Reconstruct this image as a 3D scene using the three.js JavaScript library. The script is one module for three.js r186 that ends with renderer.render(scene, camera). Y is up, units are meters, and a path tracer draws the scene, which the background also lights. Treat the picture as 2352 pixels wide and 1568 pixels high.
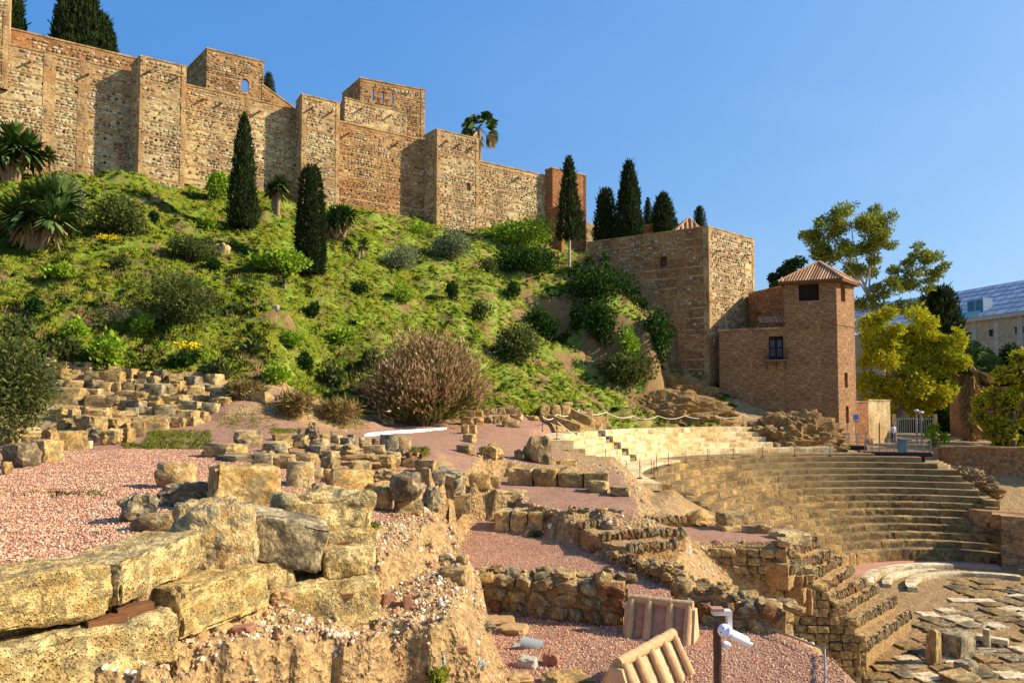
import * as THREE from 'three';
import { mergeGeometries, mergeVertices, toCreasedNormals } from 'three/addons/utils/BufferGeometryUtils.js';
import { createNoise2D, createNoise3D } from 'simplex-noise';

// ---------------------------------------------------------------- camera, sky, sun, exposure
const scene = new THREE.Scene();
const EYE = 10.5, PITCH = 2.5 * Math.PI / 180, FOCAL = 1568, CU = 1176, CV = 872;   // lens numbers in a 2352 x 1568 frame
const camera = new THREE.PerspectiveCamera(53.13, 1024 / 682, 0.1, 1500);
camera.position.set(0, EYE, 0);
camera.rotation.set(PITCH, 0, 0);
camera.setViewOffset(1024, 682, 0, -88 * 682 / 1568, 1024, 682);
camera.updateProjectionMatrix();

const SUN = new THREE.Vector3(Math.cos(0.56), Math.sin(0.56), 0.05).normalize();
{
  const W = 512, H = 256, data = new Float32Array(W * H * 4);
  const n2 = createNoise2D(mulberry(77));
  for (let j = 0; j < H; j++) for (let i = 0; i < W; i++) {
    const lon = ((i + 0.5) / W - 0.5) * 2 * Math.PI, lat = ((j + 0.5) / H - 0.5) * Math.PI;
    const dx = Math.cos(lat) * Math.cos(lon), dy = Math.sin(lat), dz = Math.cos(lat) * Math.sin(lon);
    const c = dx * SUN.x + dy * SUN.y + dz * SUN.z, g = Math.acos(Math.max(-1, Math.min(1, c)));
    const e = Math.max(0, dy), t = Math.pow(e, 0.45);
    const halo = 0.98 * Math.exp(-g * 1.32) + 0.5 * Math.exp(-g * 5) - 0.06;
    const wisp = Math.max(0, n2(dx * 2.2 + dz * 1.3, dy * 9 + dz * 2)) * 0.05 * Math.exp(-g * 0.9) * (e > 0 ? 1 : 0);
    const Z = [0.004, 0.175, 0.74], Hh = [0.22, 0.64, 1.02], glow = 1.15 * Math.exp(-e * 6) * Math.exp(-g * 0.8);
    for (let k = 0; k < 3; k++)
      data[(j * W + i) * 4 + k] = Hh[k] * (1 - t) + Z[k] * t + halo * [0.8, 0.95, 0.92][k] + glow * [0.95, 0.8, 0.5][k] + wisp;
    data[(j * W + i) * 4 + 3] = 1;
  }
  const sky = new THREE.DataTexture(data, W, H, THREE.RGBAFormat, THREE.FloatType);
  sky.mapping = THREE.EquirectangularReflectionMapping; sky.magFilter = THREE.LinearFilter; sky.minFilter = THREE.LinearFilter;
  sky.wrapS = THREE.RepeatWrapping; sky.needsUpdate = true;
  scene.background = sky; scene.environment = sky;
}
scene.backgroundIntensity = 0.52; scene.environmentIntensity = 0.52;
const sun = new THREE.DirectionalLight(new THREE.Color(1.0, 0.87, 0.66), 5.0);
sun.position.copy(SUN).multiplyScalar(200).add(new THREE.Vector3(0, 10, -50));
sun.target.position.set(0, 10, -50); sun.castShadow = true; sun.shadow.mapSize.set(4096, 4096);
Object.assign(sun.shadow.camera, { left: -110, right: 110, top: 110, bottom: -110, near: 1, far: 500 });
scene.add(sun, sun.target);
const renderer = new THREE.WebGLRenderer({ antialias: true });
renderer.setSize(1024, 682); renderer.shadowMap.enabled = true;
renderer.toneMapping = THREE.LinearToneMapping; renderer.toneMappingExposure = 1.66;

// ---------------------------------------------------------------- helpers
function mulberry(a) { return function () { a |= 0; a = a + 0x6D2B79F5 | 0; let t = Math.imul(a ^ a >>> 15, 1 | a); t = t + Math.imul(t ^ t >>> 7, 61 | t) ^ t; return ((t ^ t >>> 14) >>> 0) / 4294967296; }; }
const rnd = mulberry(20240);
const R = (a, b) => a + (b - a) * rnd();
const pick = a => a[Math.floor(rnd() * a.length) % a.length];
const N2 = createNoise2D(mulberry(5)), N3 = createNoise3D(mulberry(6));
const fbm2 = (x, y, o = 4) => { let s = 0, a = 1, t = 0; for (let i = 0; i < o; i++) { s += a * N2(x, y); t += a; a *= 0.5; x = x * 2.03 + 7.1; y = y * 2.03 - 3.7; } return s / t; };
const fbm3 = (x, y, z, o = 3) => { let s = 0, a = 1, t = 0; for (let i = 0; i < o; i++) { s += a * N3(x, y, z); t += a; a *= 0.5; x = x * 2.03 + 7.1; y = y * 2.03 - 3.7; z = z * 2.03 + 1.3; } return s / t; };
const clamp = (x, a, b) => Math.max(a, Math.min(b, x)), mix = (a, b, t) => a + (b - a) * t;
const sst = (a, b, x) => { const t = clamp((x - a) / (b - a), 0, 1); return t * t * (3 - 2 * t); };
const V = (x, y, z) => new THREE.Vector3(x, y, z);
const cp = Math.cos(PITCH), sp = Math.sin(PITCH);
// survey of the photograph: a sight line (u, v) followed to a depth, or down / up to a level
function sight(u, v) { const dx = (u - CU) / FOCAL, dy = (CV - v) / FOCAL; const z = cp - dy * sp; return { a: dx / z, s: (sp + dy * cp) / z }; }
const at = (u, v, d) => { const r = sight(u, v); return V(r.a * d, EYE + r.s * d, -d); };
const on = (u, v, y) => { const r = sight(u, v); const d = (y - EYE) / r.s; return V(r.a * d, y, -d); };
const sr = c => { c /= 255; return c <= 0.04045 ? c / 12.92 : Math.pow((c + 0.055) / 1.055, 2.4); };
const lin = (r, g, b) => [sr(r), sr(g), sr(b)];
const col = (r, g, b) => new THREE.Color().setRGB(sr(r), sr(g), sr(b));

const taken = {};
const numbered = n => { const k = taken[n] = (taken[n] ?? -1) + 1; return k ? `${n}_${String(k).padStart(3, '0')}` : n; };
const shade = o => { o.castShadow = o.receiveShadow = true; return o; };
function tag(o, label, category, group) { o.userData.label = label; o.userData.category = category; if (group) o.userData.group = group; return o; }
function thing(name, label, category, pos, group) { const o = new THREE.Group(); o.name = numbered(name); if (pos) o.position.copy(pos); scene.add(o); return tag(o, label, category, group); }
function solo(name, geo, m, label, category, group) { const o = shade(new THREE.Mesh(geo, m)); o.name = numbered(name); scene.add(o); return tag(o, label, category, group); }
function part(name, geo, m, parent) { const o = shade(new THREE.Mesh(geo, m)); o.name = name; parent.add(o); return o; }
function struct(name, geo, m) { const o = shade(new THREE.Mesh(geo, m)); o.name = numbered(name); o.userData.kind = 'structure'; scene.add(o); return o; }
function stuffPart(o, label) { o.userData.kind = 'stuff'; if (label) o.userData.label = label; return o; }

// periodic lattice noise for tiling textures
function lattice(seed) {
  const r = mulberry(seed), T = new Float32Array(65536); for (let i = 0; i < 65536; i++) T[i] = r();
  const f = t => t * t * (3 - 2 * t);
  return (x, y, p) => {
    const xi = Math.floor(x), yi = Math.floor(y), fx = f(x - xi), fy = f(y - yi);
    const m = (a, b) => T[((((a % p) + p) % p) * 251 + (((b % p) + p) % p) * 7919 + p * 31) & 65535];
    return (m(xi, yi) * (1 - fx) + m(xi + 1, yi) * fx) * (1 - fy) + (m(xi, yi + 1) * (1 - fx) + m(xi + 1, yi + 1) * fx) * fy;
  };
}
function tfbm(L, u, v, p, o) { let s = 0, a = 1, t = 0; for (let i = 0; i < o; i++) { s += a * L(u * p, v * p, p); t += a; a *= 0.55; p *= 2; } return s / t; }
function worley(seed, p) {   // periodic cells: returns [nearest, second, id]
  const r = mulberry(seed), X = [], Y = [], I = []; for (let i = 0; i < p * p; i++) { X.push(r()); Y.push(r()); I.push(r()); }
  return (u, v) => {
    const x = u * p, y = v * p, xi = Math.floor(x), yi = Math.floor(y); let d1 = 9, d2 = 9, id = 0;
    for (let j = -1; j <= 1; j++) for (let i = -1; i <= 1; i++) {
      const k = (((yi + j) % p + p) % p) * p + ((xi + i) % p + p) % p, dx = xi + i + X[k] - x, dy = yi + j + Y[k] - y, d = dx * dx + dy * dy;
      if (d < d1) { d2 = d1; d1 = d; id = I[k]; } else if (d < d2) d2 = d;
    }
    return [Math.sqrt(d1), Math.sqrt(d2), id];
  };
}
function makeTex(size, fn, srgb = true) {
  const data = new Uint8Array(size * size * 4);
  for (let j = 0; j < size; j++) for (let i = 0; i < size; i++) {
    const c = fn((i + 0.5) / size, (j + 0.5) / size).map(q => srgb ? q * 0.93 : q), k = (j * size + i) * 4;
    data[k] = clamp(c[0], 0, 255); data[k + 1] = clamp(c[1], 0, 255); data[k + 2] = clamp(c[2], 0, 255); data[k + 3] = 255;
  }
  const t = new THREE.DataTexture(data, size, size, THREE.RGBAFormat); t.wrapS = t.wrapT = THREE.RepeatWrapping;
  t.magFilter = THREE.LinearFilter; t.minFilter = THREE.LinearMipmapLinearFilter; t.generateMipmaps = true;
  if (srgb) t.colorSpace = THREE.SRGBColorSpace; t.needsUpdate = true; return t;
}
const mx3 = (a, b, t) => [mix(a[0], b[0], t), mix(a[1], b[1], t), mix(a[2], b[2], t)];
const L1 = lattice(11), L2 = lattice(12), L3 = lattice(13);
const grey = v => [v, v, v];
// shell limestone: ochre, pale and grey patches, dark pits
const W24 = worley(3, 14), W60 = worley(4, 36);
const SF = (() => { const n = 512, A = new Array(n * n); for (let j = 0; j < n; j++) for (let i = 0; i < n; i++) {
  const u = (i + 0.5) / n, v = (j + 0.5) / n, big = tfbm(L1, u, v, 4, 5), fine = tfbm(L2, u, v, 24, 4), pit = W60(u, v)[0], pit2 = W24(u, v)[0];
  const pv = L1(u * 9, v * 9, 9), pw = L3(u * 17, v * 17, 17), lich = sst(0.5, 0.66, tfbm(L3, u, v, 5, 5)), holes = pit < 0.26 * pw * (pv > 0.5 ? 1 : 0) ? 1 : 0;
  A[j * n + i] = { big, fine, lich, holes: Math.max(holes, pit2 < 0.14 * pv ? 0.8 : 0) }; } return A; })();
const stoneAt = (u, v) => SF[Math.floor(v * 512) * 512 + Math.floor(u * 512)];
const stoneTex = makeTex(512, (u, v) => {
  const s = stoneAt(u, v); let c = mx3([178, 148, 98], [220, 200, 154], sst(0.3, 0.7, s.big));
  c = mx3(c, [136, 128, 108], s.lich * 0.8); const f = 0.72 + 0.56 * s.fine; c = c.map(x => x * f);
  return s.holes ? mx3(c, [110, 88, 56], 0.6) : c;
});
const stoneBump = makeTex(512, (u, v) => { const s = stoneAt(u, v); return grey(150 + (s.fine - 0.5) * 190 + (s.big - 0.5) * 70 - s.holes * 120); }, false);
const WP1 = worley(21, 22), WP2 = worley(22, 44);
const PF = (() => { const n = 512, A = new Float32Array(n * n * 3); for (let j = 0; j < n; j++) for (let i = 0; i < n; i++) { const u = (i + 0.5) / n, v = (j + 0.5) / n, a = WP1(u, v), b = WP2(u, v), dn = tfbm(L3, u, v, 6, 3); const p1 = a[2] > 0.45 ? sst(0.34 * a[2] * dn * 1.5, 0.1 * a[2] * dn, a[0]) : 0, p2 = b[2] > 0.3 ? sst(0.4 * b[2] * dn * 1.4, 0.12 * b[2] * dn, b[0]) : 0; const k = (j * n + i) * 3; A[k] = Math.max(p1, p2); A[k + 1] = tfbm(L1, u, v, 5, 5); A[k + 2] = tfbm(L2, u, v, 30, 4); } return (u, v) => { const k = (Math.floor(v * n) * n + Math.floor(u * n)) * 3; return [A[k], A[k + 1], A[k + 2]]; }; })();
const pitTex = makeTex(512, (u, v) => { const [p, b, f] = PF(u, v); let c = mx3([180, 154, 104], [220, 202, 156], sst(0.32, 0.68, b)); c = mx3(c, [150, 138, 108], sst(0.52, 0.66, tfbm(L3, u, v, 7, 4)) * 0.8).map(x => x * (0.7 + 0.6 * f)); return mx3(c, [104, 80, 46], p * 0.72); });
const pitBump = makeTex(512, (u, v) => { const [p, b, f] = PF(u, v); return grey(170 + (f - 0.5) * 150 + (b - 0.5) * 60 - p * 150); }, false);
const greyStoneTex = makeTex(512, (u, v) => {
  const s = stoneAt(u, v); let c = mx3([128, 116, 92], [186, 172, 140], sst(0.3, 0.7, s.big)); c = mx3(c, [88, 82, 68], s.lich * 0.75);
  const f = 0.7 + 0.6 * s.fine; c = c.map(x => x * f); return s.holes ? mx3(c, [70, 58, 40], 0.6) : c;
});
const WE = worley(4, 40);
const earthTex = makeTex(512, (u, v) => {
  const b = tfbm(L1, u, v, 6, 5), f = tfbm(L2, u, v, 40, 4), w = WE(u, v); let c = mx3([150, 122, 82], [200, 170, 122], b);
  if (w[0] < 0.3 && w[2] > 0.82) c = mx3(c, w[2] > 0.95 ? [200, 182, 150] : w[2] > 0.9 ? [165, 120, 84] : [134, 114, 86], 0.6);
  return c.map(x => x * (0.66 + 0.66 * f));
});
const earthBump = makeTex(512, (u, v) => { const w = WE(u, v); return grey(110 + (tfbm(L2, u, v, 40, 4) - 0.5) * 200 + (tfbm(L1, u, v, 6, 5) - 0.5) * 120 + (w[0] < 0.3 && w[2] > 0.82 ? 40 : 0)); }, false);
const WG = worley(9, 110);
const gravelTex = makeTex(1024, (u, v) => {
  const w = WG(u, v), k = w[2]; let c = k < 0.15 ? [170, 116, 86] : k < 0.4 ? [204, 150, 114] : k < 0.66 ? [216, 170, 136] : k < 0.84 ? [188, 134, 102] : k < 0.96 ? [226, 200, 168] : [136, 100, 78];
  const e = sst(0.03, 0.22, w[1] - w[0]), b = 0.9 + 0.2 * tfbm(L1, u, v, 4, 4); return mx3([120, 80, 64], c, 0.4 + 0.6 * e).map(x => x * b);
});
const gravelBump = makeTex(1024, (u, v) => { const w = WG(u, v); return grey(40 + 190 * sst(0, 0.4, w[1] - w[0]) * (0.6 + 0.4 * w[2])); }, false);
const plasterTex = makeTex(512, (u, v) => { const b = tfbm(L1, u, v, 4, 5), f = tfbm(L2, u, v, 48, 3); return mx3([178, 152, 112], [208, 182, 138], b).map(x => x * (0.8 + 0.4 * f)); });
const wallTex = makeTex(512, (u, v) => { const b = tfbm(L1, u, v, 3, 6), r = tfbm(L3, u, v, 4, 6), f = tfbm(L2, u, v, 64, 3), st = tfbm(L2, u, v * 0.25 + 0.1, 8, 4); let c = mx3([178, 156, 118], [212, 194, 154], sst(0.3, 0.7, b)); c = mx3(c, [176, 138, 100], sst(0.56, 0.7, r) * 0.6); c = mx3(c, [128, 110, 86], sst(0.56, 0.72, st) * 0.6); return c.map(x => x * (0.72 + 0.56 * f)); });
const roughBump = makeTex(512, (u, v) => grey(255 * (0.5 * tfbm(L1, u, v, 12, 5) + 0.5 * tfbm(L2, u, v, 64, 3))), false);
const brickFine = makeTex(512, (u, v) => {   // 4 m a side, courses far too fine to tell apart from the camera
  const rows = 48, y = v * rows, row = Math.floor(y), x = u * 14 + (row % 2) * 0.5, bx = Math.floor(x), fy = y - row, fx = x - bx;
  const h = L3(bx * 7 + 3, row * 3, 977), h2 = L2(bx * 3, row * 11, 977); let c = h < 0.25 ? [148, 108, 76] : h < 0.55 ? [172, 130, 92] : h < 0.85 ? [188, 148, 108] : [206, 174, 134];
  const m = fy < 0.2 || fx < 0.05; c = m ? [186, 152, 112] : c.map(q => q * (0.85 + 0.3 * h2));
  return c.map(q => q * (0.82 + 0.36 * tfbm(L1, u, v, 5, 5)));
});
const woodTex = makeTex(512, (u, v) => { const g = tfbm(L1, u * 1, v * 1, 3, 3), s = L2(u * 4, v * 90 + g * 6, 90); return mx3([120, 84, 54], [186, 146, 98], 0.5 * g + 0.5 * s); });
const marbleTex = makeTex(512, (u, v) => { const b = tfbm(L1, u, v, 5, 5), f = tfbm(L2, u, v, 40, 3); return mx3([186, 166, 128], [236, 222, 190], sst(0.3, 0.65, b)).map(x => x * (0.82 + 0.36 * f)); });

function M(color, o = {}) { return new THREE.MeshStandardMaterial({ color: Array.isArray(color) ? col(...color) : color, roughness: 0.95, metalness: 0, ...o }); }
const rep = (t, r) => { const c = t.clone(); c.repeat.set(r, r); c.needsUpdate = true; return c; };
const stoneMats = [[255, 240, 205], [250, 232, 190], [236, 220, 190], [255, 246, 222], [240, 218, 170], [222, 208, 180]].map(c => M(c, { map: stoneTex, bumpMap: stoneBump, bumpScale: 0.02 }));
const greyMats = [[255, 246, 226], [236, 222, 196]].map(c => M(c, { map: greyStoneTex, bumpMap: stoneBump, bumpScale: 0.02 }));
const anyStone = () => rnd() < 0.78 ? pick(stoneMats) : pick(greyMats);
const earthMat = M([255, 248, 232], { map: earthTex, bumpMap: earthBump, bumpScale: 0.05 });
const gravelMat = M([255, 250, 248], { map: gravelTex, bumpMap: gravelBump, bumpScale: 0.02 });
const woodMat = M([220, 200, 170], { map: woodTex });
const darkWoodMat = M([196, 170, 140], { map: woodTex });
const barkMat = M([120, 100, 80], { bumpMap: roughBump, bumpScale: 0.03 });
const paleBarkMat = M([176, 160, 138], { bumpMap: roughBump, bumpScale: 0.02 });
const metalMat = M([150, 150, 146], { metalness: 0.8, roughness: 0.45 });
const darkMetalMat = M([52, 50, 48], { metalness: 0.6, roughness: 0.5 });

// geometry collector: triangles with colour
class MB {
  constructor() { this.p = []; this.n = []; this.c = []; this.t = []; }
  tri(a, b, c, k, n, uv) {
    this.p.push(a.x, a.y, a.z, b.x, b.y, b.z, c.x, c.y, c.z);
    if (!n) { const e1x = b.x - a.x, e1y = b.y - a.y, e1z = b.z - a.z, e2x = c.x - a.x, e2y = c.y - a.y, e2z = c.z - a.z; let x = e1y * e2z - e1z * e2y, y = e1z * e2x - e1x * e2z, z = e1x * e2y - e1y * e2x; const l = Math.hypot(x, y, z) || 1; n = V(x / l, y / l, z / l); }
    for (let i = 0; i < 3; i++) { this.n.push(n.x, n.y, n.z); this.c.push(k[0], k[1], k[2]); }
    this.t.push(...(uv || [0, 0, 1, 0, 0.5, 1]));
  }
  quad(a, b, c, d, k, n) { this.tri(a, b, c, k, n, [0, 0, 1, 0, 1, 1]); this.tri(a, c, d, k, n, [0, 0, 1, 1, 0, 1]); }
  geo() {
    const g = new THREE.BufferGeometry();
    g.setAttribute('position', new THREE.Float32BufferAttribute(this.p, 3)); g.setAttribute('normal', new THREE.Float32BufferAttribute(this.n, 3));
    g.setAttribute('color', new THREE.Float32BufferAttribute(this.c, 3)); g.setAttribute('uv', new THREE.Float32BufferAttribute(this.t, 2)); return g;
  }
}
// uv in metres from the dominant direction of each face
function boxUV(g, s = 1, ox = 0, oy = 0) {
  if (g.index) g = g.toNonIndexed(); const p = g.attributes.position, uv = new Float32Array(p.count * 2), a = V(), b = V(), c = V(), n = V();
  for (let i = 0; i < p.count; i += 3) {
    a.fromBufferAttribute(p, i); b.fromBufferAttribute(p, i + 1); c.fromBufferAttribute(p, i + 2); n.crossVectors(b.clone().sub(a), c.clone().sub(a));
    const x = Math.abs(n.x), y = Math.abs(n.y), z = Math.abs(n.z);
    [a, b, c].forEach((q, k) => { const [uu, vv] = x > y && x > z ? [q.z, q.y] : y > z ? [q.x, q.z] : [q.x, q.y]; uv[(i + k) * 2] = uu * s + ox; uv[(i + k) * 2 + 1] = vv * s + oy; });
  }
  g.setAttribute('uv', new THREE.BufferAttribute(uv, 2)); return g;
}
// a worn block: rounded box with dents and broken corners
function blockGeo(w, h, d, o = {}) {
  const { seg = 7, round = 0.12, rough = 0.05, seed = 0, chip = 0.25, texScale = 0.8, fine = 0.3, shear = 0 } = o;
  const mn = Math.min(w, h, d), s = x => Math.max(2, Math.round(seg * Math.min(2.2, Math.max(0.6, x / mn) * 0.7)));
  let g = new THREE.BoxGeometry(w, h, d, s(w), s(h), s(d)); g.deleteAttribute('uv'); g.deleteAttribute('normal'); g = mergeVertices(g, 1e-4);
  const p = g.attributes.position, r = round * mn, v = V(), q = V(), ox = seed * 13.7, nz = 1.6 / mn;
  for (let i = 0; i < p.count; i++) {
    v.fromBufferAttribute(p, i); q.set(clamp(v.x, -w / 2 + r, w / 2 - r), clamp(v.y, -h / 2 + r, h / 2 - r), clamp(v.z, -d / 2 + r, d / 2 - r));
    const dir = v.clone().sub(q); const l = dir.length() || 1; dir.multiplyScalar(1 / l); const cor = (Math.abs(dir.x) > 0.3) + (Math.abs(dir.y) > 0.3) + (Math.abs(dir.z) > 0.3);
    v.copy(q).addScaledVector(dir, r);
    const big = fbm3(v.x * nz * 0.45 + ox, v.y * nz * 0.45, v.z * nz * 0.45 - ox, 2), sm = fbm3(v.x * nz * 2.2 - ox, v.y * nz * 2.2 + ox, v.z * nz * 2.2, 3);
    let k = rough * mn * (big * 1.6 + sm * fine * 2); if (cor >= 2) k -= chip * mn * Math.max(0, N3(v.x * nz * 0.8 + ox + 40, v.y * nz * 0.8, v.z * nz * 0.8) - 0.1) * (cor - 1) * 0.5;
    v.addScaledVector(dir, k); v.x += shear * v.y; p.setXYZ(i, v.x, v.y, v.z);
  }
  g = toCreasedNormals(g, 0.6); return boxUV(g, texScale, seed * 0.37, seed * 0.61);
}
// a drum (column piece)
function drumGeo(r, h, seed, o = {}) {
  let g = new THREE.CylinderGeometry(r * (o.top ?? 1), r, h, 22, 7, false); g.deleteAttribute('uv'); g.deleteAttribute('normal'); g = mergeVertices(g, 1e-4);
  const p = g.attributes.position, v = V();
  for (let i = 0; i < p.count; i++) { v.fromBufferAttribute(p, i); const k = 1 + 0.10 * fbm3(v.x * 3 / r * 0.5 + seed * 9, v.y * 3, v.z * 3 / r * 0.5, 3); const e = Math.abs(v.y) > h * 0.47 ? 0.95 : 1; p.setXYZ(i, v.x * k * e, v.y * (1 + 0.04 * N3(v.x * 4, seed, v.z * 4)), v.z * k * e); }
  return boxUV(toCreasedNormals(g, 0.7), 0.9, seed, seed * 0.3);
}
const BX = (w, h, d, x = 0, y = 0, z = 0) => { const g = new THREE.BoxGeometry(w, h, d); g.translate(x, y, z); return boxUV(g.toNonIndexed(), 1); };
function tubeGeo(pts, r, seg = 6, n = 24, taper = null) {
  const c = new THREE.CatmullRomCurve3(pts); const g = new THREE.TubeGeometry(c, n, r, seg, false);
  if (taper != null) { const p = g.attributes.position, v = V(), q = V(); for (let i = 0; i <= n; i++) { c.getPointAt(i / n, q); for (let j = 0; j <= seg; j++) { const k = i * (seg + 1) + j; v.fromBufferAttribute(p, k).sub(q).multiplyScalar(mix(1, taper, i / n)).add(q); p.setXYZ(k, v.x, v.y, v.z); } } }
  return g;
}
// ---------------------------------------------------------------- theatre plan and terrain heights
const C = { x: 27, d: 36.5 }, ROW_R = 9.2, ROW_T = 0.75, ROW_H = 0.42, POD_Y = 1.25, NROW = 14, ORCH = 0.45;
const COLS = [
  [-700, [3, 9, 6, 9, 14, 9.15, 22, 9.5, 31, 12.5, 46, 21.6, 55, 28.6, 60, 30, 66, 41, 160, 45]],
  [0, [3, 9, 6.3, 9, 14.5, 9.15, 22, 9.4, 25, 9.7, 31, 12.0, 33, 13.6, 46, 21.6, 57, 30.2, 61, 31, 65, 41, 160, 45]],
  [150, [3, 9, 6.3, 9.0, 14, 9.15, 22, 9.4, 25, 9.8, 31, 11.8, 34, 14, 47, 22, 59, 31, 63, 31.5, 67, 41, 160, 45]],
  [300, [3, 9, 6.6, 9.05, 14, 9.2, 24, 9.5, 27, 9.9, 32, 12.0, 39, 16.5, 48, 22.1, 61, 31.7, 66, 33, 70, 41, 160, 46]],
  [450, [3, 9, 8, 9.0, 15, 9.2, 24, 9.5, 29, 10.4, 33, 12.2, 40, 16, 50, 22, 64, 31.0, 69, 32, 73, 41, 160, 46]],
  [600, [3, 8.9, 9, 8.9, 14, 9.1, 24, 9.6, 31, 10.8, 34, 11.9, 42, 16.9, 54, 23.6, 67, 31.8, 72, 33, 76, 41, 160, 46]],
  [800, [3, 8.5, 10, 8.6, 13, 8.8, 22, 9.3, 34, 9.6, 38, 10.2, 46, 15.8, 58, 23.1, 71, 31.6, 76, 33, 80, 41, 160, 46]],
  [1000, [3, 8.2, 10, 8.3, 12, 8.4, 15, 8.6, 22, 9.1, 36, 9.3, 42, 10, 50, 15, 64, 23.6, 76, 31.0, 82, 32, 86, 40, 160, 45]],
  [1100, [3, 7.4, 9, 7.5, 12, 7.7, 16, 7.9, 19, 8.2, 26, 8.8, 38, 9.3, 44, 10.2, 52, 15, 66, 23.6, 80, 32, 86, 33, 90, 38, 160, 42]],
  [1150, [3, 6.9, 10, 7, 14, 7.2, 19, 7.7, 26, 8.5, 38, 9.2, 44, 10, 48, 11.5, 55, 15.4, 69, 23.9, 82, 32.6, 88, 33.5, 92, 38, 160, 40]],
  [1280, [3, 6.6, 14, 6.7, 19, 7.6, 26, 8.2, 34, 8.6, 46, 9.3, 50, 10.4, 57, 13.8, 67.4, 17.2, 68.4, 21.4, 74, 25.4, 86, 31.5, 92, 33, 160, 36]],
  [1400, [3, 6.5, 13, 6.6, 19, 7.3, 24, 7.8, 30, 8, 38, 8.4, 50, 9.1, 56, 9.4, 61, 12.8, 63.6, 14.6, 64.6, 20.4, 71, 24.5, 76, 27, 80, 28.5, 160, 30]],
  [1490, [3, 6.5, 12, 6.55, 15, 6.65, 20, 6.9, 24, 6.6, 30, 6.3, 34, 6.4, 45, 8.0, 54, 9.0, 60.5, 9.4, 62.6, 13.6, 63.6, 18.2, 71, 21.5, 76, 23, 160, 29]],
  [1535, [3, 6.5, 12, 6.5, 15, 6.6, 20, 6.7, 24, 6.4, 30, 6.2, 45, 7.5, 56, 9.0, 61, 9.3, 62.4, 11.0, 64, 12.4, 71, 14.6, 76, 18, 160, 28]],
  [1640, [3, 6.4, 12, 6.4, 14, 6.2, 18, 5.6, 22, 4.9, 24.2, 4.7, 26, 5.5, 30, 5, 45, 6, 58, 9.0, 62, 9.4, 66, 12.0, 70, 13.5, 160, 24]],
  [1800, [3, 6.3, 11, 6.4, 13, 5.2, 20, 3.4, 23.5, 2.9, 30, 1, 45, 3, 59, 7.4, 61, 8.6, 63, 9.6, 68, 10.8, 160, 14]],
  [1925, [3, 6.2, 10, 6.3, 12, 5, 18, 3.2, 24, 1.7, 30, 0.45, 46, 0.45, 60, 6.4, 63, 6.9, 70, 7.3, 160, 8]],
  [2100, [3, 5.0, 10, 4, 20, 1, 25, 0.45, 48, 0.45, 62, 6.2, 66, 6.9, 160, 7.6]],
  [2352, [3, 4.0, 20, 0.6, 25, 0.45, 42, 0.45, 50, 1.2, 58, 5.0, 66, 6.5, 160, 7.6]],
  [3000, [3, 3.5, 20, 0.6, 25, 0.45, 42, 0.45, 50, 1.2, 58, 5.0, 66, 6.5, 160, 7.6]]];
function lineAt(p, d) {
  if (d <= p[0]) return p[1]; for (let i = 2; i < p.length; i += 2) if (d <= p[i]) { const t = (d - p[i - 2]) / (p[i] - p[i - 2]); return mix(p[i - 1], p[i + 1], t); } return p[p.length - 1];
}
const CA = COLS.map(c => (c[0] - CU) / FOCAL);
function hBase(a, d) {
  a += 0.012 * N2(a * 9, d * 0.12) * Math.min(1, d / 20); let i = 0; while (i < CA.length - 2 && a > CA[i + 1]) i++; let t = clamp((a - CA[i]) / (CA[i + 1] - CA[i]), 0, 1); t = mix(t, t * t * (3 - 2 * t), 0.35);
  return mix(lineAt(COLS[i][1], d), lineAt(COLS[i + 1][1], d), t);
}
function polyDist(P, x, y) {   // signed distance, inside positive
  let dmin = 1e9, ins = false;
  for (let i = 0, j = P.length - 1; i < P.length; j = i++) {
    const [xi, yi] = P[i], [xj, yj] = P[j]; if ((yi > y) !== (yj > y) && x < (xj - xi) * (y - yi) / (yj - yi) + xi) ins = !ins;
    const ex = xj - xi, ey = yj - yi, t = clamp(((x - xi) * ex + (y - yi) * ey) / (ex * ex + ey * ey), 0, 1), dx = x - xi - ex * t, dy = y - yi - ey * t; dmin = Math.min(dmin, dx * dx + dy * dy);
  }
  return (ins ? 1 : -1) * Math.sqrt(dmin);
}
// levels cut into the slope (x, depth)
const PIT = [[-1.9, 16.6], [-1.45, 19], [-1.35, 21], [0.35, 21], [0.45, 19.6], [0.95, 19.5], [1.0, 19.0], [2.4, 18.8], [3.3, 17], [4.0, 14.6], [4.9, 12.6], [5.25, 11.2], [5.0, 8], [4, 5], [1.2, 5], [0.2, 8.2], [-0.2, 10], [-0.75, 12.5], [-1.6, 14.2]];
const NEAR = [[-3.6, 4.7], [-3.0, 5.9], [-2.2, 7.0], [-0.9, 8.2], [0.4, 9.0], [1.4, 8], [1.4, 3], [-3.6, 3]];
const EARTH = [[-7, 2], [-5.4, 4.0], [-4.1, 5.35], [-3.3, 6.4], [-3.0, 7.7], [-2.5, 9.0], [-1.7, 10.2], [-1.1, 12.6], [0, 12], [0.6, 9], [1, 2]];
const TERR = [[-1.2, 21.4], [-0.9, 25.5], [3.6, 27], [4.3, 28.5], [4.2, 25], [4.0, 21.5], [3.6, 19.3], [2.4, 19.2], [1.1, 19.3], [1.05, 19.9], [0.5, 20.0], [0.4, 21.3]];
const PANEL = [[1.6, 9.4], [0.6, 12.4], [2.6, 12.9], [4.2, 13.2], [5.15, 11.2], [4.75, 8], [3, 7.6]];
const PLAT = [[5.4, 25.0], [9.5, 24.5], [11.2, 25.8], [11.2, 27.6], [8.5, 29], [5.2, 28]];
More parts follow.
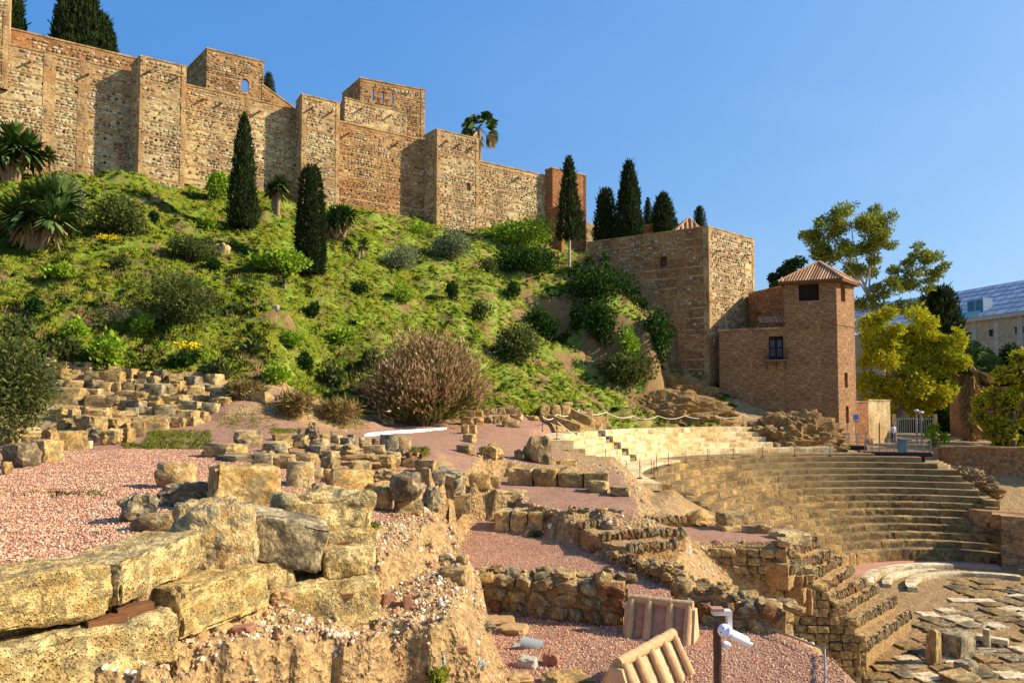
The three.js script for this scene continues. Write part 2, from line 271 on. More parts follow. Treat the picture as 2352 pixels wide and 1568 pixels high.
function theatre(x, d) { const dx = x - C.x, dd = d - C.d; return { r: Math.hypot(dx, dd), phi: Math.atan2(dx, dd) }; }   // phi 0 = straight away from the viewpoint
const floorSide = (x, d) => (x - 11.2) * (33 - 24) - (d - 24) * (19 - 11.2);   // > 0: on the stage side of the ruined wing
function seatY(r) { return r < ROW_R ? ORCH : r < ROW_R + ROW_T * NROW ? POD_Y + (r - ROW_R) / ROW_T * ROW_H : r < 21.8 ? 6.9 : Math.min(9, 7.32 + (r - 21.8) / 0.6 * 0.42); }
function height(x, d) {
  const a = x / d, w = Math.min(1, d / 12); let h = hBase(a, d);
  const wk = x > 3.4 && d < 15 ? 0 : 1, wx = x + wk * 0.22 * N2(x * 1.1, d * 1.1) + wk * 0.09 * N2(x * 4.2, d * 4.2), wd = d + wk * 0.22 * N2(x * 1.1 + 50, d * 1.1) + wk * 0.09 * N2(x * 4.2 + 9, d * 4.2);
  if (d < 32) {
    let t = sst(-0.3, 0.25, polyDist(EARTH, wx, wd)); if (t > 0) h = mix(h, Math.min(h, mix(8.3, 7.92, sst(-2.9, -1.5, x)) + 0.09 * fbm2(x * 1.6, d * 1.6, 3)), t);
    t = sst(-0.18, 0.14, polyDist(NEAR, wx, wd)); if (t > 0) h = mix(h, 7.05 + 0.1 * fbm2(x * 2, d * 2), t);
    t = sst(-0.22, 0.12, polyDist(PIT, wx, wd)); if (t > 0) h = mix(h, d < 13.2 ? 6.5 : mix(mix(6.5, 6.72, sst(13.2, 14, d)), 7.12, sst(17.5, 20.8, d)), t);
    t = sst(x > 2.4 ? -1.4 : -0.12, x > 2.4 ? 0.4 : 0.12, polyDist(TERR, wx, wd)); if (t > 0) h = mix(h, mix(7.62, 8.0, sst(18.5, 26, d)), t);
  }
  if (d > 22 && d < 32) { const t = sst(-0.25, 0.15, polyDist(PLAT, x, d)); if (t > 0) h = mix(h, 5.75, t); }
  const q = theatre(x, d);
  if (d > 29 && q.r < 27) {
    const beyond = sst(33.2, 34.6, d - 0.15 * (x - 3)), right = 1 - sst(0.42, 0.5, q.phi), inr = 1 - sst(25.2, 26.2, q.r);
    const lowRight = q.phi > 0.42 ? 0 : 1;
    h = mix(h, Math.min(h + 3, mix(seatY(q.r - 0.4), Math.min(seatY(q.r - 0.4), 6.6), sst(-0.2, -0.1, q.phi)) - 0.5), beyond * right * inr * lowRight);
  }
  if (q.r < ROW_R + 0.1) h = ORCH;
  const fs = floorSide(x, d); if (fs > -6 && d < 46 && d > 18) h = mix(h, ORCH, sst(-6, 0, fs) * sst(18, 22, d) * (q.r < 14 || d < 36 ? 1 : 0));
  return h;
}
const inWedge = (x, d) => { const q = theatre(x, d); return q.r < 26 && q.phi < 0.46 && d > 33; };
const GRAVELS = [PIT, TERR, PLAT, [[-12, 6.2], [-4.3, 6.6], [-4.0, 8.2], [-2.4, 9.6], [-1.9, 12.6], [-2.2, 16], [-1.2, 19], [-1.2, 26], [2, 27], [2.8, 34], [2.4, 46], [-3, 45], [-6.5, 40], [-9, 35], [-10.5, 32.5], [-13.5, 30.5], [-12.6, 27], [-14, 24.5], [-17, 23.5], [-22, 20], [-24, 14]]];
const MOUND = [[-13.6, 28.5], [-13, 31.5], [-9.5, 33], [-6, 34.5], [-6.5, 31], [-9, 28.5], [-11.5, 27]];
function hillMask(x, d) { const a = x / d, u = a * FOCAL + CU; const base = u < 300 ? 32 : u < 600 ? mix(32, 34, (u - 300) / 300) : u < 1000 ? mix(34, 41, (u - 600) / 400) : u < 1300 ? mix(41, 48, (u - 1000) / 300) : mix(48, 60, (u - 1300) / 400); return sst(-1, 1.5, d - base) * (1 - sst(1640, 1720, u)); }
function heightDetail(x, d) {
  let h = height(x, d); const m = hillMask(x, d);
  if (m > 0) { const l = fbm2(x * 0.16, d * 0.16, 4), led = fbm2(x * 0.33 + 9, d * 0.5, 3); h += m * (0.6 * l + 0.3 * Math.abs(led) + 0.1 * fbm2(x * 1.3, d * 1.3, 3)); const k = sst(0.15, 0.5, fbm2(x * 0.1 + 30, d * 0.14, 3)); h += m * k * 0.7 * Math.max(0, Math.sin(h * 2.1)); }
  if (d > 58 && d < 72 && x > 2 && x < 19) { const e = sst(58, 61, d) * (1 - sst(69, 72, d)) * sst(2, 5, x) * (1 - sst(16, 19, x)); h += e * (0.9 * Math.abs(fbm2(x * 0.55 + 11, d * 0.9, 4)) - 0.3 + 0.35 * fbm2(x * 1.4, d * 1.6, 3)); }
  const gm = d > 24 && d < 38 ? sst(-0.5, 1.2, polyDist(MOUND, x, d)) : 0; if (gm > 0) h += 0.5 * gm;
  if (d < 16 && x < 0.8 && x > -4.2 && h < 8.6 && h > 6.8) h += 0.10 * fbm2(x * 3.1, d * 3.1, 4) + 0.03 * fbm2(x * 9, d * 9, 2);
  return h + 0.02 * fbm2(x * 1.7, d * 1.7, 3) * (d < 30 ? 1 : 3);
}
function ground(x, d) { return heightDetail(x, d); }
let orchestraGround;
function surfKind(x, d) {
  const n = 0.35 * fbm2(x * 0.9, d * 0.9, 3);
  if (inWedge(x, d) && theatre(x, d).r < 25.6) return 'seat';
  if (d < 48) for (const P of GRAVELS) if ((P !== PIT && P !== TERR || d < 31) && polyDist(P, x, d) > 0.12 + n * (P === PIT ? 0.5 : 1)) return "gravel";
  if (d > 24 && d < 38 && polyDist(MOUND, x, d) > n) return 'gravel';
  if (hillMask(x, d) > 0.5) return 'hill';
  if (x > 10 && d > 24 && height(x, d) < 0.8) return 'paving';
  return 'earth';
}
{
  const NA = 460, ND = 560, A0 = -1.25, A1 = 1.3, D0 = 2.2, D1 = 150;
  const P = new Float32Array((NA + 1) * (ND + 1) * 3), CL = new Float32Array((NA + 1) * (ND + 1) * 3), UV = new Float32Array((NA + 1) * (ND + 1) * 2);
  for (let j = 0; j <= ND; j++) {
    const d = D0 * Math.pow(D1 / D0, j / ND);
    for (let i = 0; i <= NA; i++) {
      const a = mix(A0, A1, i / NA), x = a * d, k = j * (NA + 1) + i, h = heightDetail(x, d);
      P[k * 3] = x; P[k * 3 + 1] = h; P[k * 3 + 2] = -d; UV[k * 2] = x; UV[k * 2 + 1] = d;
      CL[k * 3] = CL[k * 3 + 1] = CL[k * 3 + 2] = 1;
    }
  }
  const IDX = { gravel: [], hill: [], earth: [], seat: [], paving: [] };
  for (let j = 0; j < ND; j++) for (let i = 0; i < NA; i++) {
    const k = j * (NA + 1) + i, k2 = k + NA + 1, x = (P[k * 3] + P[k2 * 3 + 3]) / 2, d = -(P[k * 3 + 2] + P[k2 * 3 + 2]) / 2; let kind = surfKind(x, d); if (kind === 'gravel' && d < 31) { const y0 = P[k * 3 + 1], dx = Math.abs(P[k * 3 + 4] - y0) / Math.abs(P[k * 3 + 3] - P[k * 3]), dz = Math.abs(P[k2 * 3 + 1] - y0) / Math.abs(P[k2 * 3 + 2] - P[k * 3 + 2]); if (dx * dx + dz * dz > 0.3) kind = 'earth'; } const b = IDX[kind];
    b.push(k, k + 1, k2 + 1, k, k2 + 1, k2);
  }
  // steep faces show bare earth: uv from height there so that the texture does not stretch
  const full = new THREE.BufferGeometry(); full.setAttribute('position', new THREE.BufferAttribute(P, 3)); full.setIndex(Object.values(IDX).flat()); full.computeVertexNormals();
  const NRM = full.attributes.normal.array;
  const GRASS = [lin(126, 148, 38), lin(152, 164, 48), lin(100, 126, 34), lin(140, 140, 50)], DIRT = [lin(150, 116, 70), lin(176, 140, 88), lin(120, 90, 54)];
  for (let k = 0; k < P.length / 3; k++) {
    const x = P[k * 3], d = -P[k * 3 + 2], y = P[k * 3 + 1], ny = NRM[k * 3 + 1];
    const g1 = 0.5 + 0.5 * fbm2(x * 0.35, d * 0.35 + 9, 4), g2 = 0.5 + 0.5 * fbm2(x * 1.5, d * 1.5, 3);
    let c = mx3(GRASS[0], GRASS[1], g1); c = mx3(c, GRASS[2], sst(0.55, 0.8, g2)); const dn = fbm2(x * 0.28 + 80, d * 0.28, 5) + 0.35 * fbm2(x * 2, d * 2, 2);
    const bare = clamp(sst(0.28 - 0.2 * sst(-8, 2, x), 0.5 - 0.2 * sst(-8, 2, x), dn) + sst(0.62, 0.5, ny + 0.1 * g2), 0, 1); const dd = mx3(DIRT[0], mx3(DIRT[2], DIRT[1], g1), g2);
    c = mx3(c, dd, bare); if (hillMask(x, d) > 0.02) { CL[k * 3] = c[0]; CL[k * 3 + 1] = c[1]; CL[k * 3 + 2] = c[2]; }
  }
  const sub = (idx) => {
    const map = new Map(), p = [], n = [], c = [], u = [], ix = [];
    for (const k of idx) { let m = map.get(k); if (m == null) { m = p.length / 3; map.set(k, m); p.push(P[k * 3], P[k * 3 + 1], P[k * 3 + 2]); n.push(NRM[k * 3], NRM[k * 3 + 1], NRM[k * 3 + 2]); c.push(CL[k * 3], CL[k * 3 + 1], CL[k * 3 + 2]); const st = 1 - Math.abs(NRM[k * 3 + 1]); u.push(UV[k * 2] + 0.0, UV[k * 2 + 1] + st * P[k * 3 + 1] * 0.8); } ix.push(m); }
    const g = new THREE.BufferGeometry(); g.setAttribute('position', new THREE.Float32BufferAttribute(p, 3)); g.setAttribute('normal', new THREE.Float32BufferAttribute(n, 3)); g.setAttribute('color', new THREE.Float32BufferAttribute(c, 3)); g.setAttribute('uv', new THREE.Float32BufferAttribute(u, 2)); g.setIndex(ix); return g;
  };
  const hillMat = M([255, 255, 255], { vertexColors: true, bumpMap: rep(roughBump, 0.7), bumpScale: 0.12 });
  struct('gravel_ground', boxUV(sub(IDX.gravel)), M([255, 250, 248], { map: rep(gravelTex, 0.35), bumpMap: rep(gravelBump, 0.35), bumpScale: 0.03 }));
  struct('hillside', sub(IDX.hill), hillMat);
  struct('bare_earth', boxUV(sub(IDX.earth)), M([255, 246, 228], { map: rep(earthTex, 0.45), bumpMap: rep(earthBump, 0.45), bumpScale: 0.1 }));
  struct('seating_bed', boxUV(sub(IDX.seat)), M([235, 222, 196], { map: rep(earthTex, 0.4), bumpMap: rep(earthBump, 0.4), bumpScale: 0.05 }));
  orchestraGround = struct('orchestra_ground', boxUV(sub(IDX.paving)), M([226, 208, 176], { map: rep(earthTex, 0.3), bumpMap: rep(earthBump, 0.3), bumpScale: 0.05 }));
  const far = new THREE.PlaneGeometry(3000, 3000); far.rotateX(-Math.PI / 2); far.translate(0, -1.5, -700); struct('far_ground', far, M([150, 134, 106]));
}
// ---------------------------------------------------------------- masonry faces with real stones
const chipGeos = [];
for (let k = 0; k < 10; k++) {
  const r = mulberry(900 + k), n = 7, ring = (s, z) => Array.from({ length: n }, (_, i) => { const a = (i + 0.5) / n * Math.PI * 2, c = Math.cos(a), q = Math.sin(a), m = Math.pow(Math.pow(Math.abs(c), 3.2) + Math.pow(Math.abs(q), 3.2), -1 / 3.2); return V(c * m * 0.5 * s, q * m * 0.5 * s, z); });
  const J = Array.from({ length: n }, () => 0.74 + 0.46 * r()), o = ring(1.02, -0.9), f = ring(0.98, 0.35), t = ring(0.66, 1), cz = V(0.1 * (r() - 0.5), 0.1 * (r() - 0.5), 1.08);
  [o, f, t].forEach(q => q.forEach((p, i) => { p.x *= J[i]; p.y *= J[i]; })); t.forEach(p => { p.z += (r() - 0.5) * 0.5; });
  const mb = new MB(), w = [1, 1, 1]; for (let i = 0; i < n; i++) { const j = (i + 1) % n; mb.quad(o[i], o[j], f[j], f[i], w); mb.quad(f[i], f[j], t[j], t[i], w); mb.tri(t[i], t[j], cz, w); }
  chipGeos.push(boxUV(mb.geo(), 0.9, k * 0.3, k * 0.2));
}
const CHIP = { tan: [206, 182, 136], pale: [232, 216, 178], ochre: [194, 158, 106], red: [170, 124, 86], grey: [166, 154, 128], dark: [138, 116, 88], blue: [140, 136, 122] };
const chipMats = Object.fromEntries(Object.entries(CHIP).map(([k, c]) => [k, M(c, { map: rep(plasterGrain(), 1) })]));
function plasterGrain() { if (!plasterGrain.t) plasterGrain.t = makeTex(256, (u, v) => grey(255 * (0.72 + 0.28 * tfbm(L2, u, v, 10, 4)))); return plasterGrain.t; }
const stuffStoneMat = M([255, 255, 255], { vertexColors: true, map: plasterGrain() });
const mortarMat = M([255, 246, 224], { map: rep(wallTex, 0.09), bumpMap: rep(roughBump, 0.5), bumpScale: 0.05 });
const mortarRed = M([230, 194, 156], { map: rep(wallTex, 0.11), bumpMap: rep(roughBump, 0.5), bumpScale: 0.05 });
const brickTan = M([246, 220, 182], { map: rep(wallTex, 0.22), bumpMap: rep(roughBump, 0.6), bumpScale: 0.04 });
const brickMat = M([222, 206, 182], { map: rep(brickFine, 0.3), bumpMap: rep(roughBump, 0.6), bumpScale: 0.04 });
const brickRed = M([226, 190, 154], { map: rep(brickFine, 0.3), bumpMap: rep(roughBump, 0.6), bumpScale: 0.05 });
const tileMatA = M([182, 134, 92]), tileMatB = M([150, 106, 74]), tileMatC = M([206, 166, 120]);

// one face: A and B are [x, depth] left and right as seen from outside; bottoms and tops in metres
function wallFace(parent, A, B, yb, yt, o = {}) {
  const len = Math.hypot(B[0] - A[0], B[1] - A[1]), [ba, bb] = Array.isArray(yb) ? yb : [yb, yb], [ta, tb] = Array.isArray(yt) ? yt : [yt, yt], th = o.thick ?? 0.5;
  const shp = new THREE.Shape([new THREE.Vector2(0, ba), new THREE.Vector2(len, bb), new THREE.Vector2(len, tb), new THREE.Vector2(0, ta)]);
  const holes = o.holes || [];   // [s, y, w, h, arch?]
  for (const [s, y, w, h, arch] of holes) {
    const p = new THREE.Path(); p.moveTo(s - w / 2, y - h / 2); p.lineTo(s - w / 2, y + h / 2 - (arch ? w / 2 : 0));
    if (arch) p.absarc(s, y + h / 2 - w / 2, w / 2, Math.PI, 0, true); else p.lineTo(s + w / 2, y + h / 2); p.lineTo(s + w / 2, y - h / 2); p.closePath(); shp.holes.push(p);
  }
  const g = new THREE.ExtrudeGeometry(shp, { depth: th, bevelEnabled: false, curveSegments: 8 }); g.translate(0, 0, -th);
  const f = part(o.name || 'wall_face', g, o.mat || mortarMat, parent), sx = V((B[0] - A[0]) / len, 0, -(B[1] - A[1]) / len), up = V(0, 1, 0), nn = sx.clone().cross(up);
  f.quaternion.setFromRotationMatrix(new THREE.Matrix4().makeBasis(sx, up, nn)); f.position.set(A[0], 0, -A[1]).sub(parent.position);
  f.userData.frame = { A, sx, nn, len };
  if (o.stones === false) return f;
  // stones in rough courses
  const dens = o.density ?? 0.86, hb = o.course ?? [0.15, 0.34], list = [], y0 = Math.min(ba, bb), pal = o.palette || ['tan', 'tan', 'tan', 'tan', 'pale', 'pale', 'ochre', 'ochre', 'red', 'grey', 'dark'];
  const bands = []; let y = y0, k = 0;
  while (y < Math.max(ta, tb)) {
    const rh = R(...hb); if (o.band && k % o.band === o.band - 1) { bands.push([y, 0.16]); y += 0.18; }
    let s = R(-0.1, 0.2);
    while (s < len - 0.12) {
      const w = Math.min(R(0.26, 0.72) * (o.scale ?? 0.68), len - s), cs = s + w / 2, cy = y + rh / 2 + R(-0.04, 0.04), t = cs / len;
      s += w + R(0.02, 0.07); if (rnd() > dens || w < 0.15) continue; if (cy + rh / 2 > mix(ta, tb, t) - 0.1 || cy - rh / 2 < mix(ba, bb, t)) continue;
      if (holes.some(q => Math.abs(cs - q[0]) < (w + q[2]) / 2 && Math.abs(cy - q[1]) < (rh + q[3]) / 2)) continue;
      const pz = fbm2(cs * 0.16 + A[0] * 2, cy * 0.22 + 40, 3); if (pz > 0.2 && rnd() < 0.7) continue;
      const wx = A[0] + sx.x * cs, wd = A[1] - sx.z * cs; if (o.gnd !== false && cy + rh / 2 < height(wx, wd) - 0.4) continue;
      let kind = pick(pal); const rz = fbm2(cs * 0.12 + A[0], cy * 0.2, 3) - (o.red ? o.red(cy) : 0.25); if (rz > 0 && rnd() < 0.75) kind = rnd() < 0.6 ? 'red' : 'ochre';
      list.push({ cs, cy, w: w * R(0.9, 1), h: rh * R(0.82, 1), kind, z: R(0.04, 0.11), k: Math.floor(rnd() * 10), rot: R(-0.3, 0.3) + (rnd() < 0.5 ? Math.PI : 0), j: R(0.84, 1.12) });
    }
    y += rh + 0.03; k++;
  }
  list.sort((p, q) => q.w * q.h - p.w * p.h);
  const nBig = Math.min(list.length, o.big ?? 90), m4 = new THREE.Matrix4(), q4 = new THREE.Quaternion(), Z = V(0, 0, 1);
  for (let i = 0; i < nBig; i++) { const e = list[i], b = part('stone', chipGeos[e.k], chipMats[e.kind], f); b.position.set(e.cs, e.cy, 0); b.scale.set(e.w, e.h, e.z); b.rotation.z = e.rot; }
  const pos = [], nor = [], cl = [], uv = [], v = V();
  for (let i = nBig; i < list.length; i++) {
    const e = list[i], src = chipGeos[e.k]; m4.compose(V(e.cs, e.cy, 0), q4.setFromAxisAngle(Z, e.rot), V(e.w, e.h, e.z)); const nm = new THREE.Matrix3().getNormalMatrix(m4), c = lin(...CHIP[e.kind]).map(x => x * e.j), P = src.attributes.position, N = src.attributes.normal, U = src.attributes.uv;
    for (let q = 0; q < P.count; q++) { v.fromBufferAttribute(P, q).applyMatrix4(m4); pos.push(v.x, v.y, v.z); v.fromBufferAttribute(N, q).applyMatrix3(nm).normalize(); nor.push(v.x, v.y, v.z); cl.push(...c); uv.push(U.getX(q), U.getY(q)); }
  }
  if (pos.length) { const gg = new THREE.BufferGeometry(); gg.setAttribute('position', new THREE.Float32BufferAttribute(pos, 3)); gg.setAttribute('normal', new THREE.Float32BufferAttribute(nor, 3)); gg.setAttribute('color', new THREE.Float32BufferAttribute(cl, 3)); gg.setAttribute('uv', new THREE.Float32BufferAttribute(uv, 2)); stuffPart(part('rubble', gg, stuffStoneMat, f)); }
  const bg = []; for (const [by, bh] of bands) { const cuts = [[0, len]]; for (const q of holes) if (Math.abs(by + bh / 2 - q[1]) < (bh + q[3]) / 2) { const c = cuts.pop(); cuts.push([c[0], q[0] - q[2] / 2 - 0.05], [q[0] + q[2] / 2 + 0.05, c[1]]); } for (const [s0, s1] of cuts) if (s1 - s0 > 0.3 && by + bh < Math.min(ta, tb)) bg.push(BX(s1 - s0, bh, 0.07, (s0 + s1) / 2, by + bh / 2, 0.0)); }
  const qh = (s0, w, yb0, yt0) => bg.push(BX(w, yt0 - yb0, 0.10, s0 + w / 2, (yb0 + yt0) / 2, 0.001));
  if (o.quoinA) qh(0.01, o.quoinA, ba, ta - 0.02); if (o.quoinB) qh(len - o.quoinB - 0.01, o.quoinB, bb, tb - 0.02); (o.piers || []).forEach(([s, w]) => qh(s - w / 2, w, mix(ba, bb, s / len), mix(ta, tb, s / len) - 0.03));
  if (bg.length) part('brick_courses', mergeGeometries(bg), o.brick || brickTan, f);
  for (const [s, yy] of o.spouts || []) { const b = part('water_spout', BX(0.16, 0.14, 0.75, 0, 0, 0.3), tileMatB, f); b.position.set(s, yy, 0); b.rotation.x = 0.12; }
  return f;
}
function capGeo(A, B, y0, y1, w, h, out = 0.06) {   // coping along a face
  const len = Math.hypot(B[0] - A[0], B[1] - A[1]), g = BX(len + out * 2, h, w, len / 2, h / 2, -w / 2 + out); g.rotateZ(Math.atan2(y1 - y0, len)); return g;
}
function coping(parent, f, y0, y1, w = 0.8, h = 0.14) { const { A, sx, len } = f.userData.frame; const c = part('coping', capGeo(A, [A[0] + sx.x * len, A[1] - sx.z * len], y0, y1, w, h), brickTan, parent); c.quaternion.copy(f.quaternion); c.position.copy(f.position); c.position.y += y0; return c; }
function prism(parent, pts, y0, y1, mat = mortarMat, name = 'core') {   // pts [x, depth]
  const s = new THREE.Shape(pts.map(p => new THREE.Vector2(p[0], p[1]))), g = new THREE.ExtrudeGeometry(s, { depth: y1 - y0, bevelEnabled: false }); g.rotateX(-Math.PI / 2); g.translate(0, y0, 0);
  const o = part(name, boxUV(g, 1), mat, parent); o.position.sub(parent.position); return o;
}
// the long wall line of the upper fortress
const WD = [0.85, 0.527], W0 = [-43.5, 58];
function WL(u, off = 0, v = 300) { const a = sight(u, v).a, x0 = W0[0] + WD[1] * off, d0 = W0[1] - WD[0] * off, t = (a * d0 - x0) / (WD[0] - a * WD[1]); return [x0 + WD[0] * t, d0 + WD[1] * t]; }
const topAt = (u, v, p) => EYE + sight(u, v).s * p[1];
const gy = p => height(p[0], p[1]);
const putlogs = (len, y0, y1, n0 = 1.3) => { const a = []; for (let y = y0; y < y1; y += R(1.7, 2.3)) for (let s = n0; s < len - 0.6; s += R(2.3, 3.4)) if (rnd() < 0.75) a.push([s + R(-0.3, 0.3), y + R(-0.2, 0.2), 0.22, 0.24]); return a; };
const castleRed = cy => 0.28 + 0.03 * (cy - 33);
function curtain(label, uA, uB, off, top, o = {}) {
  const A = WL(uA, off), B = WL(uB, off), len = Math.hypot(B[0] - A[0], B[1] - A[1]), base = o.base ?? Math.min(gy(A), gy(B)) - 2.5;
  const g = thing('fortress_wall', label, 'wall', V(A[0], base, -A[1]), 'curtain walls of the hilltop fortress');
  const f = wallFace(g, A, B, base, top, { band: 4, holes: o.holes ?? putlogs(len, base + 5, top - 2), spouts: o.spouts ? o.spouts.map(t => [t * len, top - 1.1]) : [], red: castleRed, piers: o.piers?.map(t => [t * len, 0.9]), ...o.face });
  coping(g, f, top, top, 1.2); const k = 0.45, back = o.back ?? 2.2, nx = -WD[1], nd = WD[0];
  prism(g, [[A[0] + nx * k, A[1] + nd * k], [B[0] + nx * k, B[1] + nd * k], [B[0] + nx * back, B[1] + nd * back], [A[0] + nx * back, A[1] + nd * back]], base, top - 0.02);
  return g;
}
function bastion(label, uL, uA, uB, off, top, o = {}) {
  const A = WL(uA, off), B = WL(uB, off), L = WL(uL, o.offL ?? 0), base = o.base ?? Math.min(gy(A), gy(B)) - 2.5, len = Math.hypot(B[0] - A[0], B[1] - A[1]);
  const Rr = [B[0] - WD[1] * (off + 1), B[1] + WD[0] * (off + 1)], g = thing('fortress_tower', label, 'tower', V(A[0], base, -A[1]), 'towers of the hilltop fortress');
  const f = wallFace(g, A, B, base, top, { band: 4, holes: o.holes ? o.holes(len) : putlogs(len, base + 5, top - 2), spouts: (o.spouts || []).map(t => [t * len, top - 1.2]), quoinA: 0.45, quoinB: 0.4, red: castleRed, ...o.face });
  const fl = wallFace(g, L, A, base, top, { band: 4, quoinB: 0.5, big: 25, holes: [], red: castleRed, ...o.face, plain: null }), fr = wallFace(g, B, Rr, base, top, { stones: false });
  for (const q of [f, fl]) coping(g, q, top, top, 1.0);
  const i = 0.47, ins = (p, x, d) => [p[0] + x, p[1] + d]; if (!o.hollow) prism(g, [ins(A, 0.1, i * 1.1), ins(B, -0.35, i * 0.6), ins(Rr, -0.4, 0), ins(L, 0.4, 0.6)], base, top - 0.02); return g;
}
curtain('long sunlit rubble wall beneath the dark parapet beside the twin cypress', -160, 303, 0, 42.1, { piers: [0.55, 0.73], face: { density: 0.9, big: 150 }, spouts: [0.45, 0.75] });
curtain('dark narrow parapet wall running above the long sunlit wall', -160, 322, -1.7, 44.3, { base: 41, holes: [], back: 1.0, face: { palette: ['red', 'dark', 'ochre', 'tan', 'grey', 'pale'], gnd: false, big: 60, band: 0, mat: mortarRed } });
bastion('tower corner at the far end of the dark parapet wall', -260, -150, 12, 0.4, 49, { base: 38, offL: -4, face: { gnd: false, big: 20 } });
bastion('tall rubble tower with brick edges beside the dark parapet wall', 297, 318, 425, 2.4, 42.75, { spouts: [0.2, 0.8], face: { big: 110 } });
curtain('rubble wall between two towers with ivy at its foot', 420, 690, 0, 42.1, { spouts: [0.15, 0.3, 0.62, 0.9], piers: [0.5], face: { big: 130 } });
bastion('slender tower with two spouts behind the clipped columnar cypress', 679, 692, 780, 2.2, 42.9, { spouts: [0.25, 0.75], face: { big: 90, red: cy => 0.4 + 0.03 * (cy - 32) } });
curtain('reddish lower wall below the two stepped upper blocks', 776, 992, 0, 41.9, { spouts: [0.1, 0.6], face: { big: 120, red: cy => 0.02 + 0.05 * (cy - 33), mat: mortarRed } });
bastion('tower with a small square window and three spouts', 975, 1003, 1100, 2.4, 42.5, { spouts: [0.2, 0.5, 0.8], holes: len => [[len * 0.75, 36.6, 0.55, 0.95], ...putlogs(len, 36, 40).filter(q => Math.abs(q[0] - len * 0.75) > 1)], face: { big: 110, red: cy => 0.05 + 0.035 * (cy - 33) } });
curtain('lower rubble wall running down towards the brick corner tower', 1096, 1272, 0, 40.9, { spouts: [0.5, 0.8], face: { big: 90, red: cy => 0.1 + 0.04 * (cy - 33) } });
bastion('brick corner tower with a cypress in front of it', 1252, 1269, 1346, 1.2, 41.6, { base: 28, holes: () => [], face: { stones: false, mat: brickRed } });
{ // low brick stubs at the foot of the corner tower and the wall beyond it
  const A = WL(1344, -2), B = [A[0] + 5, A[1] + 1.5], g = thing('fortress_wall', 'short sunlit wall stub beyond the brick corner tower', 'wall', V(A[0], 26, -A[1]), 'curtain walls of the hilltop fortress');
  const f = wallFace(g, A, B, 26, [36.6, 35.2], { big: 40, gnd: false, red: castleRed }); prism(g, [[A[0] + 0.1, A[1] + 0.5], [B[0], B[1] + 0.5], [B[0], B[1] + 2], [A[0], A[1] + 2]], 26, 35);
  const P = at(1262, 500, 84), Q = at(1290, 500, 82.5), h = thing('buttress', 'low brick buttress at the foot of the corner tower', 'buttress', V(P.x, 28, P.z)); const bf = wallFace(h, [P.x, -P.z], [Q.x, -Q.z], 27, 35.4, { stones: false, mat: brickRed }); coping(h, bf, 35.4, 35.4, 0.6);
  prism(h, [[P.x + 0.05, -P.z + 0.5], [Q.x, -Q.z + 0.5], [Q.x + 1, -Q.z + 4], [P.x + 1, -P.z + 4]], 27, 35.3, brickRed);
  const T = at(1478, 520, 92), U = at(1497, 520, 91), w = thing('brick_turret', 'small brick turret among the far cypresses', 'turret', V(T.x, 26, T.z)); const wf = wallFace(w, [T.x, -T.z], [U.x, -U.z], 24, 35.4, { stones: false, mat: brickRed }); coping(w, wf, 35.4, 35.4, 0.6); prism(w, [[T.x, -T.z + 0.5], [U.x, -U.z + 0.5], [U.x + 1, -U.z + 3], [T.x + 1, -T.z + 3]], 24, 35.3, brickRed);
}
{ // upper turrets standing behind the wall line
  const shell = (name, label, L, A, B, base, top, holes, o = {}) => {
    const g = thing(name, label, 'turret', V(A[0], base, -A[1]), 'turrets rising above the fortress walls'), pal = ['red', 'ochre', 'dark', 'tan', 'grey', 'pale'];
    const f = wallFace(g, A, B, base, top, { holes, mat: mortarRed, palette: pal, gnd: false, big: 80, band: 5, ...o }), l = wallFace(g, L, A, base, top, { mat: mortarRed, palette: pal, gnd: false, big: 25, band: 5 });
    const Bk = [B[0] - 3, B[1] + 5]; wallFace(g, B, Bk, base, top, { stones: false, mat: mortarRed }); coping(g, f, top, top, 0.6); coping(g, l, top, top, 0.6); return g;
  };
  const q = (u, v, y) => { const p = on(u, v, y); return [p.x, -p.z]; };
  let A = q(475, 112, 50.2), B = q(606, 143, 50.2), L = q(428, 160, 50.2), len = Math.hypot(B[0] - A[0], B[1] - A[1]);
  shell('fortress_turret', 'square upper turret with an arched window', L, A, B, 40, 50.2, [[len * 0.67, 47.1, 0.75, 1.5, true]]);
  const s = WL(600, -3), e = WL(682, -3); { const g = thing('fortress_wall', 'short sloping wall joining the arched turret to the slender tower', 'wall', V(s[0], 40, -s[1]), 'curtain walls of the hilltop fortress'); const f = wallFace(g, s, e, 40, [45.3, 43.4], { gnd: false, big: 40, mat: mortarRed, palette: ['red', 'ochre', 'tan', 'dark', 'pale'] }); coping(g, f, 45.3, 43.4, 0.6); }
  A = q(828, 180, 49.6); B = q(976, 208, 49.6); L = q(786, 216, 49.6); len = Math.hypot(B[0] - A[0], B[1] - A[1]);
  shell('fortress_turret', 'broad upper block with three narrow slits', L, A, B, 40, 49.6, [0.19, 0.34, 0.49].map(t => [t * len, 47.9, 0.22, 1.3]), { big: 120 });
  A = WL(791, -2.2); B = WL(932, -2.2); L = [A[0] - 2.2, A[1] + 4]; const g = thing('fortress_turret', 'middle stepped block below the three slits', 'turret', V(A[0], 40, -A[1]), 'turrets rising above the fortress walls'); len = Math.hypot(B[0] - A[0], B[1] - A[1]);
  const f = wallFace(g, A, B, 40, 45.7, { gnd: false, big: 70, spouts: [[len * 0.25, 44.9], [len * 0.72, 44.9]] }), l = wallFace(g, L, A, 40, 45.7, { gnd: false, big: 20 }); coping(g, f, 45.7, 45.7, 0.8); coping(g, l, 45.7, 45.7, 0.6); prism(g, [[A[0] + 0.2, A[1] + 0.5], [B[0], B[1] + 0.5], [B[0] - 1.6, B[1] + 3], [L[0] + 0.5, L[1]]], 40, 45.68);
}
